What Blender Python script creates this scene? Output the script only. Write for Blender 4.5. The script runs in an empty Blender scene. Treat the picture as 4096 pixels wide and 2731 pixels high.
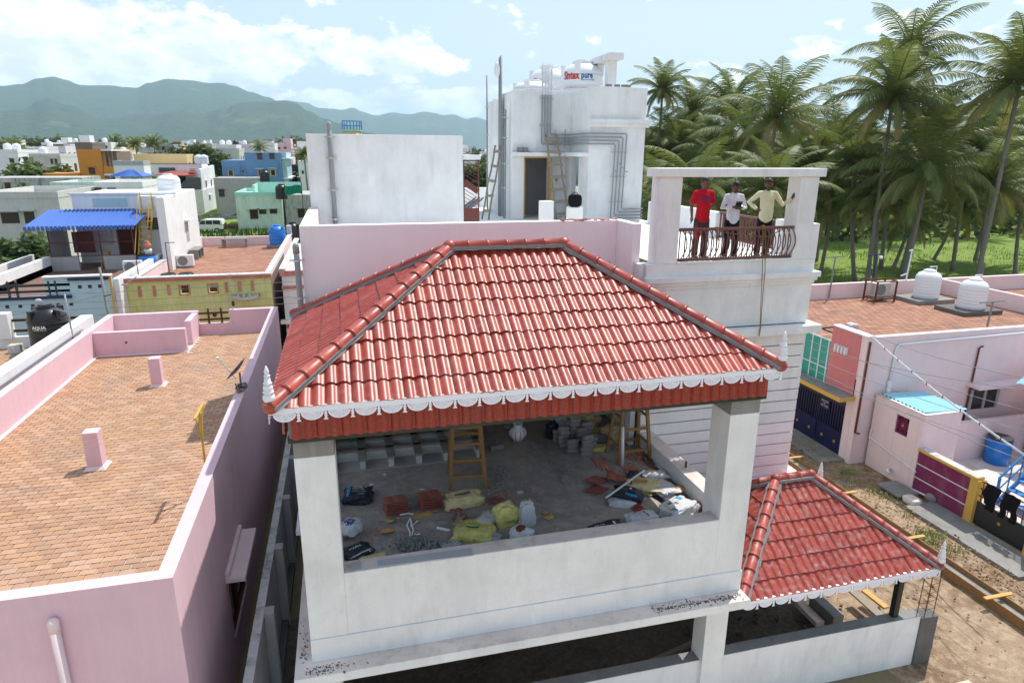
import bpy, bmesh, math, random
from mathutils import Vector, Matrix, noise
from mathutils.bvhtree import BVHTree
random.seed(7)
S = bpy.context.scene
COL = S.collection
PI = math.pi
rad = math.radians
# ------------------------------------------------------------------ camera
H = 10.26
LENS_PX = 2625.0
def _cam_matrix(pitch, roll, yaw):
    cy, sy = math.cos(yaw), math.sin(yaw)
    A = Matrix(((cy, -sy, 0), (sy, cy, 0), (0, 0, 1)))
    cp, sp = math.cos(pitch), math.sin(pitch)
    B = Matrix(((1, 0, 0), (0, -sp, -cp), (0, cp, -sp)))
    cr, sr = math.cos(roll), math.sin(roll)
    C = Matrix(((cr, -sr, 0), (sr, cr, 0), (0, 0, 1)))
    return C @ B @ A
CM = _cam_matrix(rad(16.02), rad(0.40), rad(14.41))
CMT = CM.transposed()
CP = Vector((0, 0, H))
def ray(x, y):
    return CMT @ Vector(((x - 2048) / LENS_PX, (y - 1365.5) / LENS_PX, 1.0))
def pz(x, y, z):
    d = ray(x, y); return CP + d * ((z - H) / d.z)
def py(x, y, Y):
    d = ray(x, y); return CP + d * (Y / d.y)
def px(x, y, X):
    d = ray(x, y); return CP + d * (X / d.x)
cam = bpy.data.cameras.new('camera')
cam.sensor_width = 36.0
cam.lens = LENS_PX / 4096 * 36
cam.clip_start = 0.1
cam.clip_end = 60000
cam_ob = bpy.data.objects.new('camera', cam)
COL.objects.link(cam_ob)
r0, r1, r2 = Vector(CM[0]), Vector(CM[1]), Vector(CM[2])
cam_ob.matrix_world = Matrix(((r0.x, -r1.x, -r2.x, 0), (r0.y, -r1.y, -r2.y, 0), (r0.z, -r1.z, -r2.z, H), (0, 0, 0, 1)))
S.camera = cam_ob
# ------------------------------------------------------------------ world, sun, exposure
SUN_EL, SUN_AZ = rad(60.5), rad(38.0)          # azimuth measured from +X towards +Y
SUN_DIR = Vector((math.cos(SUN_EL) * math.cos(SUN_AZ), math.cos(SUN_EL) * math.sin(SUN_AZ), math.sin(SUN_EL)))
def nd(nt, t, **kw):
    n = nt.nodes.new(t)
    for k, v in kw.items():
        if k.startswith('i_'):
            key = k[2:]
            n.inputs[int(key) if key.isdigit() else key.replace('_', ' ')].default_value = v
        else:
            setattr(n, k, v)
    return n
def mth(nt, op, a, b=None, c=None, clamp=False):
    n = nt.nodes.new('ShaderNodeMath'); n.operation = op; n.use_clamp = clamp
    for i, v in enumerate((a, b, c)):
        if v is None: continue
        if isinstance(v, (int, float)): n.inputs[i].default_value = v
        else: nt.links.new(v, n.inputs[i])
    return n.outputs[0]
def mixc(nt, f, a, b, mode='MIX'):
    n = nt.nodes.new('ShaderNodeMix'); n.data_type = 'RGBA'; n.blend_type = mode
    for i, v in ((0, f), (6, a), (7, b)):
        if isinstance(v, (int, float)): n.inputs[i].default_value = v
        elif isinstance(v, (tuple, list)): n.inputs[i].default_value = (*v[:3], 1)
        else: nt.links.new(v, n.inputs[i])
    return n.outputs[2]
def ramp(nt, f, stops):
    n = nt.nodes.new('ShaderNodeValToRGB')
    cr = n.color_ramp
    while len(cr.elements) < len(stops): cr.elements.new(0.5)
    for e, (p, c) in zip(cr.elements, stops):
        e.position = p; e.color = (*c[:3], 1) if isinstance(c, (tuple, list)) else (c, c, c, 1)
    nt.links.new(f, n.inputs[0])
    return n.outputs[0]
def noise_tex(nt, vec, scale, detail=4, rough=.5, dist=0.0):
    n = nd(nt, 'ShaderNodeTexNoise'); n.inputs['Scale'].default_value = scale
    n.inputs['Detail'].default_value = detail; n.inputs['Roughness'].default_value = rough
    n.inputs['Distortion'].default_value = dist
    if vec is not None: nt.links.new(vec, n.inputs['Vector'])
    return n.outputs[0]
W = bpy.data.worlds.new('World'); S.world = W; W.use_nodes = True
wt = W.node_tree; wt.nodes.clear()
sky = nd(wt, 'ShaderNodeTexSky', sky_type='NISHITA')
sky.sun_disc = False
sky.sun_elevation = SUN_EL
sky.sun_rotation = PI / 2 - SUN_AZ
sky.altitude = 400; sky.air_density = 1.0; sky.dust_density = 2.2; sky.ozone_density = 1.0
tc = nd(wt, 'ShaderNodeTexCoord')
sep = nd(wt, 'ShaderNodeSeparateXYZ'); wt.links.new(tc.outputs['Generated'], sep.inputs[0])
az = mth(wt, 'ARCTAN2', sep.outputs[0], sep.outputs[1])
el = mth(wt, 'ARCSINE', sep.outputs[2])
comb = nd(wt, 'ShaderNodeCombineXYZ')
wt.links.new(mth(wt, 'MULTIPLY', az, 5.0), comb.inputs[0]); wt.links.new(mth(wt, 'MULTIPLY', el, 9.5), comb.inputs[1])
def _azel(x, y):
    d = ray(x, y).normalized(); return math.atan2(d.x, d.y), math.asin(d.z)
# cumulus banks: (pixel centre, half width px, half height px, weight)
BANKS = [((60, 150), 620, 210, .44), ((640, 215), 450, 135, .42), ((1130, 195), 210, 66, .38), ((1500, 220), 230, 80, .40), ((1790, 245), 120, 58, .38),
         ((1500, 415), 560, 50, .42), ((1980, 400), 400, 44, .42), ((1130, 15), 170, 40, .16), ((2950, 150), 500, 40, .08), ((3300, 320), 600, 120, .12), ((3850, 90), 420, 110, .15)]
bank = None
for (cx, cy_), hw, hh, wgt in BANKS:
    a0, e0 = _azel(cx, cy_); sa = hw / LENS_PX * 0.93; se = hh / LENS_PX * 0.96
    u = mth(wt, 'DIVIDE', mth(wt, 'SUBTRACT', az, a0), sa); v = mth(wt, 'DIVIDE', mth(wt, 'SUBTRACT', el, e0), se)
    g = mth(wt, 'MULTIPLY', mth(wt, 'EXPONENT', mth(wt, 'MULTIPLY', mth(wt, 'POWER', mth(wt, 'ADD', mth(wt, 'MULTIPLY', u, u), mth(wt, 'MULTIPLY', v, v)), 1.5), -0.55)), wgt)
    bank = g if bank is None else mth(wt, 'MAXIMUM', bank, g)
n1 = noise_tex(wt, comb.outputs[0], 2.6, 12, .60, .15)
n2 = noise_tex(wt, comb.outputs[0], 0.55, 3, .5)
n1 = mth(wt, 'ADD', mth(wt, 'MULTIPLY', mth(wt, 'SUBTRACT', n1, .5), 1.5), .5)
dens = mth(wt, 'ADD', mth(wt, 'ADD', n1, bank), mth(wt, 'MULTIPLY', mth(wt, 'SUBTRACT', n2, .5), .35))
dens = mth(wt, 'MULTIPLY', mth(wt, 'SUBTRACT', dens, .67), 9.0, clamp=True)
dens = mth(wt, 'MULTIPLY', dens, mth(wt, 'MULTIPLY', mth(wt, 'ADD', el, .02), 14, clamp=True))
# cloud self-shadow painted as soft grey undersides: second noise lookup shifted down
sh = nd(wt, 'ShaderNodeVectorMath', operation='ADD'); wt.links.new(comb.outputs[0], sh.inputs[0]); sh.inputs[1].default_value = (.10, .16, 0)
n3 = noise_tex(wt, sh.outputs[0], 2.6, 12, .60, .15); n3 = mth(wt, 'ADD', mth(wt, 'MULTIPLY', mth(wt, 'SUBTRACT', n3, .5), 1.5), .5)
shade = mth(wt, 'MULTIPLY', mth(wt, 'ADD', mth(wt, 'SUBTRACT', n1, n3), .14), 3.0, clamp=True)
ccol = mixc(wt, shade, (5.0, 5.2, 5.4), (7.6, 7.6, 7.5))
veil = mixc(wt, .62, sky.outputs[0], (3.0, 3.7, 4.3))
veil = mixc(wt, mth(wt, 'MULTIPLY', mth(wt, 'EXPONENT', mth(wt, 'MULTIPLY', mth(wt, 'MAXIMUM', el, 0.0), -7.0)), .8), veil, (4.3, 4.5, 4.7))
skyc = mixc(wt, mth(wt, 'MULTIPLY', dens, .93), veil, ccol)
bg = nd(wt, 'ShaderNodeBackground'); wt.links.new(skyc, bg.inputs[0]); bg.inputs[1].default_value = 0.13
wo = nd(wt, 'ShaderNodeOutputWorld'); wt.links.new(bg.outputs[0], wo.inputs[0])
sl = bpy.data.lights.new('sun', 'SUN'); sl.energy = 3.1; sl.angle = rad(0.53); sl.color = (1, .955, .89)
so = bpy.data.objects.new('sun', sl); COL.objects.link(so)
so.rotation_euler = SUN_DIR.to_track_quat('Z', 'Y').to_euler(); so.location = SUN_DIR * 80
S.view_settings.view_transform = 'Standard'; S.view_settings.look = 'None'
S.view_settings.exposure = 0.78; S.view_settings.gamma = 1.0; S.view_settings.use_curve_mapping = False
HAZE = 8.5e-5
S.render.engine = 'CYCLES'
S.cycles.max_bounces = 8; S.cycles.volume_bounces = 2
# ------------------------------------------------------------------ materials
MATS = {}
def base_mat(name, rough=.6, spec=.5, metal=0.0):
    m = bpy.data.materials.new(name); m.use_nodes = True
    nt = m.node_tree; b = nt.nodes['Principled BSDF']
    b.inputs['Roughness'].default_value = rough
    b.inputs['Specular IOR Level'].default_value = spec
    b.inputs['Metallic'].default_value = metal
    MATS[name] = m
    return m, nt, b
def pos(nt):
    return nd(nt, 'ShaderNodeNewGeometry').outputs['Position']
def scl(nt, vec, s):
    n = nd(nt, 'ShaderNodeVectorMath', operation='MULTIPLY'); nt.links.new(vec, n.inputs[0]); n.inputs[1].default_value = s
    return n.outputs[0]
def bump(nt, b, h, strength=.3, dist=.01):
    n = nd(nt, 'ShaderNodeBump'); n.inputs['Strength'].default_value = strength; n.inputs['Distance'].default_value = dist
    nt.links.new(h, n.inputs['Height']); nt.links.new(n.outputs[0], b.inputs['Normal'])
def hexc(r, g, b):
    f = lambda c: (c / 255 / 12.92) if c / 255 < .04045 else ((c / 255 + .055) / 1.055) ** 2.4
    return (f(r), f(g), f(b))
def dk(c, k): return tuple(v * k for v in c)
def stucco(name, c, var=.16, streak=.2, grime=None, grime_amt=0.0, rough=.85, bstr=.25, scale=1.0):
    """painted plaster: patchy tone, rain streaks, trowel relief, optional black mould with its own shape"""
    m, nt, b = base_mat(name, rough, .3)
    p = pos(nt)
    f1 = noise_tex(nt, p, 1.1 * scale, 8, .62, .4)
    f2 = noise_tex(nt, scl(nt, p, (7, 7, .55)), 1.0 * scale, 6, .6)
    f3 = noise_tex(nt, p, 38 * scale, 3, .6)
    col = mixc(nt, ramp(nt, f1, ((.32, 0), (.72, 1))), dk(c, 1 - var), c)
    col = mixc(nt, mth(nt, 'MULTIPLY', ramp(nt, f2, ((.44, 0), (.72, 1))), streak), col, dk(c, .62))
    col = mixc(nt, mth(nt, 'MULTIPLY', ramp(nt, f3, ((.40, 0), (.62, 1))), .07), col, dk(c, .5))
    if grime_amt:
        f4 = noise_tex(nt, scl(nt, p, (2.2, 2.2, .6)), 1.4 * scale, 9, .68, .3)
        col = mixc(nt, mth(nt, 'MULTIPLY', ramp(nt, f4, ((.5, 0), (.68, 1))), grime_amt), col, grime or (.06, .055, .05))
    nt.links.new(col, b.inputs['Base Color'])
    bump(nt, b, mth(nt, 'ADD', mth(nt, 'MULTIPLY', f1, .6), mth(nt, 'MULTIPLY', f3, .4)), bstr, .012)
    return m
def plain(name, c, rough=.5, spec=.5, metal=0.0, var=.12, nscale=18, bstr=0.0):
    m, nt, b = base_mat(name, rough, spec, metal)
    f = noise_tex(nt, pos(nt), nscale, 5, .6)
    nt.links.new(mixc(nt, f, dk(c, 1 - var), dk(c, 1 + var * .6)), b.inputs['Base Color'])
    if bstr: bump(nt, b, f, bstr, .01)
    return m
def rnd_mat(name, cols, rough=.75, var=.12, nscale=30, attr=None, bstr=.2, spec=.35, blotch=None):
    """one colour per piece (object random or a stored face value)"""
    m, nt, b = base_mat(name, rough, spec)
    if attr:
        r = nd(nt, 'ShaderNodeAttribute'); r.attribute_name = attr; r = r.outputs['Fac']
    else:
        r = nd(nt, 'ShaderNodeObjectInfo').outputs['Random']
    st = [(i / max(1, len(cols) - 1), c) for i, c in enumerate(cols)]
    c = ramp(nt, r, st)
    f = noise_tex(nt, pos(nt), nscale, 5, .6)
    c = mixc(nt, mth(nt, 'MULTIPLY', ramp(nt, f, ((.35, 0), (.7, 1))), var * 2), c, mixc(nt, 1, c, (.55, .5, .46), 'MULTIPLY'))
    if blotch:
        g = noise_tex(nt, pos(nt), blotch[1], 6, .6)
        c = mixc(nt, mth(nt, 'MULTIPLY', ramp(nt, g, ((.5, 0), (.75, 1))), blotch[2]), c, blotch[0])
    nt.links.new(c, b.inputs['Base Color'])
    if bstr: bump(nt, b, f, bstr, .006)
    return m
def wood(name, c, rough=.7):
    m, nt, b = base_mat(name, rough, .3)
    f = noise_tex(nt, scl(nt, nd(nt, 'ShaderNodeTexCoord').outputs['Object'], (9, 9, 9)), 2.5, 8, .65, 1.5)
    nt.links.new(mixc(nt, ramp(nt, f, ((.3, 0), (.7, 1))), dk(c, .6), c), b.inputs['Base Color'])
    bump(nt, b, f, .3, .005)
    return m
# ------------------------------------------------------------------ mesh helpers
class MB:
    def __init__(s): s.v = []; s.f = []; s.a = []
    def add(s, vs, fs, M=None, att=None):
        o = len(s.v)
        s.v.extend([tuple(M @ Vector(v)) for v in vs] if M is not None else [tuple(v) for v in vs])
        s.f.extend([tuple(i + o for i in f) for f in fs])
        if att is not None: s.a.extend([att] * len(fs))
        return s
    def box(s, x0, x1, y0, y1, z0, z1, M=None, att=None):
        vs = [(x, y, z) for z in (z0, z1) for y in (y0, y1) for x in (x0, x1)]
        return s.add(vs, [(0, 2, 3, 1), (4, 5, 7, 6), (0, 1, 5, 4), (2, 6, 7, 3), (0, 4, 6, 2), (1, 3, 7, 5)], M, att)
    def bar(s, a, b, w, h=None, up=(0, 0, 1)):
        """rectangular bar between two points"""
        a, b = Vector(a), Vector(b); h = h or w; d = (b - a); L = d.length; d.normalize()
        u = Vector(up)
        if abs(d.dot(u)) > .98: u = Vector((1, 0, 0))
        x = d.cross(u).normalized(); z = x.cross(d).normalized()
        M = Matrix.Translation(a) @ Matrix((x, d, z)).transposed().to_4x4()
        return s.box(-w / 2, w / 2, 0, L, -h / 2, h / 2, M)
    def tube(s, pts, r, n=8, r1=None, cap=True):
        pts = [Vector(p) for p in pts]; m = len(pts); o = len(s.v); fr = None
        for i, p in enumerate(pts):
            d = (pts[min(i + 1, m - 1)] - pts[max(i - 1, 0)]).normalized()
            if fr is None:
                u = Vector((0, 0, 1)) if abs(d.z) < .95 else Vector((1, 0, 0)); x = d.cross(u).normalized()
            else:
                x = (fr - d * fr.dot(d)).normalized()
            fr = x; y = d.cross(x)
            rr = r[i] if isinstance(r, (list, tuple)) else (r if r1 is None else r + (r1 - r) * i / max(1, m - 1))
            for k in range(n):
                t = 2 * PI * k / n
                s.v.append(tuple(p + x * (rr * math.cos(t)) + y * (rr * math.sin(t))))
        for i in range(m - 1):
            for k in range(n):
                a, b = o + i * n + k, o + i * n + (k + 1) % n
                s.f.append((a, b, b + n, a + n))
        if cap:
            s.f.append(tuple(o + k for k in reversed(range(n)))); s.f.append(tuple(o + (m - 1) * n + k for k in range(n)))
        return s
    def lathe(s, prof, n=20, M=None, rib=None):
        vs = []; fs = []
        for r, z in prof:
            for k in range(n):
                t = 2 * PI * k / n; vs.append((r * math.cos(t), r * math.sin(t), z))
        for i in range(len(prof) - 1):
            for k in range(n):
                a, b = i * n + k, i * n + (k + 1) % n; fs.append((a, b, b + n, a + n))
        fs.append(tuple(reversed(range(n)))); fs.append(tuple((len(prof) - 1) * n + k for k in range(n)))
        return s.add(vs, fs, M)
    def prism(s, poly, t, M=None):
        """2-D polygon (x,z) extruded along y by t"""
        n = len(poly)
        vs = [(x, 0, z) for x, z in poly] + [(x, t, z) for x, z in poly]
        fs = [tuple(range(n)), tuple(reversed(range(n, 2 * n)))] + [(i, i + n, (i + 1) % n + n, (i + 1) % n) for i in range(n)]
        return s.add(vs, fs, M)
    def ell(s, c, r, nu=10, nv=14, M=None, ex=1.0):
        vs = []; fs = []
        for i in range(nu + 1):
            a = -PI / 2 + PI * i / nu
            for k in range(nv):
                t = 2 * PI * k / nv
                ca = math.copysign(abs(math.cos(a)) ** ex, math.cos(a)); sa = math.copysign(abs(math.sin(a)) ** ex, math.sin(a))
                ct = math.copysign(abs(math.cos(t)) ** ex, math.cos(t)); st = math.copysign(abs(math.sin(t)) ** ex, math.sin(t))
                vs.append((c[0] + r[0] * ca * ct, c[1] + r[1] * ca * st, c[2] + r[2] * sa))
        for i in range(nu):
            for k in range(nv):
                a, b = i * nv + k, i * nv + (k + 1) % nv; fs.append((a, b, b + nv, a + nv))
        return s.add(vs, fs, M)
    def mesh(s, name, mat=None, smooth=False, weld=False):
        me = bpy.data.meshes.new(name); me.from_pydata(s.v, [], s.f)
        if s.a:
            at = me.attributes.new('rnd', 'FLOAT', 'FACE'); at.data.foreach_set('value', s.a)
        bm = bmesh.new(); bm.from_mesh(me)
        if weld: bmesh.ops.remove_doubles(bm, verts=bm.verts, dist=1e-4)
        if len(bm.faces) < 60000: bmesh.ops.recalc_face_normals(bm, faces=bm.faces)
        bm.to_mesh(me); bm.free()
        if smooth:
            for p in me.polygons: p.use_smooth = True
        if mat: me.materials.append(MATS[mat] if isinstance(mat, str) else mat)
        return me
    def build(s, name, mat, parent=None, smooth=False, bevel=0.0, weld=False, label=None, cat=None, group=None, kind=None):
        return link(name, s.mesh(name, mat, smooth, weld), parent, bevel=bevel, label=label, cat=cat, group=group, kind=kind)
def link(name, me, parent=None, M=None, bevel=0.0, label=None, cat=None, group=None, kind=None):
    o = bpy.data.objects.new(name, me); COL.objects.link(o)
    if M is not None: o.matrix_world = M
    if parent is not None:
        o.parent = parent
        if parent.get('_w') is not None:
            o.matrix_parent_inverse = Matrix.Translation(-Vector(parent['_w']))
    if bevel:
        b = o.modifiers.new('bevel', 'BEVEL'); b.width = bevel; b.segments = 2; b.limit_method = 'ANGLE'; b.angle_limit = rad(40)
    tag(o, label, cat, group, kind)
    return o
def tag(o, label=None, cat=None, group=None, kind=None):
    if label: o['label'] = label
    if cat: o['category'] = cat
    if group: o['group'] = group
    if kind: o['kind'] = kind
    return o
def thing(name, loc, label, cat, group=None):
    """an Empty at the thing's base; its parts are written in world coordinates"""
    o = bpy.data.objects.new(name, None); COL.objects.link(o); o.empty_display_size = .1
    o.location = loc; o['_w'] = tuple(loc)
    return tag(o, label, cat, group)
def proto(name, loc, label, cat, group=None, rz=0.0):
    """an Empty whose parts are written in its own coordinates"""
    o = bpy.data.objects.new(name, None); COL.objects.link(o); o.empty_display_size = .1
    o.location = loc; o.rotation_euler = (0, 0, rz)
    return tag(o, label, cat, group)
def copy_tree(o, loc, rz, label=None, scale=None):
    c = o.copy(); COL.objects.link(c); c.location = loc; c.rotation_euler = (0, 0, rz)
    if scale: c.scale = scale
    if label: c['label'] = label
    for ch in o.children:
        d = ch.copy(); COL.objects.link(d); d.parent = c
        for g in ch.children:
            e = g.copy(); COL.objects.link(e); e.parent = d
    return c
def B(name, mat, parent, *boxes, bevel=.008, label=None, **k):
    m = MB()
    for b in boxes: m.box(*b)
    return m.build(name, mat, parent, bevel=bevel, label=label, **k)
def seg_tube(name, mat, parent, pts, r, n=8, **k):
    return MB().tube(pts, r, n).build(name, mat, parent, smooth=True, **k)
def text_mesh(txt, size, bold=0.0, align='CENTER'):
    cu = bpy.data.curves.new('t', 'FONT'); cu.body = txt; cu.size = size; cu.align_x = align; cu.align_y = 'CENTER'; cu.offset = bold
    cu.resolution_u = 3
    ob = bpy.data.objects.new('t', cu); COL.objects.link(ob)
    dg = bpy.context.evaluated_depsgraph_get()
    me = bpy.data.meshes.new_from_object(ob.evaluated_get(dg))
    bpy.data.objects.remove(ob); bpy.data.curves.remove(cu)
    return me
def text_on(name, txt, size, mat, parent, fn, bold=0.0, align='CENTER', sx=1.0, width=None):
    me = text_mesh(txt, size, bold, align)
    bm = bmesh.new(); bm.from_mesh(me)
    if width: sx = width / max(1e-4, max(v.co.x for v in bm.verts) - min(v.co.x for v in bm.verts))
    if size > .1: bmesh.ops.subdivide_edges(bm, edges=[e for e in bm.edges if e.calc_length() > size * .25], cuts=2)
    for v in bm.verts: v.co = fn(v.co.x * sx, v.co.y)
    bm.to_mesh(me); bm.free(); me.materials.clear(); me.materials.append(MATS[mat])
    return link(name, me, parent)
# ------------------------------------------------------------------ shared materials
WHITE = (.85, .85, .84)
stucco('white_paint', WHITE, .10, .20, grime_amt=.10, grime=(.30, .29, .28))
stucco('white_primer', (.86, .86, .85), .17, .13, grime_amt=.34, grime=(.52, .52, .52))
stucco('pink_white', (.90, .84, .84), .05, .06)
stucco('pink_paint', hexc(230, 194, 204), .09, .14, grime_amt=.12, grime=(.50, .36, .40))
stucco('pink_pale', hexc(238, 214, 215), .09, .12)
stucco('salmon', hexc(214, 128, 128), .12, .2)
stucco('cement', (.30, .29, .275), .28, .3, grime_amt=.25)
stucco('cement_dark', (.17, .165, .155), .3, .3, grime_amt=.3)
stucco('slab_top', (.80, .68, .62), .22, .05, grime_amt=.35, grime=(.16, .14, .13))
stucco('coping_weathered', (.66, .64, .62), .2, .3, grime_amt=.6)
stucco('wall_weathered', (.52, .52, .50), .18, .5, grime_amt=.75)
stucco('mint', hexc(212, 226, 212), .10, .25, grime_amt=.3)
stucco('mint_bright', hexc(172, 220, 206), .1, .2)
stucco('grey_wall', (.46, .45, .44), .12, .2, grime_amt=.15)
stucco('lime', hexc(224, 226, 146), .30, .55, grime=(.68, .70, .50), grime_amt=.5)
stucco('terracotta_trim', hexc(205, 130, 115), .2, .35, grime=(.7, .6, .56), grime_amt=.35)
stucco('blue_pale', hexc(176, 205, 210), .06, .1)
stucco('blue_wall', hexc(112, 150, 188), .10, .12)
stucco('orange_wall', hexc(206, 140, 62), .08, .1)
stucco('cream', hexc(226, 200, 146), .08, .15)
stucco('off_white', (.62, .62, .58), .10, .2, grime_amt=.15)
stucco('purple_wall', hexc(128, 48, 88), .12, .2, grime=(.6, .45, .5), grime_amt=.12)
stucco('yellow_trim', hexc(214, 172, 84), .1, .2)
stucco('teal', hexc(60, 158, 142), .08, .1, rough=.4)
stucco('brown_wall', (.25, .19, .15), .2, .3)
plain('navy', hexc(18, 28, 72), .4)
plain('navy_gate', hexc(14, 26, 70), .35)
plain('maroon', hexc(90, 30, 38), .55)
plain('black_metal', (.02, .02, .022), .4)
plain('black_cloth', (.012, .012, .014), .95, .1)
plain('shade_black', (.012, .012, .012), .9, .1)  # near-black for sheets that paint the dark of deep openings
plain('glass_dark', (.03, .035, .04), .08, .5)
plain('steel_grey', (.22, .23, .24), .45, .5, .2)
plain('pvc_grey', (.26, .28, .30), .4, .5)
plain('pvc_white', (.75, .76, .80), .35, .5)
plain('clamp', (.55, .55, .52), .35, .5, .6)
plain('tank_white', (.80, .81, .82), .35, .5, var=.04)
plain('tank_black', (.012, .012, .013), .32, .5)
plain('tank_blue', hexc(30, 120, 205), .35, .5, var=.06)
plain('print_red', hexc(196, 30, 40), .5); plain('print_blue', hexc(20, 80, 160), .5); plain('print_white', (.8, .8, .8), .5); plain('print_navy', hexc(40, 45, 110), .7)
plain('gold', hexc(200, 150, 60), .35, .5, .5)
plain('valance', (.84, .84, .92), .4, .5, var=.03)
plain('aluminium', (.75, .76, .76), .3, .5, .5)
plain('finial_white', (.80, .79, .82), .35, .5, var=.04)
plain('beam_green', (.016, .022, .017), .5)
plain('rust', hexc(112, 62, 40), .8, .3, .1, .3, 30)
plain('rail_brown', hexc(118, 74, 66), .45, .5, var=.25, nscale=40)
plain('gate_maroon', hexc(104, 48, 42), .45, .5)
plain('rope', hexc(140, 112, 74), .95, .1)
plain('yellow_metal', hexc(206, 164, 62), .5, .5, var=.2)
plain('stair_blue', hexc(30, 120, 190), .45, .5)
plain('sheet_blue', hexc(62, 104, 182), .45, .5, var=.15, nscale=6)
plain('sheet_sky', hexc(150, 205, 222), .5, .5, var=.12, nscale=5)
plain('sheet_red', hexc(150, 62, 54), .6)
plain('stone_clad', (.10, .105, .11), .7, .4, 0, .5, 7, .6)
plain('tarp_blue', hexc(30, 60, 180), .5, .5, 0, .2, 4)
plain('net_green', hexc(20, 150, 120), .7, .3, 0, .25, 6)
wood('wood_ladder', hexc(160, 122, 78)); wood('wood_grey', hexc(158, 145, 128)); wood('wood_yellow', hexc(214, 170, 100)); wood('wood_dark', hexc(92, 56, 36)); wood('door_brown', hexc(98, 56, 40))
rnd_mat('roof_tile', [hexc(146, 54, 42), hexc(158, 62, 48), hexc(170, 70, 54), hexc(152, 58, 46), hexc(162, 60, 44)], .40, .14, 9, bstr=.2, spec=.5, blotch=((.50, .34, .29), 7, .22))
rnd_mat('roof_tile_a', [hexc(150, 44, 36), hexc(166, 56, 46)], .30, .10, 9, attr='rnd', bstr=.14, spec=.75)
rnd_mat('roof_tile_dusty', [hexc(150, 58, 48), hexc(164, 68, 56), hexc(156, 62, 50), hexc(146, 54, 44)], .48, .10, 9, bstr=.16, spec=.5, blotch=((.60, .48, .44), 9, .40))
rnd_mat('fascia_tile', [hexc(138, 34, 22), hexc(150, 40, 26), hexc(144, 37, 24)], .30, .08, 20, spec=.6, blotch=((.55, .42, .38), 40, .22))
plain('mortar', (.25, .25, .25), .95, .2, 0, .35, 30, .6)
BR = [tuple(v * .78 * .62 + m_ * .38 for v, m_ in zip(c_, (.42, .28, .185))) for c_ in [hexc(170, 126, 98), hexc(204, 156, 122), hexc(214, 168, 136), hexc(198, 146, 112), hexc(180, 134, 106), hexc(210, 160, 118), hexc(218, 178, 152), hexc(190, 142, 104)]]
rnd_mat('terrace_brick', BR, .8, .12, 24, bstr=.25, blotch=((.24, .19, .155), .8, .5))
rnd_mat('terrace_brick_a', BR, .8, .12, 24, attr='rnd', bstr=.25, blotch=((.24, .19, .155), .8, .5))
stucco('terrace_mortar', (.62, .57, .51), .15, 0)
rnd_mat('terrace_red_a', [hexc(146, 104, 84), hexc(170, 124, 102), hexc(158, 112, 92), hexc(178, 134, 110)], .85, .16, 12, attr='rnd', bstr=.2, blotch=((.14, .10, .085), .9, .75))
rnd_mat('terrace_red', [hexc(146, 104, 84), hexc(170, 124, 102), hexc(158, 112, 92), hexc(178, 134, 110)], .85, .16, 12, bstr=.2, blotch=((.14, .10, .085), .9, .75))
stucco('terrace_red_bed', (.22, .13, .10), .2, 0)
def earth(name, c0, c1, c2, s=.6, bst=.8):
    m, nt, b = base_mat(name, .95, .15); p = pos(nt)
    f = noise_tex(nt, p, s, 10, .68, .3); g = noise_tex(nt, p, s * 9, 8, .7); h = noise_tex(nt, p, s * 50, 4, .6)
    c = mixc(nt, ramp(nt, f, ((.36, 0), (.64, 1))), c0, c1)
    c = mixc(nt, ramp(nt, g, ((.45, 0), (.68, .8))), c, c2)
    nt.links.new(c, b.inputs['Base Color'])
    bump(nt, b, mth(nt, 'ADD', g, mth(nt, 'MULTIPLY', h, .6)), bst, .05)
    return m
earth('ground_soil', (.21, .15, .10), (.16, .17, .07), (.30, .22, .15), .05)
earth('road_soil', hexc(160, 138, 114), hexc(116, 90, 68), hexc(186, 166, 142), .42, 1.0)
earth('bounce_sand', hexc(206, 190, 168), hexc(190, 170, 146), hexc(214, 200, 182), .5, .6)
earth('soil_red', hexc(150, 104, 72), hexc(128, 84, 58), hexc(168, 122, 88), .9, 1.0)
earth('site_soil', (.10, .085, .07), (.17, .14, .11), (.24, .20, .16), 1.2, 1.0)
earth('grass_floor', (.13, .20, .035), (.20, .30, .06), (.25, .28, .10), .25)
earth('slab_dust', (.40, .355, .32), (.22, .212, .208), (.48, .40, .34), .45, .5)
plain('grass_blade', (.23, .35, .06), .7, .2, 0, .4, .6)
plain('leaf_mid', (.06, .11, .025), .6, .3, 0, .45, 1.5)
plain('leaf_dark', (.028, .06, .018), .6, .3, 0, .4, 1.5)
plain('bark', (.13, .10, .08), .9, .2, 0, .3, 5, .5)
# ------------------------------------------------------------------ setting
def sheet(name, x0, x1, y0, y1, z, mat, nx=1, ny=1, amp=0.0, sc=1.0, seed=0):
    m = MB()
    for j in range(ny + 1):
        for i in range(nx + 1):
            x = x0 + (x1 - x0) * i / nx; y = y0 + (y1 - y0) * j / ny
            e = min(1, 6 * min(i, nx - i, j, ny - j) / max(nx, ny)) if amp else 0
            h = amp * e * max(0, noise.fractal(Vector((x * sc + seed, y * sc, seed)), 1.0, 2.0, 5) * .8 + .45) if amp else 0
            m.v.append((x, y, z + h))
    for j in range(ny):
        for i in range(nx):
            a = j * (nx + 1) + i; m.f.append((a, a + 1, a + nx + 2, a + nx + 1))
    return m.build(name, mat, None, smooth=bool(amp), kind='structure')
sheet('ground', -16000, 16000, -400, 24000, 0, 'ground_soil')
sheet('grass_field', 16, 130, 25.9, 190, .02, 'grass_floor', 60, 60, .35, .12, 3)
sheet('road', 10.4, 17.0, 3.0, 70, .004, 'road_soil', 70, 420, .16, 1.0, 9)
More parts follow.
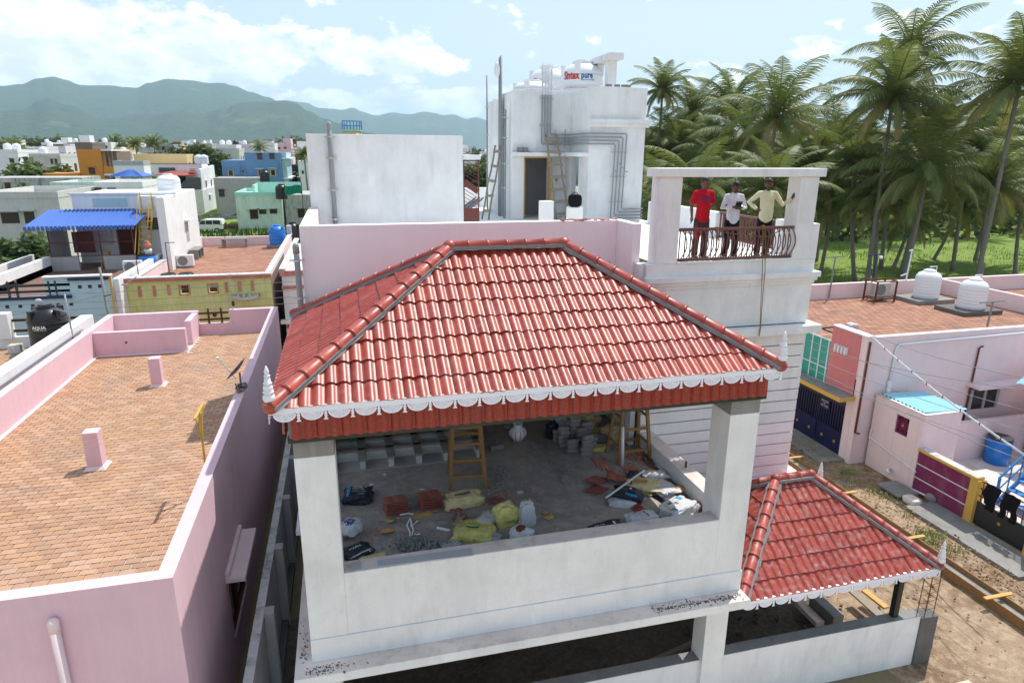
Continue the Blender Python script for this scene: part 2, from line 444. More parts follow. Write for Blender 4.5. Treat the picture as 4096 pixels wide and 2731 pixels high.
sheet('front_bounce_ground', -14, 13, -12, 8.3, .01, 'bounce_sand', 2, 2)  # unseen pale ground, added to bounce light onto the front walls
sheet('site_ground', -2.3, 10.4, 9.1, 13.5, .006, 'site_soil', 40, 20, .10, 1.3, 4)
sheet('street', -40, 40, 26.6, 31.6, .006, 'soil_red', 2, 2)
sheet('vacant_lot', -40, 6, 60, 150, .03, 'grass_floor', 30, 30, .3, .2, 2)
sheet('dirt_track', -26, -8, 97, 101, .30, 'soil_red', 8, 3)
def clump(name, mat, items, n_per, r, h, seed=1, kind='stuff', label=None, cat=None, leaf=.02, parent=None):
    rd = random.Random(seed); m = MB()
    for (x, y, z) in items:
        for _ in range(n_per):
            a = rd.random() * 2 * PI; q = r * math.sqrt(rd.random()); bx, by = x + q * math.cos(a), y + q * math.sin(a)
            hh = h * (.4 + rd.random()); t = rd.random() * 2 * PI; w = leaf * (.6 + rd.random()); le = hh * .5 * rd.random()
            dx, dy = math.cos(t), math.sin(t)
            m.add([(bx - dy * w, by + dx * w, z), (bx + dy * w, by - dx * w, z), (bx + dx * le, by + dy * le, z + hh)], [(0, 1, 2)])
    return m.build(name, mat, parent, label=label, cat=cat, kind=kind)
rd = random.Random(5)
clump('grass', 'grass_blade', [(rd.uniform(17, 75), 26.5 + 50 * rd.random() ** 1.5, .12) for _ in range(2600)], 9, 1.0, .30, 2, label='bright green grass under the coconut palms', cat='grass', leaf=.03)
clump('roadside_grass', 'grass_blade', [(16.0 + rd.uniform(-.5, .35), y, .03) for y in [rd.uniform(13.6, 20.4) for _ in range(34)]] + [(15.3 + rd.uniform(-.4, .3), rd.uniform(11.8, 13.0), .05) for _ in range(18)], 26, .2, .13, 3, label='low green weeds along the earth road beside the outhouse', cat='grass', leaf=.012)
clump('lot_weeds', 'leaf_mid', [(rd.uniform(-28, 2), 52 + 42 * rd.random(), .1) for _ in range(900)], 9, 1.1, .7, 4, label='overgrown green weeds on the vacant lot round the jeep', cat='weeds', leaf=.07)
def stones(name, mat, pts, s0, s1, seed, label, cat, parent=None):
    rd = random.Random(seed); m = MB()
    for p in pts:
        s = s0 + (s1 - s0) * rd.random() ** 2.5
        M = Matrix.Translation(p) @ Matrix.Rotation(rd.random() * 6, 4, (rd.random(), rd.random(), 1)) @ Matrix.Diagonal((s * (.6 + rd.random() * .8), s * (.6 + rd.random() * .7), s * (.4 + rd.random() * .5), 1))
        v = [Vector((a, b, c)) * (.75 + .5 * rd.random()) for a, b, c in ((1, 0, 0), (-1, 0, 0), (0, 1, 0), (0, -1, 0), (0, 0, 1), (0, 0, -1))]
        m.add(v, [(0, 2, 4), (2, 1, 4), (1, 3, 4), (3, 0, 4), (2, 0, 5), (1, 2, 5), (3, 1, 5), (0, 3, 5)], M)
    return m.build(name, mat, parent, label=label, cat=cat, kind='stuff')
stones('clods', 'road_soil', [(rd.uniform(14.75, 16.0), rd.uniform(5, 21), .09 + .06 * rd.random()) for _ in range(2600)] + [(rd.uniform(10.8, 14.1), rd.uniform(5, 13), .06) for _ in range(350)], .010, .05, 6, 'broken brown clods and pebbles strewn over the earth road', 'rubble')
# mountains -------------------------------------------------------------------
def mountain(name, mat, D, sky_px, depth, seed, rough=.10, base=0.0, label=None):
    """a ridge line with real depth: foot, ridge and back slope; crest from bearing/height pairs"""
    pts = [(math.atan2(ray(x, y).x, ray(x, y).y), ray(x, y).z / math.hypot(ray(x, y).x, ray(x, y).y)) for x, y in sky_px]
    a0, a1 = pts[0][0], pts[-1][0]; NU = 260; NV = 46; m = MB()
    for j in range(NV + 1):
        t = j / NV
        for i in range(NU + 1):
            a = a0 + (a1 - a0) * i / NU
            k = max(0, min(len(pts) - 2, next((q for q in range(len(pts) - 1) if pts[q + 1][0] >= a), len(pts) - 2)))
            f = (a - pts[k][0]) / max(1e-6, pts[k + 1][0] - pts[k][0]); f = max(0, min(1, f)); f = f * f * (3 - 2 * f)
            hr = (pts[k][1] * (1 - f) + pts[k + 1][1] * f) * D + H
            d = D - depth + depth * 1.7 * t
            prof = math.sin(min(1, t * 1.7) * PI / 2) ** 1.25 if t < 1 / 1.7 else max(0, 1 - (t * 1.7 - 1) / .7)
            x, y = d * math.sin(a), d * math.cos(a)
            q = Vector((x, y, seed * 37.0)) / (depth * .45)
            n = noise.fractal(q, 1.0, 2.1, 7) + .8 * abs(noise.fractal(q * 2.3, 1.0, 2.1, 5))
            z = base + (hr - base) * prof * (1 + rough * 1.1 * n * (1 - prof) * 2.2) + rough * 110 * (noise.fractal(q * 7, 1, 2.1, 5)) * prof * (.45 if abs(t * 1.7 - 1) < .06 else 1)
            m.v.append((x, y, max(base - 2, z)))
    for j in range(NV):
        for i in range(NU):
            a = j * (NU + 1) + i; m.f.append((a, a + 1, a + NU + 2, a + NU + 1))
    return m.build(name, mat, None, smooth=True, kind='structure')
def forest_mat(name, c0, c1, c2, s):
    m, nt, b = base_mat(name, .95, .1); p = pos(nt)
    f = noise_tex(nt, p, s, 8, .65); g = noise_tex(nt, p, s * 14, 6, .7)
    c = mixc(nt, ramp(nt, g, ((.35, 0), (.65, 1))), c0, c1)
    c = mixc(nt, ramp(nt, f, ((.60, 0), (.72, 1))), c, c2)
    nt.links.new(c, b.inputs['Base Color']); bump(nt, b, g, 1.0, 22.0)
    return m
forest_mat('forest_hill', (.020, .045, .022), (.05, .09, .045), (.15, .18, .09), .0016)
zz = lambda *p: [(x / 1.176, y / 1.176) for x, y in p]
mountain('far_mountains', 'forest_hill', 10500, zz((-400, 520), (600, 520), (1240, 480), (1340, 475), (1440, 485), (1500, 510), (1560, 515), (1610, 520), (1660, 508), (1700, 528), (1770, 545), (1850, 532), (1920, 540), (2000, 528), (2050, 535), (2080, 545), (2130, 540), (2190, 562), (2240, 555), (2300, 570), (2500, 575), (2800, 600), (3400, 640), (5400, 690)), 2600, 3, .05)
mountain('main_mountain', 'forest_hill', 7600, zz((-900, 440), (-300, 425), (0, 412), (100, 405), (180, 378), (250, 370), (310, 385), (380, 410), (500, 412), (640, 422), (700, 400), (800, 382), (900, 388), (980, 402), (1050, 400), (1100, 412), (1180, 440), (1260, 465), (1340, 500), (1420, 560), (1560, 640), (1800, 700), (2100, 716)), 2900, 1, .07)
mountain('near_hill', 'forest_hill', 5200, zz((-900, 600), (-200, 540), (100, 520), (220, 470), (330, 500), (470, 560), (640, 548), (850, 530), (960, 540), (1050, 515), (1130, 488), (1220, 488), (1330, 480), (1390, 490), (1450, 525), (1520, 560), (1600, 585), (1740, 628), (1900, 690), (2200, 712)), 1700, 2, .08)
# ------------------------------------------------------------------ tiled roofs
def tile_mesh(name, w, L, mat, h=.034, thick=.022, rolls=2, n=7):
    """concrete roof tile: rolls with narrow flats; x across, y up the slope, z out"""
    pr = []; rw = w / rolls
    for r in range(rolls):
        x0 = r * rw - w / 2
        for k in range(n):
            t = k / (n - 1); pr.append((x0 + rw * .80 * t, h * math.sin(PI * t) ** .75))
        pr.append((x0 + rw * .97, .0)) if r == rolls - 1 else None
    m = MB(); N = len(pr)
    for (y, lift) in ((0, .030), (L * .5, .017), (L, .003)):
        for x, z in pr: m.v.append((x, y, z + lift))
    for x, z in pr: m.v.append((x, 0, z + .030))
    for x, z in pr: m.v.append((x, .004, z + .030 - thick))
    for j in range(2):
        for i in range(N - 1): m.f.append((j * N + i, j * N + i + 1, (j + 1) * N + i + 1, (j + 1) * N + i))
    for i in range(N - 1): m.f.append((4 * N + i, 4 * N + i + 1, 3 * N + i + 1, 3 * N + i))
    o = len(m.v)
    return m.mesh(name, mat, smooth=False)
def shade_tile(me):
    for p in me.polygons: p.use_smooth = abs(p.normal.y) < .75
    return me
def cap_mesh(name, R, L, mat):
    m = MB(); n = 12
    for (y, r, dz) in ((0, R, 0), (.045, R, 0), (.05, R * .93, 0), (L, R * .86, 0)):
        for k in range(n + 1):
            a = PI * k / n; m.v.append((r * math.cos(a), y, r * .92 * math.sin(a) + dz))
    for j in range(3):
        for k in range(n): a = j * (n + 1) + k; m.f.append((a, a + 1, a + n + 2, a + n + 1))
    o = len(m.v)
    for k in range(n + 1):
        a = PI * k / n; m.v.append((R * .82 * math.cos(a), 0, R * .92 * .82 * math.sin(a)))
    for k in range(n): m.f.append((o + k, o + k + 1, k + 1, k))
    me = m.mesh(name, mat)
    for p in me.polygons: p.use_smooth = abs(p.normal.y) < .7
    return me
def frame_matrix(o, x, y, z):
    return Matrix(((x.x, y.x, z.x, o.x), (x.y, y.y, z.y, o.y), (x.z, y.z, z.z, o.z), (0, 0, 0, 1)))
def lay_slope(roof, a, b, c, d, tw, row, me, single=True, attmat=None, rdm=random.Random(3), max_v=None):
    """tiles on the plane a(left eave) b(right eave) c(right ridge) d(left ridge), seen from outside"""
    a, b, c, d = map(Vector, (a, b, c, d))
    x = (b - a).normalized(); n = x.cross((d - a)).normalized(); y = n.cross(x).normalized()
    W = (b - a).length; V = (d - a).dot(y); ld = (d - a).dot(x); rd_ = (c - a).dot(x)
    rows = int(math.ceil(V / row)); joined = MB(); cnt = 0
    for r in range(rows):
        v0 = r * row - .02
        xl = ld * max(0, (r * row)) / V; xr = W - (W - rd_) * max(0, r * row) / V
        k0 = int(math.floor(xl / tw)); k1 = int(math.ceil(xr / tw))
        for k in range(k0, k1):
            u = (k + .5) * tw
            jz = rdm.uniform(-.006, .006)
            M = frame_matrix(a + x * u + y * (v0 + rdm.uniform(-.006, .006)) + n * jz, x, y, n) @ Matrix.Rotation(rdm.uniform(-.012, .012), 4, 'Z')
            ul, ur = k * tw, (k + 1) * tw; vt = v0 + row * 1.15
            lim_l = ld * min(1, vt / V); lim_r = W - (W - rd_) * min(1, vt / V)
            inside = ul >= lim_l and ur <= lim_r and vt <= V
            if single and inside:
                link('roof_tile', me, roof, M=M); cnt += 1
                continue
            bm = bmesh.new(); bm.from_mesh(me); bmesh.ops.transform(bm, matrix=M, verts=bm.verts)
            for p0, p1 in ((a, d), (c, b)):
                e = (p1 - p0).normalized(); pn = e.cross(n)
                mid = (a + b + c + d) / 4
                if (mid - p0).dot(pn) > 0: pn = -pn
                bmesh.ops.bisect_plane(bm, geom=bm.verts[:] + bm.edges[:] + bm.faces[:], plane_co=p0, plane_no=pn, clear_outer=True)
            bmesh.ops.bisect_plane(bm, geom=bm.verts[:] + bm.edges[:] + bm.faces[:], plane_co=d, plane_no=y, clear_outer=True)
            if not bm.faces or sum(f.calc_area() for f in bm.faces) < .004: bm.free(); continue
            if single:
                m2 = bpy.data.meshes.new('roof_tile'); bm.to_mesh(m2); m2.materials.append(me.materials[0])
                for p in m2.polygons: p.use_smooth = abs(p.normal.dot(y)) < .75
                link('roof_tile', m2, roof); cnt += 1
            else:
                bm.verts.index_update()
                joined.add([v.co for v in bm.verts], [[v.index for v in f.verts] for f in bm.faces], att=rdm.random())
            bm.free()
    return cnt if single else joined
def run_caps(roof, p, q, me, step, up, name='ridge_tile', off=.0, mort=None):
    p, q = Vector(p), Vector(q); d = (q - p); L = d.length; d.normalize()
    x = d.cross(Vector(up)).normalized(); z = x.cross(d).normalized()
    n = max(1, int(round(L / step))); st = L / n
    for i in range(n):
        s = Matrix.Diagonal((1, st * 1.1 / (step * 1.1), 1, 1))
        link(name, me, roof, M=frame_matrix(p + d * (i * st) + z * off, x, d, z) @ Matrix.Rotation(random.uniform(-.012, .012), 4, 'Z') @ s)
    if mort is not None:
        mort.bar(p + z * (off - .02), q + z * (off - .02), .25, .05, up=tuple(z))
        nn = int(L / .07); ws = [[.135 + .03 * noise.noise(Vector((i * .37, sg * 5, L))) + random.uniform(-.012, .012) for i in range(nn + 1)] for sg in (-1, 1)]
        for q, sg in enumerate((-1, 1)):
            for i in range(nn):
                a0, a1 = p + d * (L * i / nn), p + d * (L * (i + 1) / nn)
                mort.add([a0 + z * (off + .035), a1 + z * (off + .035), a1 + x * (sg * ws[q][i + 1]) + z * (off - .05), a0 + x * (sg * ws[q][i]) + z * (off - .05)], [(0, 1, 2, 3)])
def valance_mesh(w):
    m = MB(); t = .012
    def band(r0, r1, a0=PI, a1=2 * PI, n=14):
        p = [(r1 * math.cos(a0 + (a1 - a0) * i / n), .62 * r1 * 1.25 * math.sin(a0 + (a1 - a0) * i / n)) for i in range(n + 1)]
        q = [(r0 * math.cos(a0 + (a1 - a0) * i / n), .62 * r0 * 1.25 * math.sin(a0 + (a1 - a0) * i / n)) for i in range(n + 1)]
        for i in range(n): m.prism([p[i], p[i + 1], q[i + 1], q[i]], t)
    R = w * .43
    for r0, r1 in ((.0, .36), (.395, .56), (.595, .75), (.785, 1.0)): band(R * r0 + .0005, R * r1)
    for s in (-1, 1): m.prism([(s * R * .2, 0), (s * R * 1.0, 0), (s * R * .99, -.016), (s * R * .2, -.010)], t)
    m.prism([(-R * .05, -R * .74), (R * .05, -R * .74), (R * .05, 0), (-R * .05, 0)], t)
    # pendant tassel
    P = [(.012, 0), (.012, -.02), (.024, -.03), (.010, -.05), (.022, -.065), (.010, -.085), (.032, -.12)]
    m.prism([(w / 2 + x, z) for x, z in P] + [(w / 2 - x, z) for x, z in reversed(P)], t)
    return m.mesh('valance_scallop', 'valance')
FIN = [(.055, 0), (.055, .05), (.085, .06), (.085, .075), (.05, .085), (.075, .12), (.085, .16), (.075, .20), (.05, .23), (.075, .245), (.075, .26), (.055, .275), (.066, .31), (.06, .35), (.04, .37), (.06, .385), (.06, .395), (.045, .41), (.04, .47), (.022, .49), (.045, .50), (.045, .51), (.022, .52), (.030, .55), (.036, .57), (.022, .61), (.004, .66)]
fin_me = MB().lathe([(r * .95, z * .86) for r, z in FIN], 18).mesh('finial', 'finial_white', smooth=True)
def hip_roof(parent, X0, X1, Y0, Y1, ze, zr, dl, dr, dy, tile, cap, valw, stuff_mat, fin_corners, slopes, valance_sides, R):
    roof_m = MB(); ry = Y0 + dy
    A, Bp, C, D = (X0, Y0, ze), (X1, Y0, ze), (X1, Y1, ze), (X0, Y1, ze); RL, RR = (X0 + dl, ry, zr), (X1 - dr, ry, zr)
    lo = lambda p: (p[0], p[1], p[2] - .03)
    roof_m.add([lo(p) for p in (A, Bp, C, D, RL, RR)], [(0, 1, 5, 4), (1, 2, 5), (2, 3, 4, 5), (3, 0, 4), (3, 2, 1, 0)])
    roof = roof_m.build('roof', 'cement_dark', parent)
    defs = {'front': (A, Bp, RR, RL), 'left': (D, A, RL, RL), 'right': (Bp, C, RR, RR), 'back': (C, D, RL, RR)}
    jn = MB()
    for s, q in defs.items():
        if s in slopes: lay_slope(roof, *q, TW, ROW, tile)
        else:
            j = lay_slope(roof, *q, TW, ROW, tile, single=False); o = len(jn.v)
            jn.v += j.v; jn.f += [tuple(i + o for i in f) for f in j.f]; jn.a += j.a
    if jn.f: jn.build('roof_tile', stuff_mat, roof, kind='stuff')
    mort = MB(); st = .33
    run_caps(roof, A, RL, cap, st, (0, 0, 1), off=.055, mort=mort); run_caps(roof, Bp, RR, cap, st, (0, 0, 1), off=.055, mort=mort)
    run_caps(roof, D, RL, cap, st, (0, 0, 1), off=.055, mort=mort); run_caps(roof, C, RR, cap, st, (0, 0, 1), off=.055, mort=mort)
    run_caps(roof, RR, RL, cap, st, (0, 0, 1), off=.07, mort=mort)
    for p in (RL, RR): MB().ell((p[0], p[1], p[2] + .07), (R * 1.08, R * 1.08, R), 8, 14).build('ridge_junction', tile.materials[0], roof, smooth=True)
    for p, i in ((A, RL), (Bp, RR)):   # rounded hip ends
        e = (Vector(p) - Vector(i)).normalized(); MB().ell(tuple(Vector(p) + Vector((0, 0, .045)) - e * .02), (R, R, R * .9), 8, 14).build('hip_end', tile.materials[0], roof, smooth=True)
    mort.build('mortar', 'mortar', roof)
    vm = valance_mesh(valw)
    for s in valance_sides:
        if s == 'front':
            fb = B('fascia_board', 'valance', parent, (X0 - .01, X1 + .01, Y0 - .03, Y0 - .015, ze - .055, ze + .02), bevel=0)
            B('gutter', 'aluminium', fb, (X0 - .01, X1 + .01, Y0 - .034, Y0 + .03, ze + .02, ze + .034), bevel=0)
            n = int(round((X1 - X0) / valw)); w = (X1 - X0) / n
            for i in range(n): link('valance_scallop', vm, fb, M=Matrix.Translation((X0 + (i + .5) * w, Y0 - .031, ze - .054)))
            for i in range(n // 2): MB().ell((X0 + .3 + i * w * 2, Y0 - .032, ze - .05), (.008, .005, .008), 4, 6).build('screw', 'clamp', fb)
        if s == 'left':
            fb = B('fascia_board', 'valance', parent, (X0 - .03, X0 - .015, Y0, Y1, ze - .055, ze + .02), bevel=0)
            B('gutter', 'aluminium', fb, (X0 - .034, X0 + .03, Y0, Y1, ze + .02, ze + .034), bevel=0)
            n = int(round((Y1 - Y0) / valw)); w = (Y1 - Y0) / n
            for i in range(n): link('valance_scallop', vm, fb, M=Matrix.Translation((X0 - .031, Y0 + (i + .5) * w, ze - .054)) @ Matrix.Rotation(-PI / 2, 4, 'Z'))
    for p in fin_corners: link('finial', fin_me, parent, M=Matrix.Translation(p))
    return roof
TW, ROW = .345, .372
tile_me = shade_tile(tile_mesh('roof_tile', TW, ROW * 1.14, 'roof_tile'))
tile_d = shade_tile(tile_mesh('roof_tile', TW, ROW * 1.14, 'roof_tile_dusty'))
cap_me = cap_mesh('ridge_tile', .115, .37, 'roof_tile'); cap_d = cap_mesh('ridge_tile', .105, .37, 'roof_tile_dusty')
# ------------------------------------------------------------------ main house
hs = thing('house', (4.6, 13, 0), 'large white unfinished house with red hip-roofed open veranda, balcony and roof terrace', 'house')
B('parapet', 'white_primer', hs, (-.30, 5.90, 8.70, 9.0, 3.225, 4.285), label='white front parapet of the open veranda')
B('parapet_top', 'slab_top', hs, (-.30, 5.90, 8.705, 8.998, 4.285, 4.292), bevel=0)
B('band', 'white_primer', hs, (-.852, 6.452, 8.682, 9.0, 2.83, 3.22))
B('ledge', 'white_primer', hs, (-1.10, 6.47, 8.38, 8.76, 2.67, 2.826), (-1.10, -.86, 8.76, 13.4, 2.67, 2.826))
B('ledge_top', 'slab_top', hs, (-1.095, 6.465, 8.385, 8.68, 2.826, 2.833), (-1.095, -.853, 8.68, 13.4, 2.826, 2.833), bevel=0)
for x0, x1 in ((-.85, -.30), (5.90, 6.44)):
    p = B('pillar', 'white_primer', hs, (x0, x1, 8.70, 9.25, 3.222, 6.20))
    B('pillar_head', 'cement', p, (x0 + .004, x1 - .004, 8.705, 9.245, 6.20, 6.452))
for x0, x1 in ((-.85, -.45), (5.95, 6.40)):
    B('pillar', 'white_primer', hs, (x0, x1, 8.85, 9.25, 0, 2.67))
for x0, x1 in ((-.85, -.45), (5.95, 6.40)):
    B('pillar', 'white_primer', hs, (x0, x1, 13.0, 13.42, 3.95, 6.45))
B('side_wall', 'white_primer', hs, (6.12, 6.44, 9.25, 12.372, 3.0, 4.285)); B('side_wall_top', 'slab_top', hs, (6.125, 6.435, 9.255, 12.37, 4.285, 4.292), bevel=0)
B('side_wall', 'white_primer', hs, (-.85, -.58, 9.25, 13.0, 2.84, 4.285))
B('floor_slab', 'slab_dust', hs, (-.58, 6.12, 9.0, 15.6, 3.75, 3.95), (-.85, 6.44, 9.0, 15.6, 3.0, 3.75), bevel=0)
B('lower_wall', 'white_primer', hs, (-.85, -.65, 9.25, 15, 0, 2.66), (-.65, 6.4, 13.1, 13.35, 0, 2.99))
B('rear_wall', 'cement', hs, (-.83, 6.0, 15.6, 15.85, 3.0, 6.8), (-.83, -.6, 13.42, 15.6, 2.0, 6.8))
B('roof_beam', 'beam_green', hs, (-.90, 6.49, 8.64, 8.86, 6.455, 6.525), (-.90, -.70, 8.86, 13.58, 6.455, 6.525), (6.29, 6.49, 8.86, 13.58, 6.455, 6.525), bevel=.004)
MB().add([(-.88, 8.66, 6.53), (6.46, 8.66, 6.53), (6.46, 8.66, 7.0), (-.88, 8.66, 7.0), (-.88, 13.5, 6.53), (-.88, 13.5, 7.0), (6.46, 13.5, 6.53), (6.46, 13.5, 7.0)], [(0, 1, 2, 3), (0, 3, 5, 4), (1, 6, 7, 2)]).build('tile_backing', 'cement', hs)
fas = shade_tile(tile_mesh('fascia_tile', .332, .50, 'fascia_tile', h=.040))
fasc = MB().box(-.87, 6.45, 8.645, 8.658, 6.53, 6.56).build('fascia_rail', 'cement', hs)
for i in range(22):
    link('fascia_tile', fas, fasc, M=frame_matrix(Vector((-.84 + (i + .5) * .332, 8.632 + random.uniform(-.003, .003), 6.535)), Vector((1, 0, 0)), Vector((0, 0, 1)), Vector((0, -1, 0))))
for i in range(14):
    link('fascia_tile', fas, fasc, M=frame_matrix(Vector((-.91, 8.75 + (i + .5) * .332, 6.535)), Vector((0, -1, 0)), Vector((0, 0, 1)), Vector((-1, 0, 0))))
EX0, EX1, EY0, EY1, ZE, ZR = -1.05, 6.50, 8.40, 13.57, 7.05, 8.66
hip_roof(hs, EX0, EX1, EY0, EY1, ZE, ZR, 2.78, 2.74, 2.62, tile_me, cap_me, .338, 'roof_tile_a',
         [(EX0 - .0, EY0 + .0, ZE + .04), (EX1, EY0, ZE + .04)], ('front', 'left'), ('front', 'left'), .115)
# upper storey front wall and return
B('upper_wall', 'pink_white', hs, (-.83, 5.87, 13.60, 13.83, 6.55, 8.855), (5.87, 6.06, 12.76, 13.83, 6.55, 8.855), bevel=.012)
B('body', 'white_paint', hs, (-.83, 10.13, 13.83, 27.9, 6.9, 8.05), (-.83, 10.13, 15.86, 27.9, 0, 6.9), (6.12, 10.13, 12.56, 15.86, 0, 6.9), bevel=0)
B('terrace_floor', 'white_paint', hs, (-.58, 9.9, 13.83, 27.6, 8.05, 8.062), (6.3, 10.0, 12.41, 13.83, 8.05, 8.064), bevel=0)
B('terrace_parapet', 'pink_pale', hs, (-.83, -.58, 13.83, 18.2, 8.05, 8.852), bevel=.012)
B('terrace_parapet', 'white_paint', hs, (9.88, 10.14, 16.2, 20.4, 8.05, 8.74), (9.88, 10.14, 22.6, 27.9, 8.05, 8.85), (3.9, 10.14, 27.66, 27.9, 8.05, 8.85), (-.83, -.58, 21.0, 27.9, 8.05, 8.85), (-.58, 3.9, 27.66, 27.9, 8.05, 8.85), bevel=.012)
B('end_post', 'white_paint', hs, (9.82, 10.0, 13.30, 13.52, 8.05, 8.82)); 
# balcony block
B('balcony_wall', 'white_primer', hs, (6.06, 10.13, 12.40, 12.75, 6.60, 8.045), (5.94, 6.06, 12.5, 12.75, 3.0, 8.045))
B('cornice', 'white_primer', hs, (6.0, 10.24, 12.28, 12.40, 7.66, 7.78), (6.03, 10.2, 12.33, 12.40, 7.58, 7.66), (6.05, 10.16, 12.37, 12.40, 7.50, 7.58), (10.13, 10.24, 12.40, 13.6, 7.66, 7.78))
B('balcony_ledge', 'white_primer', hs, (6.5, 10.36, 12.16, 12.40, 6.40, 6.58), (10.13, 10.36, 12.4, 14.5, 6.40, 6.58), bevel=.012)
B('balcony_sill', 'white_paint', hs, (6.74, 9.52, 12.37, 12.75, 8.046, 8.085))
pl = B('balcony_pillar', 'white_primer', hs, (6.24, 6.74, 12.402, 12.77, 8.046, 9.81)); pr = B('balcony_pillar', 'white_primer', hs, (9.52, 9.97, 12.402, 12.82, 8.046, 9.81))
B('balcony_beam', 'white_primer', hs, (6.14, 10.10, 12.36, 12.84, 9.812, 9.985), bevel=.012)
B('balcony_side_wall', 'white_primer', hs, (9.97, 10.14, 12.404, 13.0, 8.046, 8.82))
core = B('striped_wall', 'cement_dark', hs, (6.12, 10.11, 12.43, 12.60, 2.72, 6.40), bevel=0)
z = 2.80; k = 0
while z < 6.38:
    B('cladding_course', 'pink_white' if z < 4.0 else 'white_primer', core, (6.10, 10.13 + random.uniform(0, .02), 12.385, 12.5, z + .012, min(z + .262, 6.395)), bevel=.006); z += .274
B('lower_ledge', 'pink_pale', hs, (6.5, 10.46, 12.14, 12.43, 2.60, 2.80), (10.13, 10.46, 12.43, 14.0, 2.60, 2.80))
for x, y, z, s in ((7.3, 11, 3, 0),): pass
# crack on the pink wall
MB().tube([(5.72, 13.592, 7.3), (5.70, 13.592, 7.6), (5.73, 13.592, 7.95)], [.012, .03, .008], 5).build('crack', 'cement', hs)
for i in range(26):
    p = Vector((random.uniform(4.6, 5.95), random.uniform(13.62, 13.8), 8.858)); M = Matrix.Translation(p) @ Matrix.Rotation(random.random() * 6, 4, 'Z') @ Matrix.Rotation(random.uniform(-.4, .4), 4, 'X')
    pc = MB().box(-.05, .05, -.03, .03, 0, .022, M).build('brick_fragment', 'terracotta_trim'); tag(pc, 'broken orange brick chip lying on the terrace wall near the balcony', 'brick fragment', 'brick chips on the terrace wall')
# grey drain pipes
def pipe_with_clamps(name, pts, r, label, cat='pipe', clamps=(), mat='pvc_grey', parent=None, vent=True):
    p = thing(name, pts[-1], label, cat)
    seg_tube('pipe', mat, p, pts, r, 12)
    for i, c in enumerate(clamps):
        q = Vector(c); MB().lathe([(r * 1.18, -.02), (r * 1.18, .02)], 12, Matrix.Translation(q)).build('clamp', 'clamp', p); B('bracket', 'clamp', p, (q.x - r * 2.4, q.x + r * 2.4, q.y + r * .5, q.y + r * 1.3, q.z - .014, q.z + .014), bevel=0)
    if vent:
        q = Vector(pts[0]); MB().lathe([(r * 1.12, -.16), (r * 1.12, -.01), (r * .8, .03), (r * .2, .045)], 12, Matrix.Translation(q)).build('vent_cap', mat, p, smooth=True)
    return p
pipe_with_clamps('drain_pipe', [(-.91, 13.46, 8.5), (-.91, 13.46, 8.1), (-.91, 13.46, 7.0), (-.91, 13.46, 3.0)], .058, 'grey plastic drain pipe rising at the left edge of the pink wall', clamps=((-.91, 13.46, 8.2), (-.91, 13.46, 7.45)))
pipe_with_clamps('drain_pipe', [(-.18, 18.11, 10.94), (-.18, 18.11, 10.2), (-.18, 18.11, 8.06)], .058, 'tall grey plastic vent pipe on the white terrace room', clamps=((-.18, 18.11, 10.62), (-.18, 18.11, 10.1), (-.18, 18.11, 9.3), (-.18, 18.11, 8.55)))
# terrace room (white slab wall) with canopy and maroon gate
tr = thing('terrace_room', (1.3, 19, 8.06), 'plain white plastered room box on the roof terrace with grey vent pipe', 'roof room')
B('wall', 'white_primer', tr, (-.77, 3.27, 18.2, 21.0, 8.062, 10.69), bevel=.015)
B('canopy', 'white_paint', tr, (3.27, 3.74, 18.1, 20.2, 10.08, 10.2))
gt = thing('terrace_gate', (3.5, 18.25, 8.06), 'maroon metal gate with slanted bars beside the white terrace room', 'gate')
B('frame', 'gate_maroon', gt, (3.28, 3.31, 18.23, 18.27, 8.062, 10.06), (3.69, 3.72, 18.23, 18.27, 8.062, 10.06), (3.28, 3.72, 18.23, 18.27, 10.03, 10.06), bevel=0)
B('panel', 'gate_maroon', gt, (3.31, 3.69, 18.24, 18.26, 8.08, 8.78), bevel=0)
for i in range(12):
    if i in (5, 6): 
        if i == 5: MB().bar((3.31, 18.25, 9.50), (3.69, 18.25, 9.22), .02, .16).build('panel', 'gate_maroon', gt)
        continue
    z = 8.86 + i * .10; MB().bar((3.31, 18.25, z + .12), (3.69, 18.25, z - .1), .014, .014).build('bar', 'gate_maroon', gt)
# ------------------------------------------------------------------ roof-top tower
tw = thing('roof_tower', (7.6, 23, 8.06), 'white plastered stair tower with water tanks and grey pipes on the roof terrace', 'tower')
X0, X1, XB = 5.66, 9.62, 7.72; YL, YB, YE = 22.2, 20.4, 26.0; ZT = 12.24; ZL = 10.14
B('wall', 'white_primer', tw, (X0, XB, YL, YL + .23, ZL, ZT), (X0, X0 + .42, YL, YL + .3, 8.062, ZL), (X0, X0 + .2, YL + .3, 24.0, 8.062, ZT - .02), (X0, X0 + .2, 24.5, YE, 8.062, 12.1), (X0 + .02, X0 + .18, 24.0, 24.5, 8.062, 12.05),
  (XB, X1, YB, YB + .23, 8.062, ZT + .02), (XB, XB + .2, YB + .23, YB + .8, 8.062, ZT), (XB, XB + .2, YL - .1, YE, 8.062, ZT), (XB, XB + .2, YB + .8, YL - .1, ZL, ZT), (X1 - .2, X1, YB + .23, YE, 8.062, ZT),
  (X0 + .2, XB, YE - .2, YE, 8.062, ZT - .01), (7.08, XB, YL + .45, YL + .65, 8.062, ZL), bevel=.01)
B('tower_roof', 'white_paint', tw, (X0 + .2, X1 - .2, YL + .23, YE - .2, 11.55, 11.7), (XB + .2, X1 - .2, YB + .23, YL + .23, 11.55, 11.7), bevel=0)
B('porch_slab', 'white_primer', tw, (X0 - .02, XB, YL - .34, YL, 10.16, 10.28), (XB - .34, XB, YB + .02, YL - .34, 10.16, 10.28))
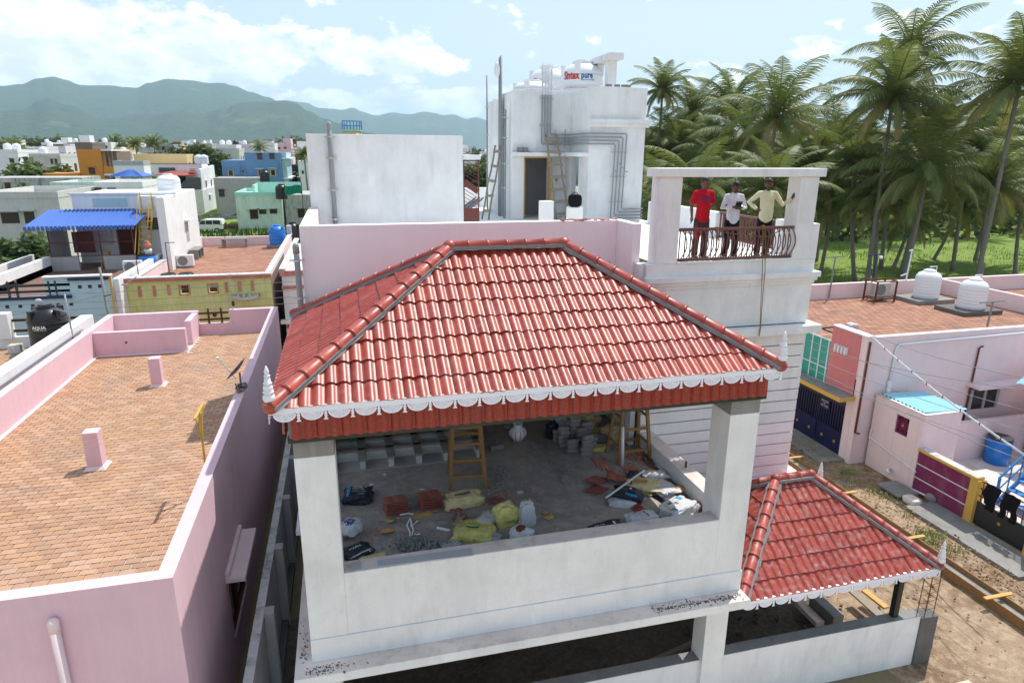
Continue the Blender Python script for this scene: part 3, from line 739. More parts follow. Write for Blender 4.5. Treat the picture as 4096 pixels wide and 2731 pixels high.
B('cornice', 'white_primer', tw, (XB, X1 + .16, YB - .13, YB, 11.18, 11.30), (XB, X1 + .1, YB - .08, YB, 11.06, 11.18), (X1, X1 + .16, YB, 22, 11.18, 11.30))
B('inner_wall', 'grey_wall', tw, (X0 + .2, XB, 24.2, 24.3, 8.062, 11.5), bevel=0)
dr = B('door_frame', 'wood_yellow', tw, (X0 + .42, X0 + .47, YL + .02, YL + .2, 8.062, ZL), (X0 + .47, 7.04, YL + .02, YL + .2, ZL - .05, ZL), (7.0, 7.08, YL + .02, YL + .2, 8.062, ZL - .05), bevel=.004)
wn = thing('tower_window', (X0 + .2, 23.2, 8.9), 'small barred window seen through the open tower doorway', 'window')
B('window_frame', 'wood_yellow', wn, (6.16, 6.2, 24.12, 24.19, 8.95, 10.0), (6.52, 6.56, 24.12, 24.19, 8.95, 10.0), (6.2, 6.52, 24.12, 24.19, 8.95, 8.99), (6.2, 6.52, 24.12, 24.19, 9.96, 10.0), bevel=0)
B('pane', 'print_white', wn, (6.2, 6.52, 24.17, 24.19, 8.99, 9.96), bevel=0)
for i in range(7): B('window_bar', 'black_metal', wn, (6.2, 6.52, 24.13, 24.14, 9.08 + i * .125, 9.095 + i * .125), bevel=0)
for i in range(3): B('window_bar', 'black_metal', wn, (6.27 + i * .08, 6.28 + i * .08, 24.11, 24.12, 8.99, 9.96), bevel=0)
MB().lathe([(.025, 0), (.03, .05), (.02, .07)], 10, Matrix.Translation((8.83, YB - .02, 11.82)) @ Matrix.Rotation(PI / 2, 4, 'X')).build('cctv_camera', 'print_white', tw)
B('switch_box', 'steel_grey', tw, (7.36, 7.43, YL + .42, YL + .45, 9.3, 9.5), bevel=0)
# grey supply pipes
sp = thing('supply_pipes', (8.6, 20.2, 8.2), 'bundle of four grey water pipes bending down across the tower front', 'pipes')
for i in range(4):
    xa = 6.66 + i * .10; zh = 10.58 + i * .105; xd = 8.52 + (i * .125); zb = 8.22 + i * .10
    seg_tube('pipe', 'pvc_grey', sp, [(xa, YL - .09, 13.0 - .1 * (i == 3)), (xa, YL - .09, zh), (xa + .03, YL - .09, zh - .03), (XB - .12, YL - .09, zh - .03), (XB - .09, YL - .12, zh - .03), (XB - .09, YB - .1, zh - .03), (XB - .06, YB - .13, zh - .03), (xd, YB - .13, zh - .03), (xd + .03, YB - .13, zh - .06), (xd - .02, YB - .13, zb + .03), (xd + .01, YB - .13, zb), (9.62, YB - .13, zb)], .024, 8)
for z in (12.0, 11.15): B('clamp', 'clamp', sp, (6.58, 7.06, YL - .06, YL - .03, z - .015, z + .015), bevel=0)
for x in (7.15, 7.5): B('clamp', 'clamp', sp, (x - .015, x + .015, YL - .06, YL - .03, 10.45, 11.05), bevel=0)
for z in (10.3, 9.55, 8.75): B('clamp', 'clamp', sp, (8.42, 8.98, YB - .11, YB - .08, z - .015, z + .015), bevel=0)
for i, z in enumerate((9.72, 9.95, 9.82, 9.70)): MB().tube([(8.51 + i * .125, YB - .2, z), (8.63 + i * .125, YB - .2, z)], .012, 6).build('valve_handle', 'tank_blue', sp); MB().tube([(8.51 + i * .125, YB - .12, z), (8.51 + i * .125, YB - .2, z)], .02, 6).build('valve', 'clamp', sp)
m, nt, b = base_mat('plastic_film', .18, .6); b.inputs['Base Color'].default_value = (.9, .9, .92, 1); b.inputs['Alpha'].default_value = .42
fm = MB()
for j in range(15):
    for k in range(14):
        a = 2 * PI * k / 14; rr = .17 + .05 * noise.noise(Vector((math.cos(a) * 2, math.sin(a) * 2, j * .6))) + .02 * random.random()
        fm.v.append((6.81 + rr * 1.15 * math.cos(a), YL - .09 + rr * .6 * math.sin(a), 12.1 + j * .068))
for j in range(14):
    for k in range(14): fm.f.append((j * 14 + k, j * 14 + (k + 1) % 14, (j + 1) * 14 + (k + 1) % 14, (j + 1) * 14 + k))
fm.build('plastic_wrap', 'plastic_film', sp)
bd = thing('pipe_bundle', (5.5, 23.5, 8.06), 'tall bundle of grey pipes standing against the tower left side', 'pipes')
for i in range(8): seg_tube('pipe', 'pvc_grey', bd, [(5.52 + .028 * (i % 2), 23.3 + i * .045, 8.07), (5.54 + .028 * (i % 2), 23.3 + i * .045, 13.3 + .12 * random.random())], .026, 8)
MB().ell((5.40, 23.3, 12.95), (.11, .1, .24), 6, 8).build('paper_tag', 'print_white', bd)
pipe_with_clamps('drain_pipe', [(5.5, 22.55, 11.62), (5.5, 22.55, 9.0), (5.5, 22.55, 8.2), (5.46, 22.45, 8.1)], .045, 'thick grey pipe with clamps on the tower left corner', clamps=((5.5, 22.55, 11.4), (5.5, 22.55, 10.75), (5.5, 22.55, 9.9), (5.5, 22.55, 9.1)))
pipe_with_clamps('drain_pipe', [(5.5, 25.4, 13.0), (5.5, 25.4, 8.1)], .03, 'thin grey pipe on the far left corner of the tower', clamps=((5.5, 25.4, 11.9), (5.5, 25.4, 10.9), (5.5, 25.4, 9.9)), vent=False)
def rough_ladder(name, base, top, w, n, label, ax, seed):
    rd = random.Random(seed); t = thing(name, base, label, 'ladder'); base, top = Vector(base), Vector(top); ax = Vector(ax)
    for s in (-1, 1):
        pts = [base.lerp(top, k / 6) + ax * (s * w / 2 * (1.12 - .2 * k / 6)) + Vector((rd.uniform(-.02, .02), rd.uniform(-.02, .02), 0)) for k in range(7)]
        MB().tube(pts, .032, 7).build('rail', 'wood_grey', t, smooth=True)
    for k in range(n):
        c = base.lerp(top, (k + .6) / n); e = rd.uniform(-.02, .02)
        MB().bar(c - ax * (w * .66) + Vector((0, -.04, e)), c + ax * (w * .66) + Vector((0, -.04, -e)), .035, .09).build('rung', 'wood_grey', t)
    return t
rough_ladder('wooden_ladder', (7.22, 21.35, 8.062), (6.9, 21.8, 10.85), .40, 7, 'rough wooden ladder leaning at the tower doorway', (1, 0, 0), 2)
rough_ladder('wooden_ladder', (4.75, 22.3, 8.062), (5.36, 23.0, 10.5), .24, 5, 'narrow rough wooden ladder leaning on the tower left corner', (.75, -.6, 0), 5)
lp = thing('spare_pipes', (4.2, 24.5, 8.06), 'heap of loose grey pipes lying behind the maroon gate', 'pipes')
for i in range(9): seg_tube('pipe', 'pvc_grey', lp, [(3.9 + i * .05, 23.8, 8.10 + .05 * (i % 3)), (4.9 + i * .05, 25.2, 8.5 + .05 * (i % 3))], .035, 7)
for (x, y, zt, lab) in ((5.33, 17.0, 9.03, 'taller short white masonry post on the terrace before the doorway'), (6.14, 17.0, 8.86, 'lower short white masonry post carrying a black backpack')):
    sp2 = B('masonry_post', 'white_primer', None, (x - .17 - .02 * (zt < 9), x + .17 + .02 * (zt < 9), y, y + .3, 8.062, zt), bevel=.015); tag(sp2, lab, 'post')
bp = thing('backpack', (6.14, 17.15, 8.86), 'black backpack standing on the lower white post', 'backpack')
MB().ell((6.14, 17.15, 9.03), (.185, .11, .17), 12, 16, ex=.55).build('body', 'black_cloth', bp, smooth=True); MB().ell((6.14, 17.06, 8.98), (.14, .05, .10), 8, 12, ex=.5).build('front_pocket', 'black_cloth', bp, smooth=True)
MB().tube([(6.06, 17.15, 9.19), (6.08, 17.15, 9.235), (6.14, 17.15, 9.245), (6.20, 17.15, 9.235), (6.22, 17.15, 9.19)], .012, 6).build('handle', 'black_cloth', bp)
for k, (x, y, zz_) in enumerate(((5.88, 22.06, 10.285), (6.08, 22.06, 10.285), (5.87, 22.06, 10.365), (6.07, 22.07, 10.365))):
    o = MB().box(-.09, .09, -.05, .05, 0, .075, Matrix.Translation((x, y - .06, zz_)) @ Matrix.Rotation(random.uniform(-.2, .2), 4, 'Z')).build('concrete_block', 'cement', None, bevel=.006); tag(o, 'grey concrete paver block stacked on the tower porch slab', 'block', 'blocks on the porch slab')
for k, x in enumerate((8.35, 8.62, 8.85, 8.98)):
    o = MB().box(-.08 - .03 * (k == 0), .08, -.05, .05, 0, .08, Matrix.Translation((x, YB + .11, ZT + .02))).build('concrete_block', 'cement', None, bevel=.006); tag(o, 'grey concrete block on the top edge of the tower', 'block', 'blocks on the tower parapet')
for k, (x, y, zz_, lx) in enumerate(((6.3, 21.98, 10.283, .5), (7.0, 22.0, 10.283, .45))):
    stones('slab_debris', 'cement', [(x + random.uniform(-lx, lx), y + random.uniform(-.08, .1), zz_ + .01) for _ in range(40)], .012, .045, 30 + k, 'grey mortar rubble scattered on the tower porch slab', 'rubble')
# tall T-shaped stub on the tower
ts = thing('concrete_stub', (8.95, 21.2, 12.2), 'white concrete T-shaped stub above the tower behind the water tank', 'pillar')
B('column', 'white_primer', ts, (8.78, 9.08, 21.7, 22.0, 11.7, 13.2)); B('beam', 'white_primer', ts, (8.70, 9.18, 21.4, 24.4, 13.2, 13.4))
# water tanks
def tank(name, c, R, Ht, mat, label, ribs=5, lugs=True, group=None, wavy=False):
    t = thing(name, c, label, 'water tank', group); x, y, z = c
    prof = [(R * .96, 0), (R, .03)]; zb = Ht * .72
    for k in range(ribs):
        z0 = .05 + (zb - .05) * k / ribs; z1 = .05 + (zb - .05) * (k + 1) / ribs; d = (z1 - z0)
        prof += [(R * .985, z0), (R, z0 + d * .12), (R, z0 + d * .88), (R * .985, z1)]
    prof += [(R * .985, zb), (R * 1.0, zb + .02), (R * .95, zb + (Ht - zb) * .25), (R * .80, zb + (Ht - zb) * .6), (R * .5, zb + (Ht - zb) * .82), (R * .46, zb + (Ht - zb) * .84)]
    MB().lathe(prof, 28, Matrix.Translation(c)).build('body', mat, t, smooth=False)
    for p in t.children[0].data.polygons: p.use_smooth = True
    MB().lathe([(R * .46, 0), (R * .48, .01), (R * .48, Ht * .055), (R * .36, Ht * .06), (R * .34, Ht * .085), (R * .1, Ht * .085)], 20, Matrix.Translation((x, y, z + Ht * .945))).build('lid', mat, t, smooth=False)
    if lugs:
        for k in range(4):
            a = PI / 4 + k * PI / 2 + .2; M = Matrix.Translation((x, y, z)) @ Matrix.Rotation(a, 4, 'Z')
            MB().box(R * .74, R * 1.01, -R * .13, R * .13, zb, zb + (Ht - zb) * .78, M).build('lug', mat, t, bevel=.015)
    return t
def wrap(c, R, th0, z0):
    return lambda u, v: Vector((c[0] + (R + .006) * math.cos(th0 + u / R), c[1] + (R + .006) * math.sin(th0 + u / R), z0 + v))
T1 = (8.42, 23.2, 11.7); t1 = tank('water_tank', T1, .74, 1.60, 'tank_white', 'white water tank with large red and blue lettering in front of the tower stub', 3)
th = math.atan2(-T1[1], -T1[0]) - .04
text_on('lettering', 'Sintex', .36, 'print_red', t1, wrap(T1, .74, th - .50, 12.80), .012, width=.62); text_on('lettering', 'pure', .28, 'print_blue', t1, wrap(T1, .74, th + .27, 12.80), .008, width=.40)
text_on('lettering', 'Antimicrobial', .08, 'print_blue', t1, wrap(T1, .74, th + .34, 12.66)); text_on('lettering', '( an ISO 9001:2015 Certified Company )', .075, 'print_red', t1, wrap(T1, .74, th - .1, 12.42))
T2 = (7.75, 24.9, 11.7); t2 = tank('water_tank', T2, .74, 1.60, 'tank_white', 'white water tank partly hidden behind the larger lettered one', 3)
th2 = math.atan2(-T2[1], -T2[0]); text_on('lettering', 'Sintex', .36, 'print_red', t2, wrap(T2, .74, th2 - .45, 12.72), .012, width=.62)
T3 = (6.75, 23.6, 11.7); t3 = tank('water_tank', T3, .70, 0.98, 'tank_white', 'low white water tank left of the pipe bundle on the tower', 2)
th3 = math.atan2(-T3[1], -T3[0]); text_on('lettering', '( an ISO 9001:2015 Certified Company )', .07, 'print_red', t3, wrap(T3, .70, th3 + .32, 12.3))
# ------------------------------------------------------------------ railings
rail_me = {}
def baluster(bow, h):
    pts = [(0, -bow * math.sin(PI * k / 8) ** .9, h * k / 8) for k in range(9)]
    return MB().tube(pts, .013, 6).mesh('baluster', 'rail_brown', smooth=True)
bs, bb = baluster(0, .60), baluster(.11, .60)
def railing(name, p, q, z, h, n, label, out):
    p, q = Vector((*p, z)), Vector((*q, z)); t = thing(name, p, label, 'railing'); d = (q - p).normalized(); o = Vector((*out, 0))
    MB().tube([p + Vector((0, 0, h)), q + Vector((0, 0, h))], .034, 8).build('top_rail', 'rail_brown', t, smooth=True)
    MB().tube([p + Vector((0, 0, .03)), q + Vector((0, 0, .03))], .030, 8).build('bottom_rail', 'rail_brown', t, smooth=True)
    L = (q - p).length; rz = math.atan2(d.y, d.x)
    for i in range(n):
        for me, dx in ((bs, 0), (bb, .45)):
            x = p + d * (L * (i + .25 + dx * .9) / n)
            sk = Matrix.Shear('XY', 4, (0, 0)) 
            M = Matrix.Translation(x + Vector((0, 0, .05))) @ Matrix.Rotation(rz, 4, 'Z')
            if me is bb:   # bowed sideways as well as out
                M = M @ Matrix.Rotation(rad(55), 4, 'Z')
            link('baluster', me, t, M=M @ Matrix.Diagonal((1, 1, (h - .06) / .60, 1)))
    return t
railing('balcony_railing', (6.76, 12.44), (9.50, 12.44), 8.09, .66, 22, 'brown metal railing with bowed balusters along the balcony front', (0, -1))
railing('terrace_railing', (10.0, 16.2), (10.0, 13.56), 8.07, .67, 20, 'brown metal railing behind the men on the terrace side', (1, 0))
# rope over the railing
ro = thing('rope', (9.0, 12.3, 6.6), 'brown rope hanging down from the balcony railing', 'rope')
for s, xo in ((0, 0), (1, .07)):
    MB().tube([(8.72 + xo, 12.42, 8.78), (8.72 + xo, 12.385, 8.6), (8.73 + xo * .9, 12.27, 7.82), (8.74 + xo * .5, 12.22, 7.2), (8.73 + xo * .2, 12.13, 6.55), (8.73, 12.13, 6.42)], .008, 6).build('strand', 'rope', ro)
MB().ell((8.735, 12.43, 8.77), (.05, .05, .045), 6, 8).build('knot', 'rope', ro); MB().ell((7.62, 12.43, 8.76), (.05, .05, .04), 6, 8).build('knot', 'rope', ro)
MB().tube([(7.62, 12.4, 8.76), (7.61, 12.38, 8.55), (7.63, 12.39, 8.38), (7.62, 12.4, 8.3)], .014, 6).build('strand', 'rope', ro)
MB().tube([(7.9, 12.52, 8.66), (8.5, 12.56, 8.56), (9.0, 12.6, 8.54), (9.4, 12.56, 8.72)], .010, 6).build('strand', 'rope', ro)
# ------------------------------------------------------------------ people
def mk_skin(name, c): return plain(name, c, .55, .4, 0, .12, 30)
mk_skin('skin_a', hexc(112, 78, 62)); mk_skin('skin_b', hexc(100, 70, 58)); mk_skin('skin_c', hexc(92, 64, 52))
plain('hair', (.012, .011, .011), .6, .4, 0, .3, 60); plain('hair_grey', (.022, .022, .022), .6, .4, 0, .5, 60)
def cloth(name, c):
    m, nt, b = base_mat(name, .85, .2); p = pos(nt)
    f = noise_tex(nt, scl(nt, p, (9, 9, 5)), 1, 5, .6, 1.2)
    nt.links.new(mixc(nt, f, dk(c, .86), c), b.inputs['Base Color']); bump(nt, b, f, 1.0, .05)
    return m
cloth('shirt_red', hexc(196, 24, 44)); cloth('shirt_white', (.76, .77, .84)); cloth('shirt_cream', hexc(226, 222, 186)); cloth('trouser_brown', hexc(74, 60, 54)); cloth('trouser_black', (.012, .012, .014))
def loft(m, pts, rs):
    """organic limb: closed elliptic rings (rx, ry) along a path, rounded ends"""
    pts = [Vector(p) for p in pts]; m_ = []
    n = 12; o = len(m.v); K = len(pts)
    for i, p in enumerate(pts):
        d = (pts[min(i + 1, K - 1)] - pts[max(0, i - 1)]).normalized()
        y = Vector((0, 1, 0)); x = y.cross(d)
        if x.length < .2: x = Vector((1, 0, 0))
        x.normalize(); y2 = d.cross(x).normalized(); rx, ry = rs[i] if isinstance(rs[i], tuple) else (rs[i], rs[i])
        for k in range(n):
            t = 2 * PI * k / n; m.v.append(tuple(p + x * rx * math.cos(t) + y2 * ry * math.sin(t)))
    for i in range(K - 1):
        for k in range(n):
            a, b = o + i * n + k, o + i * n + (k + 1) % n; m.f.append((a, b, b + n, a + n))
    m.f.append(tuple(o + k for k in reversed(range(n)))); m.f.append(tuple(o + (K - 1) * n + k for k in range(n)))
    m.ell(tuple(pts[0]), (min(rs[0]) * .98 if isinstance(rs[0], tuple) else rs[0] * .98,) * 3, 6, 10); m.ell(tuple(pts[-1]), (min(rs[-1]) * .98 if isinstance(rs[-1], tuple) else rs[-1] * .98,) * 3, 6, 10)
def fuse(m, name, mat, parent, vox=.012):
    o = m.build(name, mat, parent, smooth=True)
    r = o.modifiers.new('fuse', 'REMESH'); r.mode = 'VOXEL'; r.voxel_size = vox; r.use_smooth_shade = True
    s = o.modifiers.new('smooth', 'SMOOTH'); s.factor = .5; s.iterations = 4
    return o
def hand(m, wrist, fwd, side, up, curl=.5):
    """palm plus five unequal bent fingers"""
    w, f, s, u = Vector(wrist), Vector(fwd).normalized(), Vector(side).normalized(), Vector(up).normalized()
    pc = w + f * .05; loft(m, [w - f * .01, w + f * .03, w + f * .085], [(.026, .018), (.04, .017), (.038, .014)])
    for k, L in enumerate((.070, .080, .074, .058)):
        b = w + f * .085 + s * ((k - 1.5) * .019); mid = b + f * (L * .5 * (1 - .35 * curl)) - u * (L * .4 * curl); e = mid + f * (L * .45 * (1 - curl)) - u * (L * .5 * curl)
        loft(m, [b - f * .01, mid, e], [.0095, .0088, .0072])
    b = w + f * .03 - s * .034; mid = b + f * .035 - s * .022 - u * .012; loft(m, [b, mid, mid + f * .03 - u * .012], [.012, .010, .008])
def person(loc, rz, label, h, skin, shirt, trousers, hair, armL, armR, head_yaw, head_pitch, belly=.0, short=False, beard=False, sc=1.0):
    """figure in own coordinates facing -Y; arms as shoulder-elbow-wrist-hand data (x right in own frame)"""
    p = proto('person', loc, label, 'person', None, rz); k = h / 1.70; p.scale = (k, k, k)
    body = MB()
    # hidden trunk keeps the body one continuous figure
    loft(body, [(0, 0, .90), (0, 0, 1.10), (0, .0, 1.30), (0, .01, 1.42), (0, .0, 1.48), (0, -.012, 1.54)], [(.12, .085), (.12, .085), (.14, .09), (.10, .07), (.058, .055), (.055, .055)])
    for s in (-1, 1): loft(body, [(s * .09, 0, .92), (s * .095, -.01, .5), (s * .1, .0, .09)], [.07, .05, .036]); loft(body, [(s * .105, .03, .045), (s * .115, -.10, .04), (s * .12, -.17, .03)], [(.045, .04), (.045, .032), (.035, .022)])
    Hm = Matrix.Translation((0, -.02, 1.585)) @ Matrix.Diagonal((1.1, 1.1, 1.08, 1)) @ Matrix.Rotation(head_yaw, 4, 'Z') @ Matrix.Rotation(head_pitch, 4, 'X')
    hm = MB(); hm.ell((0, .005, .035), (.073, .092, .098), 14, 18); hm.ell((0, -.028, -.035), (.056, .062, .062), 10, 14); hm.ell((0, -.06, -.072), (.032, .03, .024), 8, 10)
    hm.ell((0, -.098, .0), (.013, .02, .022), 6, 8); hm.ell((0, -.086, .022), (.010, .014, .03), 6, 8); hm.ell((0, -.09, -.040), (.024, .010, .007), 5, 8); hm.ell((0, -.088, -.052), (.02, .010, .007), 5, 8)
    for s in (-1, 1): hm.ell((s * .076, .012, .008), (.012, .02, .032), 6, 8); hm.ell((s * .03, -.083, .035), (.022, .012, .007), 5, 8)
    body.add(hm.v, hm.f, Hm)
    shm = MB(); arms = ((-1, armL), (1, armR))
    for s, (el_, wr, hf, hs_, hu, cu) in arms:
        sh_ = Vector((s * .168, .01, 1.395)); el_, wr = Vector(el_), Vector(wr)
        loft(body, [sh_, sh_.lerp(el_, .5), el_, el_.lerp(wr, .35), wr], [.047, .044, .038, .038, .026])
        hand(body, wr, hf, hs_, hu, cu)
        if short: loft(shm, [Vector((s * .10, 0, 1.41)), sh_ + Vector((0, 0, .012)), sh_.lerp(el_, .35), sh_.lerp(el_, .62)], [.062, .068, .068, .072])
        else:
            e2 = el_.lerp(wr, .82); loft(shm, [Vector((s * .10, 0, 1.41)), sh_ + Vector((0, 0, .012)), sh_.lerp(el_, .5), el_, el_.lerp(wr, .4), e2], [.06, .064, .056, .052, .048, .040])
    fuse(body, 'body', skin, p, .0105)
    loft(shm, [(0, -.005, .80), (0, -.01 - belly * .5, .92), (0, -.012 - belly, 1.05), (0, -.012 - belly * .5, 1.2), (0, -.005, 1.34), (0, .005, 1.43), (0, .0, 1.475)], [(.158, .112), (.156, .118 + belly), (.152, .12 + belly), (.158, .118), (.162, .112), (.125, .085), (.062, .062)])
    so_ = fuse(shm, 'shirt', shirt, p, .013)
    tm = MB()
    loft(tm, [(0, 0, .76), (0, 0, .86), (0, 0, .94)], [(.155, .105), (.158, .11), (.155, .108)])
    for s in (-1, 1): loft(tm, [(s * .08, 0, .84), (s * .09, -.005, .62), (s * .095, -.01, .40), (s * .1, .0, .2), (s * .105, .01, .05)], [(.092, .1), .088, .074, .07, .074])
    fuse(tm, 'trousers', trousers, p, .014)
    hr = MB(); hr.ell((0, .014, .058), (.080, .096, .092), 12, 18); hr.ell((0, .05, .01), (.072, .06, .07), 8, 12)
    cut = MB()
    hv = [Vector(v) for v in hr.v]; keep = [f for f in hr.f if not (sum(hv[i].y for i in f) / len(f) < -.028 and sum(hv[i].z for i in f) / len(f) < .088)]
    hr.f = keep
    hr.v = [tuple(Vector(v) * (1 + .03 * noise.noise(Vector(v) * 60))) for v in hr.v]
    MB().add(hr.v, hr.f, Hm).build('hair', hair, p, smooth=True)
    fc = MB()
    for s in (-1, 1): fc.ell((s * .029, -.086, .022), (.012, .006, .005), 4, 8, Hm); fc.ell((s * .03, -.089, .046), (.02, .005, .004), 4, 8, Hm)
    fc.ell((0, -.098, -.028), (.026, .008, .006), 4, 8, Hm)
    if beard: fc.ell((0, -.066, -.078), (.034, .026, .026), 6, 10, Hm); [fc.ell((s * .05, -.035, -.05), (.014, .03, .032), 6, 8, Hm) for s in (-1, 1)]
    fc.build('facial_hair', hair, p, smooth=True)
    return p, so_
def arm(el_, wr, hf, hs_, hu, cu=.45): return (el_, wr, hf, hs_, hu, cu)
M1, s1 = person((7.62, 13.05, 8.064), rad(-12), 'man in red printed T-shirt and brown trousers at the balcony left', 1.69, 'skin_a', 'shirt_red', 'trouser_brown', 'hair_grey',
    arm((-.24, .04, 1.12), (-.235, -.02, .88), (0, -.1, -1), (0, 1, 0), (1, 0, 0), .35), arm((.265, .10, 1.14), (.10, .16, 1.02), (-1, .1, 0), (0, 0, 1), (0, 1, 0), .5), rad(24), rad(8), .02, True)
M2, s2 = person((8.35, 13.02, 8.064), rad(-14), 'man in white shirt and black trousers looking down at a controller', 1.60, 'skin_b', 'shirt_white', 'trouser_black', 'hair',
    arm((-.27, -.02, 1.13), (-.07, -.25, 1.17), (.75, -.5, .15), (.3, .3, .9), (-.3, -.6, .3), .7), arm((.27, -.02, 1.13), (.09, -.25, 1.16), (-.65, -.55, .15), (-.3, .3, .9), (.3, -.6, .3), .7), rad(14), rad(26))
M3, s3 = person((9.16, 13.0, 8.064), rad(-20), 'man in cream shirt with one hand on hip and the other on the pillar', 1.66, 'skin_c', 'shirt_cream', 'trouser_black', 'hair',
    arm((-.38, .08, 1.20), (-.19, -.03, 1.04), (.8, -.5, -.2), (0, 1, -.3), (0, .2, 1), .4), arm((.33, -.12, 1.16), (.47, -.27, 1.34), (.35, -.2, .9), (-.5, .7, .2), (-.6, -.6, .2), .25), rad(-14), rad(5), .045, False, True)
def chest(u, v):
    x = u; y = -(.124 + .012 + .006) * math.sqrt(max(.05, 1 - (x / .20) ** 2)) - .008 - .02 * max(0, 1.3 - (1.24 + v)) * 2
    return Vector((x, y, 1.24 + v))
text_on('chest_print', 'LOS ANGELES', .058, 'print_navy', M1, lambda u, v: chest(u, v + .065), .003, sx=.86); text_on('chest_print', 'QUARTERBACK', .034, 'print_navy', M1, lambda u, v: chest(u, v + .01), .001, sx=.95); text_on('chest_print', 'California', .036, 'print_navy', M1, lambda u, v: chest(u, v - .045)); text_on('chest_print', 'ESTD 1985', .02, 'print_navy', M1, lambda u, v: chest(u, v + .115))
for z in (.93, 1.03, 1.13, 1.23, 1.33):
    for Mx, yy in ((M2, -.137), (M3, -.172 if z < 1.15 else -.145)): MB().ell((0, yy, z), (.006, .004, .006), 4, 6).build('button', 'tank_white', Mx)
rc = thing('remote_controller', (8.42, 12.75, 9.2), 'black drone remote controller held by the man in white', 'controller')
Mr = M2.matrix_basis.copy(); Mr = Matrix.Translation(M2.location) @ Matrix.Rotation(rad(-14), 4, "Z") @ Matrix.Diagonal((.94, .94, .94, 1)) @ Matrix.Translation((.015, -.34, 1.20)) @ Matrix.Rotation(rad(28), 4, 'X')
MB().box(-.085, .085, -.05, .05, -.018, .018, Mr).build('body', 'black_metal', rc, bevel=.01); MB().box(-.07, .07, .045, .055, .0, .10, Mr).build('screen', 'glass_dark', rc)
rb = thing('red_bag', (7.42, 12.75, 8.5), 'small red bag hanging at the hand of the man in red', 'bag')
MB().ell((7.43, 12.86, 8.62), (.07, .05, .11), 8, 10, ex=.7).build('bag_body', 'shirt_red', rb, smooth=True); MB().tube([(7.40, 12.87, 8.7), (7.42, 12.89, 8.80), (7.46, 12.87, 8.7)], .008, 6).build('handle', 'shirt_red', rb)
# ------------------------------------------------------------------ things lying in the veranda (floor z = 3.95)
FZ = 3.952
fl = lambda x, y, z=FZ: pz(x, y, z)
z5 = lambda x, y: fl(1300 + x / 2.489, 1620 + y / 2.489)
z6 = lambda x, y: fl(2100 + x / 2.851, 1600 + y / 2.851)
stucco('brown_cement', (.34, .29, .25), .35, .1, grime_amt=.3)
# masonry grid of low ribs, white inside with raw cement tops
mg = thing('masonry_grid', (.9, 13.4, FZ), 'grid of low white masonry compartments with raw cement tops at the back of the veranda', 'masonry grid')
xs = [-.5, .10, .68, 1.26, 1.84, 2.55]; ys = [12.62, 13.15, 13.68, 14.25]
for i, x in enumerate(xs):
    for j in range(3):
        B('rib', 'off_white', mg, (x - .055, x + .055, ys[j] + .05, ys[j + 1] - .05, FZ, FZ + .20), bevel=0); B('rib_cap', 'brown_cement', mg, (x - .085, x + .085, ys[j] - .06 * (j > 0), ys[j + 1] + .06, FZ + .20, FZ + .252), bevel=.012)
for j, y in enumerate(ys):
    if j == 0: continue
    B('rib', 'off_white', mg, (xs[0] - .055, xs[-1] + .055, y - .05, y + .05, FZ, FZ + .20), bevel=0); B('rib_cap', 'brown_cement', mg, (xs[0] - .07, xs[-1] + .07, y - .062, y + .062, FZ + .20, FZ + .245), bevel=.015)
B('compartment_floor', 'grey_wall', mg, (xs[0], xs[-1], ys[0], ys[-1], FZ, FZ + .01), bevel=0)
def stool_ladder(c, w, d, h, n, label, rz):
    t = proto('step_ladder', c, label, 'ladder', None, rz)
    top = .62
    P = {}
    for sx in (-1, 1):
        for sy in (-1, 1):
            a = Vector((sx * w / 2, sy * d / 2, 0)); b = Vector((sx * w / 2 * top, sy * d / 2 * .45, h)); P[sx, sy] = (a, b)
            MB().bar(a, b, .055, .07).build('leg', 'wood_ladder', t, bevel=.004)
    for k in range(n):
        f = .13 + .82 * k / (n - 1)
        for sy in ((-1,) if k % 2 else (-1, 1)):
            a = P[-1, sy][0].lerp(P[-1, sy][1], f); b = P[1, sy][0].lerp(P[1, sy][1], f); MB().bar(a, b, .035, .06).build('rung', 'wood_ladder', t, bevel=.003)
    for f in (.2, .55, .9):
        for sx in (-1, 1):
            a = P[sx, -1][0].lerp(P[sx, -1][1], f); b = P[sx, 1][0].lerp(P[sx, 1][1], f); MB().bar(a, b, .035, .05).build('side_rail', 'wood_ladder', t, bevel=.003)
    B('top_board', 'wood_ladder', t, (-w / 2 * top - .03, w / 2 * top + .03, -d / 2 * .5, d / 2 * .5, h, h + .035))
    return t
stool_ladder((2.09, 11.70, FZ), .70, .66, 2.0, 6, 'wooden step ladder standing in the middle of the veranda floor', rad(-6))
stool_ladder((5.72, 12.02, FZ), .74, .58, 1.75, 4, 'wooden step ladder standing by the low right wall', rad(2))
plain('board_grey', (.42, .42, .44), .7, .3, 0, .1, 12)
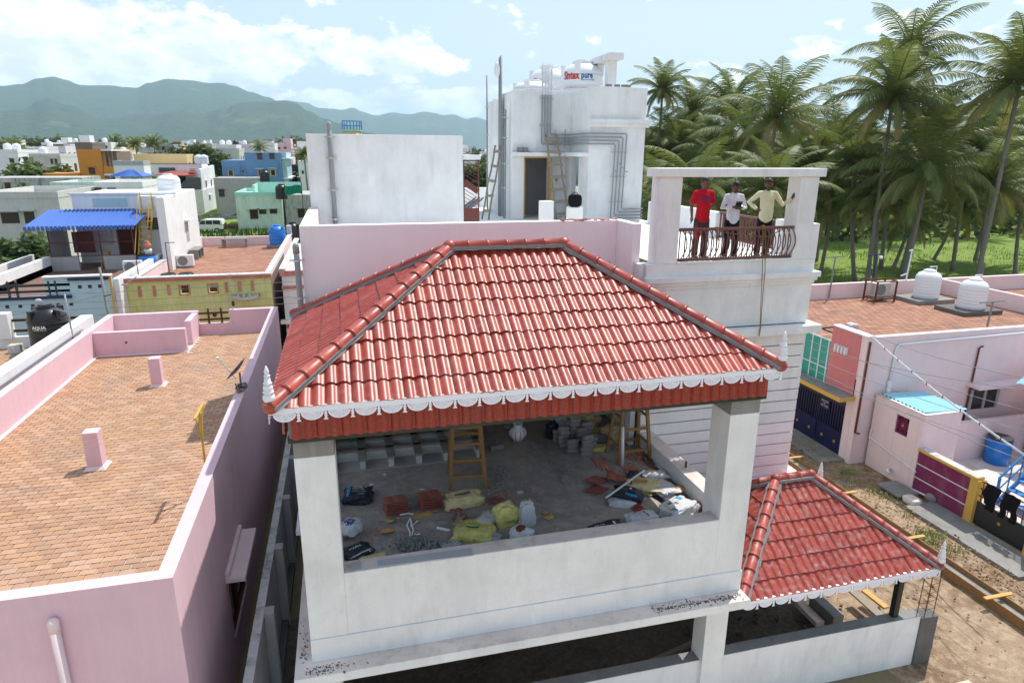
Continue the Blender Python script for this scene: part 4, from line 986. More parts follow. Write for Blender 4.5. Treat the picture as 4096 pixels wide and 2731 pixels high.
# --- sacks
def sackmat(name, c, rough=.55, c2=None):
    m, nt, b = base_mat(name, rough, .4); p = nd(nt, 'ShaderNodeTexCoord').outputs['Object']
    f = noise_tex(nt, p, 6, 6, .6, .8); g = noise_tex(nt, p, 2.2, 3, .5)
    c_ = mixc(nt, ramp(nt, f, ((.35, 0), (.7, 1))), dk(c, .72), c)
    if c2: c_ = mixc(nt, ramp(nt, g, ((.5, 0), (.56, 1))), c_, c2)
    nt.links.new(c_, b.inputs['Base Color']); bump(nt, b, f, 1.0, .05)
    return m
sackmat('sack_navy', (.022, .028, .045), .38); sackmat('sack_yellow', hexc(226, 208, 158)); sackmat('sack_lime', hexc(216, 206, 124)); sackmat('sack_white', (.70, .70, .74)); sackmat('sack_grey', (.45, .45, .48))
plain('sack_purple', hexc(82, 62, 132), .6); plain('sack_cyan', hexc(30, 140, 190), .5); plain('sack_green', hexc(40, 120, 70), .6); plain('sack_ink', (.08, .12, .10), .7)
m, nt, b = base_mat('plastic_clear', .25, .5); b.inputs['Base Color'].default_value = (.62, .64, .70, 1); b.inputs['Alpha'].default_value = .55
def sack(c, size, rz, mat, label, seed=1, tilt=(0, 0), flat=.48, cat='sack', lift=True):
    """slumped bag: superellipsoid with folds, pinched ends and a flattened underside"""
    rd = random.Random(seed); t = proto('sack' if cat == 'sack' else 'plastic_bag', c, label, cat, None, rz)
    m = MB(); m.ell((0, 0, 0), (1, 1, 1), 24, 40, ex=flat)
    v2 = []
    for v in m.v:
        q = Vector(v); n = .22 * noise.fractal(q * 1.3 + Vector((seed * 9.1, 0, 0)), 1, 2, 3) - .16 * abs(noise.fractal(q * 2.6 + Vector((0, seed * 4.3, 0)), 1, 2, 4)) + .05 * math.sin(q.x * 9 + 4 * q.y + seed) * (1 - abs(q.z)); ear = max(0, abs(q.x) - .6) * max(0, abs(q.y) - .45); n += ear * 1.3 - .09 * abs(noise.noise(q * 5.0 + Vector((seed * 2.7, 1, 0))))
        q = q * (1 + n); pinch = 1 - .22 * max(0, abs(q.x) - .55); q.y *= pinch; q.z *= (1 - .35 * max(0, abs(q.x) - .5))
        w = Vector((q.x * size[0] * .58, q.y * size[1] * .58, max(q.z, -.62) * size[2] * .55))
        v2.append(w)
    M = Matrix.Rotation(tilt[0], 4, 'X') @ Matrix.Rotation(tilt[1], 4, 'Y'); v2 = [M @ w for w in v2]
    zmin = min(w.z for w in v2); m.v = [(w.x, w.y, w.z - zmin) for w in v2]
    o = m.build('sack_body', mat, t, smooth=True)
    t['_h'] = max(v[2] for v in m.v)
    bvh = BVHTree.FromPolygons([Vector(v) for v in m.v], m.f)
    def top(u, v, off=.004):
        h = bvh.ray_cast(Vector((u, v, 3)), Vector((0, 0, -1)))
        return (h[0] + Vector((0, 0, off))) if h[0] else Vector((u, v, .02))
    return t, top
def patch(t, top, mat, x0, x1, y0, y1, name='printed_panel', off=.003, skew=0.0):
    m = MB(); N = 8
    for j in range(N + 1):
        for i in range(N + 1): m.v.append(tuple(top(x0 + (x1 - x0) * i / N + skew * j / N, y0 + (y1 - y0) * j / N, off)))
    for j in range(N):
        for i in range(N): a = j * (N + 1) + i; m.f.append((a, a + 1, a + N + 2, a + N + 1))
    return m.build(name, mat, t, smooth=True)
def sack_text(t, top, txt, size, x, y, mat='print_white', rot=0.0):
    c, s = math.cos(rot), math.sin(rot)
    text_on('lettering', txt, size, mat, t, lambda u, v: top(x + u * c - v * s, y + u * s + v * c, .006))
t, tp = sack(z5(325, 930), (.46, .44, .20), rad(-8), 'sack_navy', 'navy adhesive sack with rolled white top near the left pillar', 1)
patch(t, tp, 'sack_white', -.2, .16, .14, .205); patch(t, tp, 'sack_cyan', -.185, -.13, -.17, .12)
sack_text(t, tp, 'BAUTIK', .05, .02, .12); sack_text(t, tp, 'FIXALL', .075, .02, .065); sack_text(t, tp, 'SPECIAL PURPOSE', .03, .03, -.005); sack_text(t, tp, 'CEMENT BASED ADHESIVE', .024, .03, -.04); sack_text(t, tp, 'EXPA', .045, .09, -.13)
t, tp = sack(z5(1375, 985), (.66, .34, .26), rad(8), 'sack_yellow', 'full yellow woven sack lying behind the two tile stacks', 2)
patch(t, tp, 'sack_ink', -.16, .14, -.03, .035)
t, tp = sack(z5(262, 1300), (.40, .24, .28), rad(62), 'sack_white', 'crumpled white sack with purple panel at the foot of the left pillar', 3, (0, .3)); patch(t, tp, 'sack_purple', -.16, .06, -.09, .08)
t, tp = sack(z5(320, 1480), (.42, .34, .12), rad(30), 'sack_navy', 'flattened navy adhesive sack below the white and purple one', 4); sack_text(t, tp, 'FIXALL', .07, 0, .04); patch(t, tp, 'sack_white', -.2, .2, -.165, -.14)
t, tp = sack(z5(470, 1545), (.40, .16, .08), rad(8), 'sack_yellow', 'pale yellow sack crushed behind the front parapet', 5)
t, tp = sack(z5(1480, 1290), (.62, .46, .20), rad(-20), 'sack_lime', 'empty yellow-green sack lying open under a cut board', 6); patch(t, tp, 'sack_green', -.12, .10, -.06, .0); sack_text(t, tp, 'SUGAR', .07, 0, .08, 'sack_green')
t, tp = sack(z5(1800, 1180), (.36, .26, .46), rad(15), 'sack_lime', 'upright yellow-green sack with green face print in the middle of the litter', 7); patch(t, tp, 'sack_yellow', -.1, .1, -.1, .04)
text_on('lettering', 'OSWAL', .07, 'sack_green', t, lambda u, v: Vector((u, -.145, .12 + v)))
t, tp = sack(z5(1950, 1330), (.30, .28, .24), rad(30), 'sack_white', 'open white sack full of scraps against the front parapet', 8); MB().ell((0, 0, .20), (.10, .09, .05), 8, 12).build('contents', 'rust', t)
t, tp = sack(z5(2010, 1190), (.24, .16, .52), rad(10), 'plastic_clear', 'clear plastic bag standing behind the open white sack', 9, cat='bag'); t, tp = sack(z5(1620, 1200), (.32, .26, .26), rad(40), 'plastic_clear', 'crumpled translucent plastic bag left of the upright yellow sack', 10, cat='bag')
t, tp = sack(z6(1165, 1140), (.50, .34, .22), rad(-35), 'sack_navy', 'navy adhesive sack with white rolled end under the sugar sack', 11, (0, .1)); patch(t, tp, 'sack_cyan', -.02, .2, -.15, -.10); patch(t, tp, 'print_white', .02, .06, .06, .12)
t, tp = sack(z6(1110, 1200), (.44, .18, .13), rad(-20), 'sack_white', 'rolled white plastic lying in front of the navy sack at right', 12)
t, tp = sack(z6(1350, 1000), (.66, .46, .14), rad(-28), 'sack_yellow', 'empty yellow sugar sack with green and orange print draped at right', 13); patch(t, tp, 'wood_yellow', -.2, .06, -.06, .14); sack_text(t, tp, 'SUGAR', .09, -.06, .04, 'sack_green', .1); patch(t, tp, 'sack_green', -.26, -.22, -.16, .16)
t, tp = sack(z6(1560, 1020), (.44, .60, .12), rad(20), 'sack_white', 'plain white sack spread beside the sugar sack', 14)
t, tp = sack(z6(1740, 1290), (.64, .38, .28), rad(24), 'sack_white', 'white sack with blue and brown product print near the right pillar', 15); patch(t, tp, 'sack_cyan', .05, .18, .02, .14); patch(t, tp, 'brown_wall', -.24, -.14, .02, .09); patch(t, tp, 'brown_wall', -.12, -.04, -.04, .03); patch(t, tp, 'yellow_metal', -.30, -.27, -.14, .10); patch(t, tp, 'sack_cyan', -.26, -.2, -.16, -.06)
t, tp = sack(z6(1330, 1390), (.50, .26, .20), rad(8), 'sack_white', 'white paper sack with small print behind the front parapet', 16); patch(t, tp, 'sack_navy', .06, .09, -.10, .08); sack_text(t, tp, 'POLYMER MODIFIED', .028, -.08, .05, 'print_navy'); sack_text(t, tp, 'TILE ADHESIVE', .028, -.08, .0, 'print_navy')
t, tp = sack(z6(910, 1460), (.55, .20, .10), rad(10), 'sack_navy', 'flattened navy sack lying along the front parapet', 17); patch(t, tp, 'print_white', .16, .2, -.05, .03); sack_text(t, tp, 'BAUTIK', .06, -.1, 0)
t, tp = sack(z6(310, 425), (.24, .18, .46), rad(10), 'sack_navy', 'upright navy sack with white stripe at the dark back', 18); text_on('lettering', 'T', .1, 'print_white', t, lambda u, v: Vector((u, -.095, .3 + v)))
t, tp = sack(z6(395, 330), (.3, .3, .40), rad(0), 'sack_white', 'white bundle beside the upright navy sack at the back', 19)
t, tp = sack(z6(1010, 430), (.5, .36, .36), rad(20), 'sack_yellow', 'yellow sack behind the right step ladder', 20); t, tp = sack(z6(1290, 430), (.5, .45, .75), rad(0), 'sack_white', 'big white plastic-wrapped bundle behind the right step ladder', 21); t, tp = sack(z6(800, 385), (.42, .2, .14), rad(14), 'sack_lime', 'limp yellow cloth sack over the paver pile', 22, ); t, tp = sack(z6(840, 560), (.34, .22, .10), rad(0), 'sack_lime', 'yellow-green sack under the metal basin', 23)
t, tp = sack(z6(570, 500), (.26, .2, .16), rad(0), 'black_cloth', 'black plastic bag on the paver blocks', 24, cat='bag')
for k, (q, sz, mt, lb) in enumerate(((z6(1480, 880), (.5, .3, .12), 'sack_white', 'crumpled white sack behind the sugar sack'), (z6(1240, 900), (.4, .26, .12), 'sack_navy', 'crushed navy bag behind the loose red tiles'), (z6(1600, 1130), (.4, .26, .1), 'sack_navy', 'dark crushed bag between the white sacks'), (z5(1640, 1330), (.34, .24, .1), 'sack_grey', 'grey crumpled paper before the upright yellow sack'), (z5(1250, 1400), (.3, .2, .06), 'sack_grey', 'grey torn bag beside the rubble heap'), (z6(1180, 330), (.5, .36, .5), 'sack_grey', 'grey bundle at the dark back beside the ladder'), (z6(700, 300), (.5, .3, .4), 'sack_yellow', 'yellow sack behind the paver pile'))): sack(q, sz, k * .9, mt, lb, 60 + k)
# --- tile stacks, loose tiles
flat_tile = tile_mesh('clay_tile', .42, .33, 'terrace_red', h=.014, thick=.016)
rnd_mat('loose_tile', [hexc(150, 86, 76), hexc(164, 98, 86)], .7, .1, 20)
flat_tile.materials[0] = MATS['loose_tile']
for (c, rz, n, lab) in ((z5(720, 1060), rad(8), 7, 'left stack of spare red roof tiles'), (z5(1060, 1010), rad(8), 7, 'right stack of spare red roof tiles beside the yellow sack')):
    for k in range(n):
        o = link('spare_tile', flat_tile, None, M=Matrix.Translation((c.x + random.uniform(-.008, .008), c.y - .12 + random.uniform(-.008, .008), FZ + k * .036)) @ Matrix.Rotation(rz, 4, 'Z'))
        tag(o, 'red roof tile in the ' + lab, 'roof tile', lab)
for k, (p, rz, tx) in enumerate(((z6(900, 1060), rad(35), .1), (z6(900, 960), rad(38), .16), (z6(1050, 960), rad(-20), .1))):
    o = link('spare_tile', flat_tile, None, M=Matrix.Translation(p + Vector((0, 0, .012 + .02 * k))) @ Matrix.Rotation(rz, 4, 'Z') @ Matrix.Rotation(tx, 4, 'Y')); tag(o, ('front', 'middle', 'rear')[k] + ' of three loose red tiles left of the navy sack', 'roof tile', 'loose red tiles')
o = link('spare_ridge_tile', cap_me, None, M=Matrix.Translation(z6(1340, 1290)) @ Matrix.Rotation(rad(10), 4, 'Z')); tag(o, 'spare red ridge tile lying between sacks', 'ridge tile')
for k, p in enumerate((z5(1310, 1080), z5(1330, 1165), z5(1750, 985))):
    o = link('spare_tile', flat_tile, None, M=Matrix.Translation(p + Vector((0, 0, .02))) @ Matrix.Rotation(rad((5, -20, 30)[k]), 4, 'Z') @ Matrix.Diagonal((.55, .7, 1.6, 1))); tag(o, ('broken red tile piece beside the yellow sack', 'broken red tile piece near the cut board', 'broken red tile piece behind the upright yellow sack')[k], 'tile piece')
# --- pot, pavers, basin
pt = thing('water_pot', z5(1920, 350), 'white plastic water pot with red streaks at the back of the veranda', 'pot')
MB().lathe([(.07, 0), (.12, .02), (.19, .13), (.205, .20), (.17, .28), (.085, .33), (.075, .36), (.11, .40), (.115, .415), (.09, .415), (.06, .37)], 22, Matrix.Translation(z5(1920, 350))).build('pot_body', 'pvc_white', pt, smooth=True)
cp = z5(1920, 350)
for a in (-2.6, -2.1, -1.5, -1.0): MB().tube([cp + Vector((r * 1.01 * math.cos(a), r * 1.01 * math.sin(a), zz_)) for r, zz_ in ((.13, .03), (.19, .13), (.205, .2), (.17, .28))], .007, 5).build('stripe', 'print_red', pt)
o = MB().tube([z5(1790, 240) + Vector((0, 0, .06)), z5(1850, 250) + Vector((0, 0, .06))], .06, 10).build('pipe_offcut', 'cement'); tag(o, 'short grey pipe offcut beside the water pot', 'pipe')
o = MB().box(-.16, .16, -.07, .07, 0, .12, Matrix.Translation(z5(1705, 440)) @ Matrix.Rotation(.2, 4, 'Z')).build('concrete_block', 'cement', None, bevel=.02); tag(o, 'single grey concrete block lying in front of the water pot', 'block')
pav = MB().ell((0, 0, .05), (.13, .065, .055), 6, 14, ex=.5).mesh('paver_block', 'cement', smooth=True)
rd = random.Random(11)
for (px_, py_, n) in ((380, 470, 3), (445, 530, 5), (540, 590, 3), (560, 480, 7), (700, 470, 5), (705, 630, 5), (640, 500, 4), (750, 560, 3), (510, 470, 5)):
    p = z6(px_, py_)
    for k in range(n):
        o = link('paver_block', pav, None, M=Matrix.Translation(p + Vector((rd.uniform(-.02, .02), rd.uniform(-.02, .02), k * .098))) @ Matrix.Rotation(rd.uniform(-.25, .25), 4, 'Z')); tag(o, 'grey paver block in the pile at the back of the veranda', 'paver', 'pile of grey paver blocks')
bs_ = thing('basin', z6(850, 500), 'shallow grey metal basin beside the paver pile', 'basin'); MB().lathe([(.10, 0), (.17, .03), (.21, .10), (.22, .105), (.20, .105), (.16, .05), (.02, .045)], 20, Matrix.Translation(z6(850, 500) + Vector((0, 0, .06)))).build('bowl', 'steel_grey', bs_, smooth=True)
o = MB().bar(z6(650, 330) + Vector((0, 0, .2)), z6(860, 200) + Vector((0, 0, .55)), .12, .03).build('plank', 'wood_grey'); tag(o, 'grey plank leaning over the paver pile', 'plank')
o = MB().tube([z6(1112, 750), z6(1112, 750) + Vector((-.02, .06, .86))], .034, 12).build('pipe_offcut', 'pvc_white', smooth=True); tag(o, 'white plastic pipe standing before the right step ladder', 'pipe')
# --- wood strips, boards, litter
def strip(a, b, w, h, mat, label, cat='wood strip', up=0.0):
    o = MB().bar(a + Vector((0, 0, h / 2 + up)), b + Vector((0, 0, h / 2 + up)), w, h).build('strip', mat, None, bevel=.002); return tag(o, label, cat)
strip(z5(1120, 1140), z5(1560, 1110), .03, .02, 'wood_grey', 'thin grey batten left of the translucent bag')
strip(z6(915, 1250), z6(1355, 925), .035, .02, 'pvc_white', 'pale aluminium strip lying across the sacks at right', up=.24)
strip(z6(375, 825), z6(440, 970), .05, .012, 'wood_grey', 'short grey tile strip alone on the dusty floor')
strip(z5(880, 1120), z5(1060, 1070), .12, .015, 'wood_yellow', 'brown cardboard strip in front of the right tile stack')
for k in range(4): strip(z6(770 + 30 * k, 660 + 8 * k), z6(850 + 60 * k, 770 + 25 * k), .05, .03, 'terracotta_trim', 'broken red tile sliver beside the right ladder', 'tile piece')['group'] = 'red tile slivers'
strip(z6(1400, 600), z6(1470, 700), .12, .03, 'wood_ladder', 'short brown board at the foot of the right ladder')
strip(z6(1380, 780), z6(1490, 820), .07, .03, 'wood_yellow', 'pale broken wood piece beside the low wall')
o = MB().box(-.11, .11, -.06, .06, 0, .10, Matrix.Translation(z6(1755, 1040))).build('wood_block', 'wood_yellow', None, bevel=.004); tag(o, 'yellow wooden block beside the low right wall', 'wood block')
o = MB().box(-.06, .06, -.05, .05, 0, .1, Matrix.Translation(z6(1970, 1220))).build('brick_piece', 'terracotta_trim', None); tag(o, 'small red brick piece near the right pillar', 'brick piece')
rb2 = thing('rebar_rods', z6(2000, 1250), 'rusty steel rods lying along the low right wall', 'steel rods')
for k in range(4): seg_tube('rod', 'rust', rb2, [(5.92 + .045 * k, 9.35, FZ + .02 + .012 * (k % 2)), (5.90 + .045 * k, 11.7 + .1 * k, FZ + .03)], .008, 6)
MB().tube([(6.3, 10.6, 4.29), (6.3, 10.6, 4.42)], .022, 8).build('pipe_stub', 'rust', hs)
tbz = thing('sealant_tube', z5(1185, 1255), 'white sealant cartridge lying by the cut board', 'cartridge'); MB().tube([z5(1115, 1235) + Vector((0, 0, .03)), z5(1250, 1262) + Vector((0, 0, .03))], .028, 12).build('cartridge', 'pvc_white', tbz, smooth=True); MB().tube([z5(1195, 1250) + Vector((0, 0, .03)), z5(1215, 1254) + Vector((0, 0, .03))], .0285, 12).build('label_band', 'black_metal', tbz)
tb2 = MB().tube([z6(1490, 760) + Vector((0, 0, .03)), z6(1560, 800) + Vector((0, 0, .03))], .03, 12).build('sealant_tube', 'pvc_white', smooth=True); tag(tb2, 'white sealant cartridge beside the low right wall', 'cartridge')
def scrap(p, s, mat, label, seed, cat='scrap', n=6, z=.015):
    rd = random.Random(seed); m = MB(); k = [(math.cos(2 * PI * i / n) * s * rd.uniform(.5, 1.1), math.sin(2 * PI * i / n) * s * rd.uniform(.4, .9)) for i in range(n)]
    m.v = [(x, y, z + s * rd.uniform(0, .35)) for x, y in k] + [(0, 0, z + s * .3)]; m.v += [(v[0], v[1], v[2] - .008) for v in m.v]
    m.f = [(i, (i + 1) % n, n) for i in range(n)] + [((i + 1) % n + n + 1, i + n + 1, 2 * n + 1) for i in range(n)]
    o = m.build('scrap', mat); o.location = p; return tag(o, label, cat)
for k, (q, s, mt, lb) in enumerate(((z5(620, 1270), .14, 'wood_yellow', 'crumpled brown paper near the white string'), (z5(650, 1165), .12, 'wood_yellow', 'flat torn cardboard behind the crumpled paper'), (z5(1100, 1065), .07, 'wood_yellow', 'small torn cardboard beside the right tile stack'), (z5(1940, 880), .10, 'pvc_white', 'triangular white tile offcut left of the clear bag'), (z5(975, 950), .06, 'pvc_white', 'small white tile square on the right tile stack'), (z5(460, 800), .06, 'pvc_white', 'small white tile chip behind the left navy sack'), (z5(595, 698), .05, 'pvc_white', 'small white tile chip before the masonry grid'), (z5(1700, 905), .07, 'wood_yellow', 'torn brown paper before the first ladder'), (z6(285, 1340), .12, 'wood_yellow', 'torn brown cardboard in the middle of the dark floor'), (z6(230, 1290), .07, 'wood_yellow', 'small torn cardboard behind the larger brown piece'), (z6(1905, 1230), .10, 'wood_yellow', 'cream card with print beside the white printed sack'), (z6(830, 590), .07, 'pvc_white', 'white tile piece under the yellow-green sack'), (z6(1420, 1090), .08, 'wood_yellow', 'brown board scrap under the sugar sack'), (z5(470, 1340), .04, 'terracotta_trim', 'orange brick lump near the white and purple sack'), (z5(700, 1370), .05, 'terracotta_trim', 'orange brick lump beside the grey rubble heap'), (z5(550, 1160), .04, 'terracotta_trim', 'orange brick lump before the left tile stack'), (z6(525, 1330), .05, 'terracotta_trim', 'red brick lump on the bare right floor'), (z6(690, 1290), .04, 'terracotta_trim', 'orange brick lump right of the red one'))):
    if k == 4: q = q + Vector((0, 0, .22))
    scrap(q, s, mt, lb, k)
ws = thing('white_string', z5(850, 1240), 'white plastic strapping tangled on the floor', 'string')
for pts in (((745, 1100), (830, 1085), (880, 1095)), ((850, 1130), (815, 1200), (850, 1280), (840, 1330)), ((850, 1130), (880, 1250), (860, 1330)), ((920, 1160), (860, 1220), (850, 1130)), ((880, 1280), (910, 1300), (940, 1290))):
    MB().tube([z5(*p) + Vector((0, 0, .02)) for p in pts], .013, 5).build('strap', 'print_white', ws)
def cboard(pts, label, up=.22):
    m = MB(); P = [z5(*p) for p in pts]; n = len(P); m.v = [(p.x, p.y, FZ + up) for p in P] + [(p.x, p.y, FZ + up + .015) for p in P]; m.f = [tuple(range(n)), tuple(range(n, 2 * n))] + [(i, (i + 1) % n, (i + 1) % n + n, i + n) for i in range(n)]
    o = m.build('board_offcut', 'wood_grey'); return tag(o, label, 'board')
cboard(((1335, 1160), (1360, 1295), (1295, 1300)), 'pointed grey board offcut on the yellow-green sack'); cboard(((1265, 1360), (1270, 1335), (1380, 1195), (1395, 1200)), 'narrow grey board offcut crossing the pointed one', .20)
rd = random.Random(21)
stones('rubble_heap', 'mortar', [tuple(z5(930 + rd.gauss(0, 130), 1410 + rd.gauss(0, 38)) + Vector((0, 0, .02 + .05 * rd.random()))) for _ in range(420)], .01, .05, 8, 'heap of grey gravel and mortar behind the front parapet', 'rubble')
stones('rubble_heap', 'mortar', [tuple(z5(1720 + rd.gauss(0, 60), 730 + rd.gauss(0, 70)) + Vector((0, 0, .02))) for _ in range(110)], .012, .05, 9, 'grey wood and stone chips at the foot of the first ladder', 'rubble')
stones('brick_rubble', 'terracotta_trim', [tuple(z6(1260 + rd.gauss(0, 110), 640 + rd.gauss(0, 90)) + Vector((0, 0, .02))) for _ in range(110)] + [tuple(z6(1210 + rd.gauss(0, 60), 800 + rd.gauss(0, 25)) + Vector((0, 0, .03))) for _ in range(50)], .012, .07, 10, 'broken orange brick and tile rubble round the right ladder', 'rubble')
stones('brick_rubble', 'terracotta_trim', [tuple(z5(1800 + rd.gauss(0, 110), 980 + rd.gauss(0, 60)) + Vector((0, 0, .02))) for _ in range(70)] + [tuple(z5(700 + rd.gauss(0, 220), 1230 + rd.gauss(0, 90)) + Vector((0, 0, .01))) for _ in range(90)], .008, .05, 11, 'small orange brick crumbs between the sacks and tile stacks', 'rubble')
stones('floor_grit', 'slab_top', [(rd.uniform(-.5, 6.0), rd.uniform(9.1, 13), FZ + .003) for _ in range(900)], .004, .016, 12, 'fine pale grit scattered over the veranda floor', 'grit')
for (a, b, c, d, lab) in (((1510, 2243), (1885, 2193), (1892, 2222), (1512, 2268), 'long grey board lying on the front parapet'), ((1391, 2262), (1440, 2242), (1446, 2276), (1412, 2288), 'short grey board piece on the parapet beside the left pillar')):
    m = MB(); P = [pz(*q, 4.294) for q in (a, b, c, d)]; m.v = [tuple(p) for p in P] + [(p.x, p.y, p.z + .014) for p in P]; m.f = [(3, 2, 1, 0), (4, 5, 6, 7), (0, 1, 5, 4), (1, 2, 6, 5), (2, 3, 7, 6), (3, 0, 4, 7)]
    tag(m.build('board', 'board_grey'), lab, 'board')
stones('ledge_mortar', 'cement_dark', [(4.7 + 1.7 * rd.random(), 8.53 + rd.gauss(0, .045) * (1.2 if k_ % 3 else .4), 2.828) for k_ in range(1300)] + [(-.95 + abs(rd.gauss(0, .35)), 8.5 + rd.gauss(0, .05), 2.828) for _ in range(420)] + [(rd.gauss(-.98, .03), 8.7 + abs(rd.gauss(0, .4)), 2.828) for _ in range(140)], .005, .026, 13, 'dark spilt mortar crusted on the lower front ledge', 'mortar')
# ------------------------------------------------------------------ pink neighbour house on the left
ph = thing('pink_house', (-5.5, 17, 0), 'pink flat-roofed house with orange brick-tiled terrace in the left foreground', 'house')
PX0, PX1, PY0, PY1, PT, PF = -8.50, -2.62, 8.87, 26.2, 4.5, 3.6
B('wall', 'pink_paint', ph, (PX1 - .23, PX1, PY0, 12.15, 0, PT), (PX1 - .23, PX1, 12.15, 13.95, 0, .75), (PX1 - .23, PX1, 12.15, 13.95, 2.05, PT), (PX1 - .23, PX1, 13.95, PY1, 0, PT), (PX0, PX1 - .23, PY0, PY0 + .23, 0, PT), (PX0, PX0 + .23, PY0 + .23, PY1, 0, PT),
  (PX0 + .23, -5.45, PY1 - .23, PY1, 0, PT), (-5.45, -4.35, PY1 - .23, PY1, 0, 4.0), (-4.35, PX1 - .23, PY1 - .23, PY1, 0, PT), bevel=0)
B('roof_slab', 'terrace_mortar', ph, (PX0 + .23, PX1 - .23, PY0 + .23, PY1 - .23, 3.3, 3.585), bevel=0)
B('partition', 'pink_paint', ph, (PX0 + .23, -5.45, 23.75, 23.95, 3.58, 4.42), (-5.65, -5.45, 24.7, 25.97, 3.58, 4.46), bevel=.012)
sk_ = MB()
for x0, y0, x1, y1 in ((PX0 + .23, PY0 + .23, PX0 + .31, 23.75), (PX0 + .31, 23.67, -5.45, 23.75), (PX1 - .29, PY0 + .23, PX1 - .23, PY1 - .23)):
    sk_.add([(x0, y0, 3.60), (x1, y0, 3.60), (x1, y1, 3.60), (x0, y1, 3.60), (x0, y0, 3.64), (x1, y0, 3.63), (x1, y1, 3.63), (x0, y1, 3.64)], [(0, 1, 2, 3), (4, 5, 6, 7), (0, 1, 5, 4), (1, 2, 6, 5), (2, 3, 7, 6), (3, 0, 4, 7)])
sk_.build('skirting', 'pink_pale', ph)
bw, bh, gp = .252, .158, .011
bme = MB().box(-bw / 2 + gp, bw / 2 - gp, -bh / 2 + gp * .8, bh / 2 - gp * .8, 0, .022).mesh('terrace_brick', 'terrace_brick')
fl_ = bpy.data.objects.get('roof_slab'); cells = []
ny = int((23.66 - 9.1) / bh); y_end = 25.9
rr = random.Random(4); j = 0; y = 9.16
slab_o = [o for o in ph.children if o.name.startswith('roof_slab')][0]
near = []; far = MB()
while y < 25.9:
    x = PX0 + .32 + (.5 * bw if j % 2 else 0) + rr.uniform(-.01, .01)
    while x < PX1 - .32:
        if not (y > 23.6 and x < -5.35):
            p = Vector((x, y + rr.uniform(-.004, .004), 3.583 + rr.uniform(0, .003)))
            c = CM @ (p - CP); u = 2048 + LENS_PX * c.x / c.z; v = 1365.5 + LENS_PX * c.y / c.z
            near.append((c.z if (-60 < u < 4150 and v < 2790) else 1e3 + c.z, p, rr.uniform(-.02, .02)))
        x += bw
    y += bh; j += 1
near.sort(key=lambda t: t[0])
for i, (d, p, a) in enumerate(near):
    M = Matrix.Translation(p) @ Matrix.Rotation(a, 4, 'Z')
    if i < 300: link('terrace_brick', bme, slab_o, M=M)
    else: far.box(-bw / 2 + gp, bw / 2 - gp, -bh / 2 + gp * .8, bh / 2 - gp * .8, 0, .022, M, att=rr.random())
far.build('terrace_brick', 'terrace_brick_a', slab_o, kind='stuff')
for (x, y, lab) in ((-5.52, 14.85, 'nearer pink masonry vent post on the brick terrace'), (-5.56, 20.25, 'farther pink masonry vent post on the brick terrace')):
    vp = thing('vent_post', (x, y, 3.6), lab, 'post'); B('post', 'pink_paint', vp, (x - .15, x + .15, y - .12, y + .18, 3.58, 4.46), bevel=.012)
    MB().add([(x - .22, y - .19, 3.607), (x + .22, y - .19, 3.607), (x + .22, y + .25, 3.607), (x - .22, y + .25, 3.607), (x - .152, y - .122, 3.68), (x + .152, y - .122, 3.68), (x + .152, y + .182, 3.68), (x - .152, y + .182, 3.68)], [(0, 1, 5, 4), (1, 2, 6, 5), (2, 3, 7, 6), (3, 0, 4, 7)]).build('skirt', 'pink_pale', vp)
wd = B('window', 'wood_dark', ph, (PX1 - .16, PX1 - .04, 12.15, 12.23, .75, 2.05), (PX1 - .16, PX1 - .04, 13.0, 13.1, .75, 2.05), (PX1 - .16, PX1 - .04, 13.87, 13.95, .75, 2.05), (PX1 - .16, PX1 - .04, 12.23, 13.87, .75, .83), (PX1 - .16, PX1 - .04, 12.23, 13.87, 1.97, 2.05), bevel=.004)
B('pane', 'glass_dark', wd, (PX1 - .12, PX1 - .09, 12.23, 13.0, .83, 1.97), (PX1 - .12, PX1 - .09, 13.1, 13.87, .83, 1.97), bevel=0)
B('sunshade', 'pink_pale', ph, (PX1, PX1 + .36, 11.95, 13.75, 2.20, 2.30), (PX1, PX1 + .08, 11.95, 13.75, 2.30, 2.42))
pipe_with_clamps('drain_pipe', [(-4.14, 8.80, 4.12), (-4.16, 8.80, 0)], .065, 'pink painted drain pipe on the shaded front wall at lower left', mat='pink_pale')
MB().ell((-7.3, 23.74, 4.05), (.04, .03, .04), 6, 10).build('drain_hole', 'cement_dark', ph)
fn = thing('terrace_fence', (-4.9, 26.1, 4.0), 'brown metal fence panel filling the gap in the pink rear parapet', 'fence')
for z in (4.12, 4.36): B('rail', 'wood_dark', fn, (-5.44, -4.36, 26.06, 26.12, z, z + .07), bevel=.004)
for x in (-5.1, -4.65): B('post', 'wood_dark', fn, (x - .03, x + .03, 26.04, 26.14, 4.0, 4.52), bevel=.004); MB().ell((x, 26.09, 4.55), (.035, .035, .04), 6, 8).build('post_cap', 'wood_dark', fn)
MB().lathe([(.06, -.02), (.08, -.02), (.08, .02), (.06, .02)], 14, Matrix.Translation((-4.88, 26.06, 4.32)) @ Matrix.Rotation(PI / 2, 4, 'X')).build('ornament', 'wood_dark', fn)
lm = thing('wall_lamp', (-4.2, 26.1, 4.5), 'small black lamp on top of the pink rear parapet', 'lamp'); MB().tube([(-4.22, 26.08, 4.5), (-4.20, 26.08, 4.62)], .025, 8).build('stem', 'clamp', lm); MB().ell((-4.19, 26.08, 4.72), (.055, .055, .11), 8, 10, ex=.7).build('head', 'black_metal', lm)
MB().tube([(-4.3, 26.02, 4.5), (-4.36, 25.95, 4.45), (-4.3, 25.96, 3.9)], .012, 6).build('wire', 'pvc_white', lm)
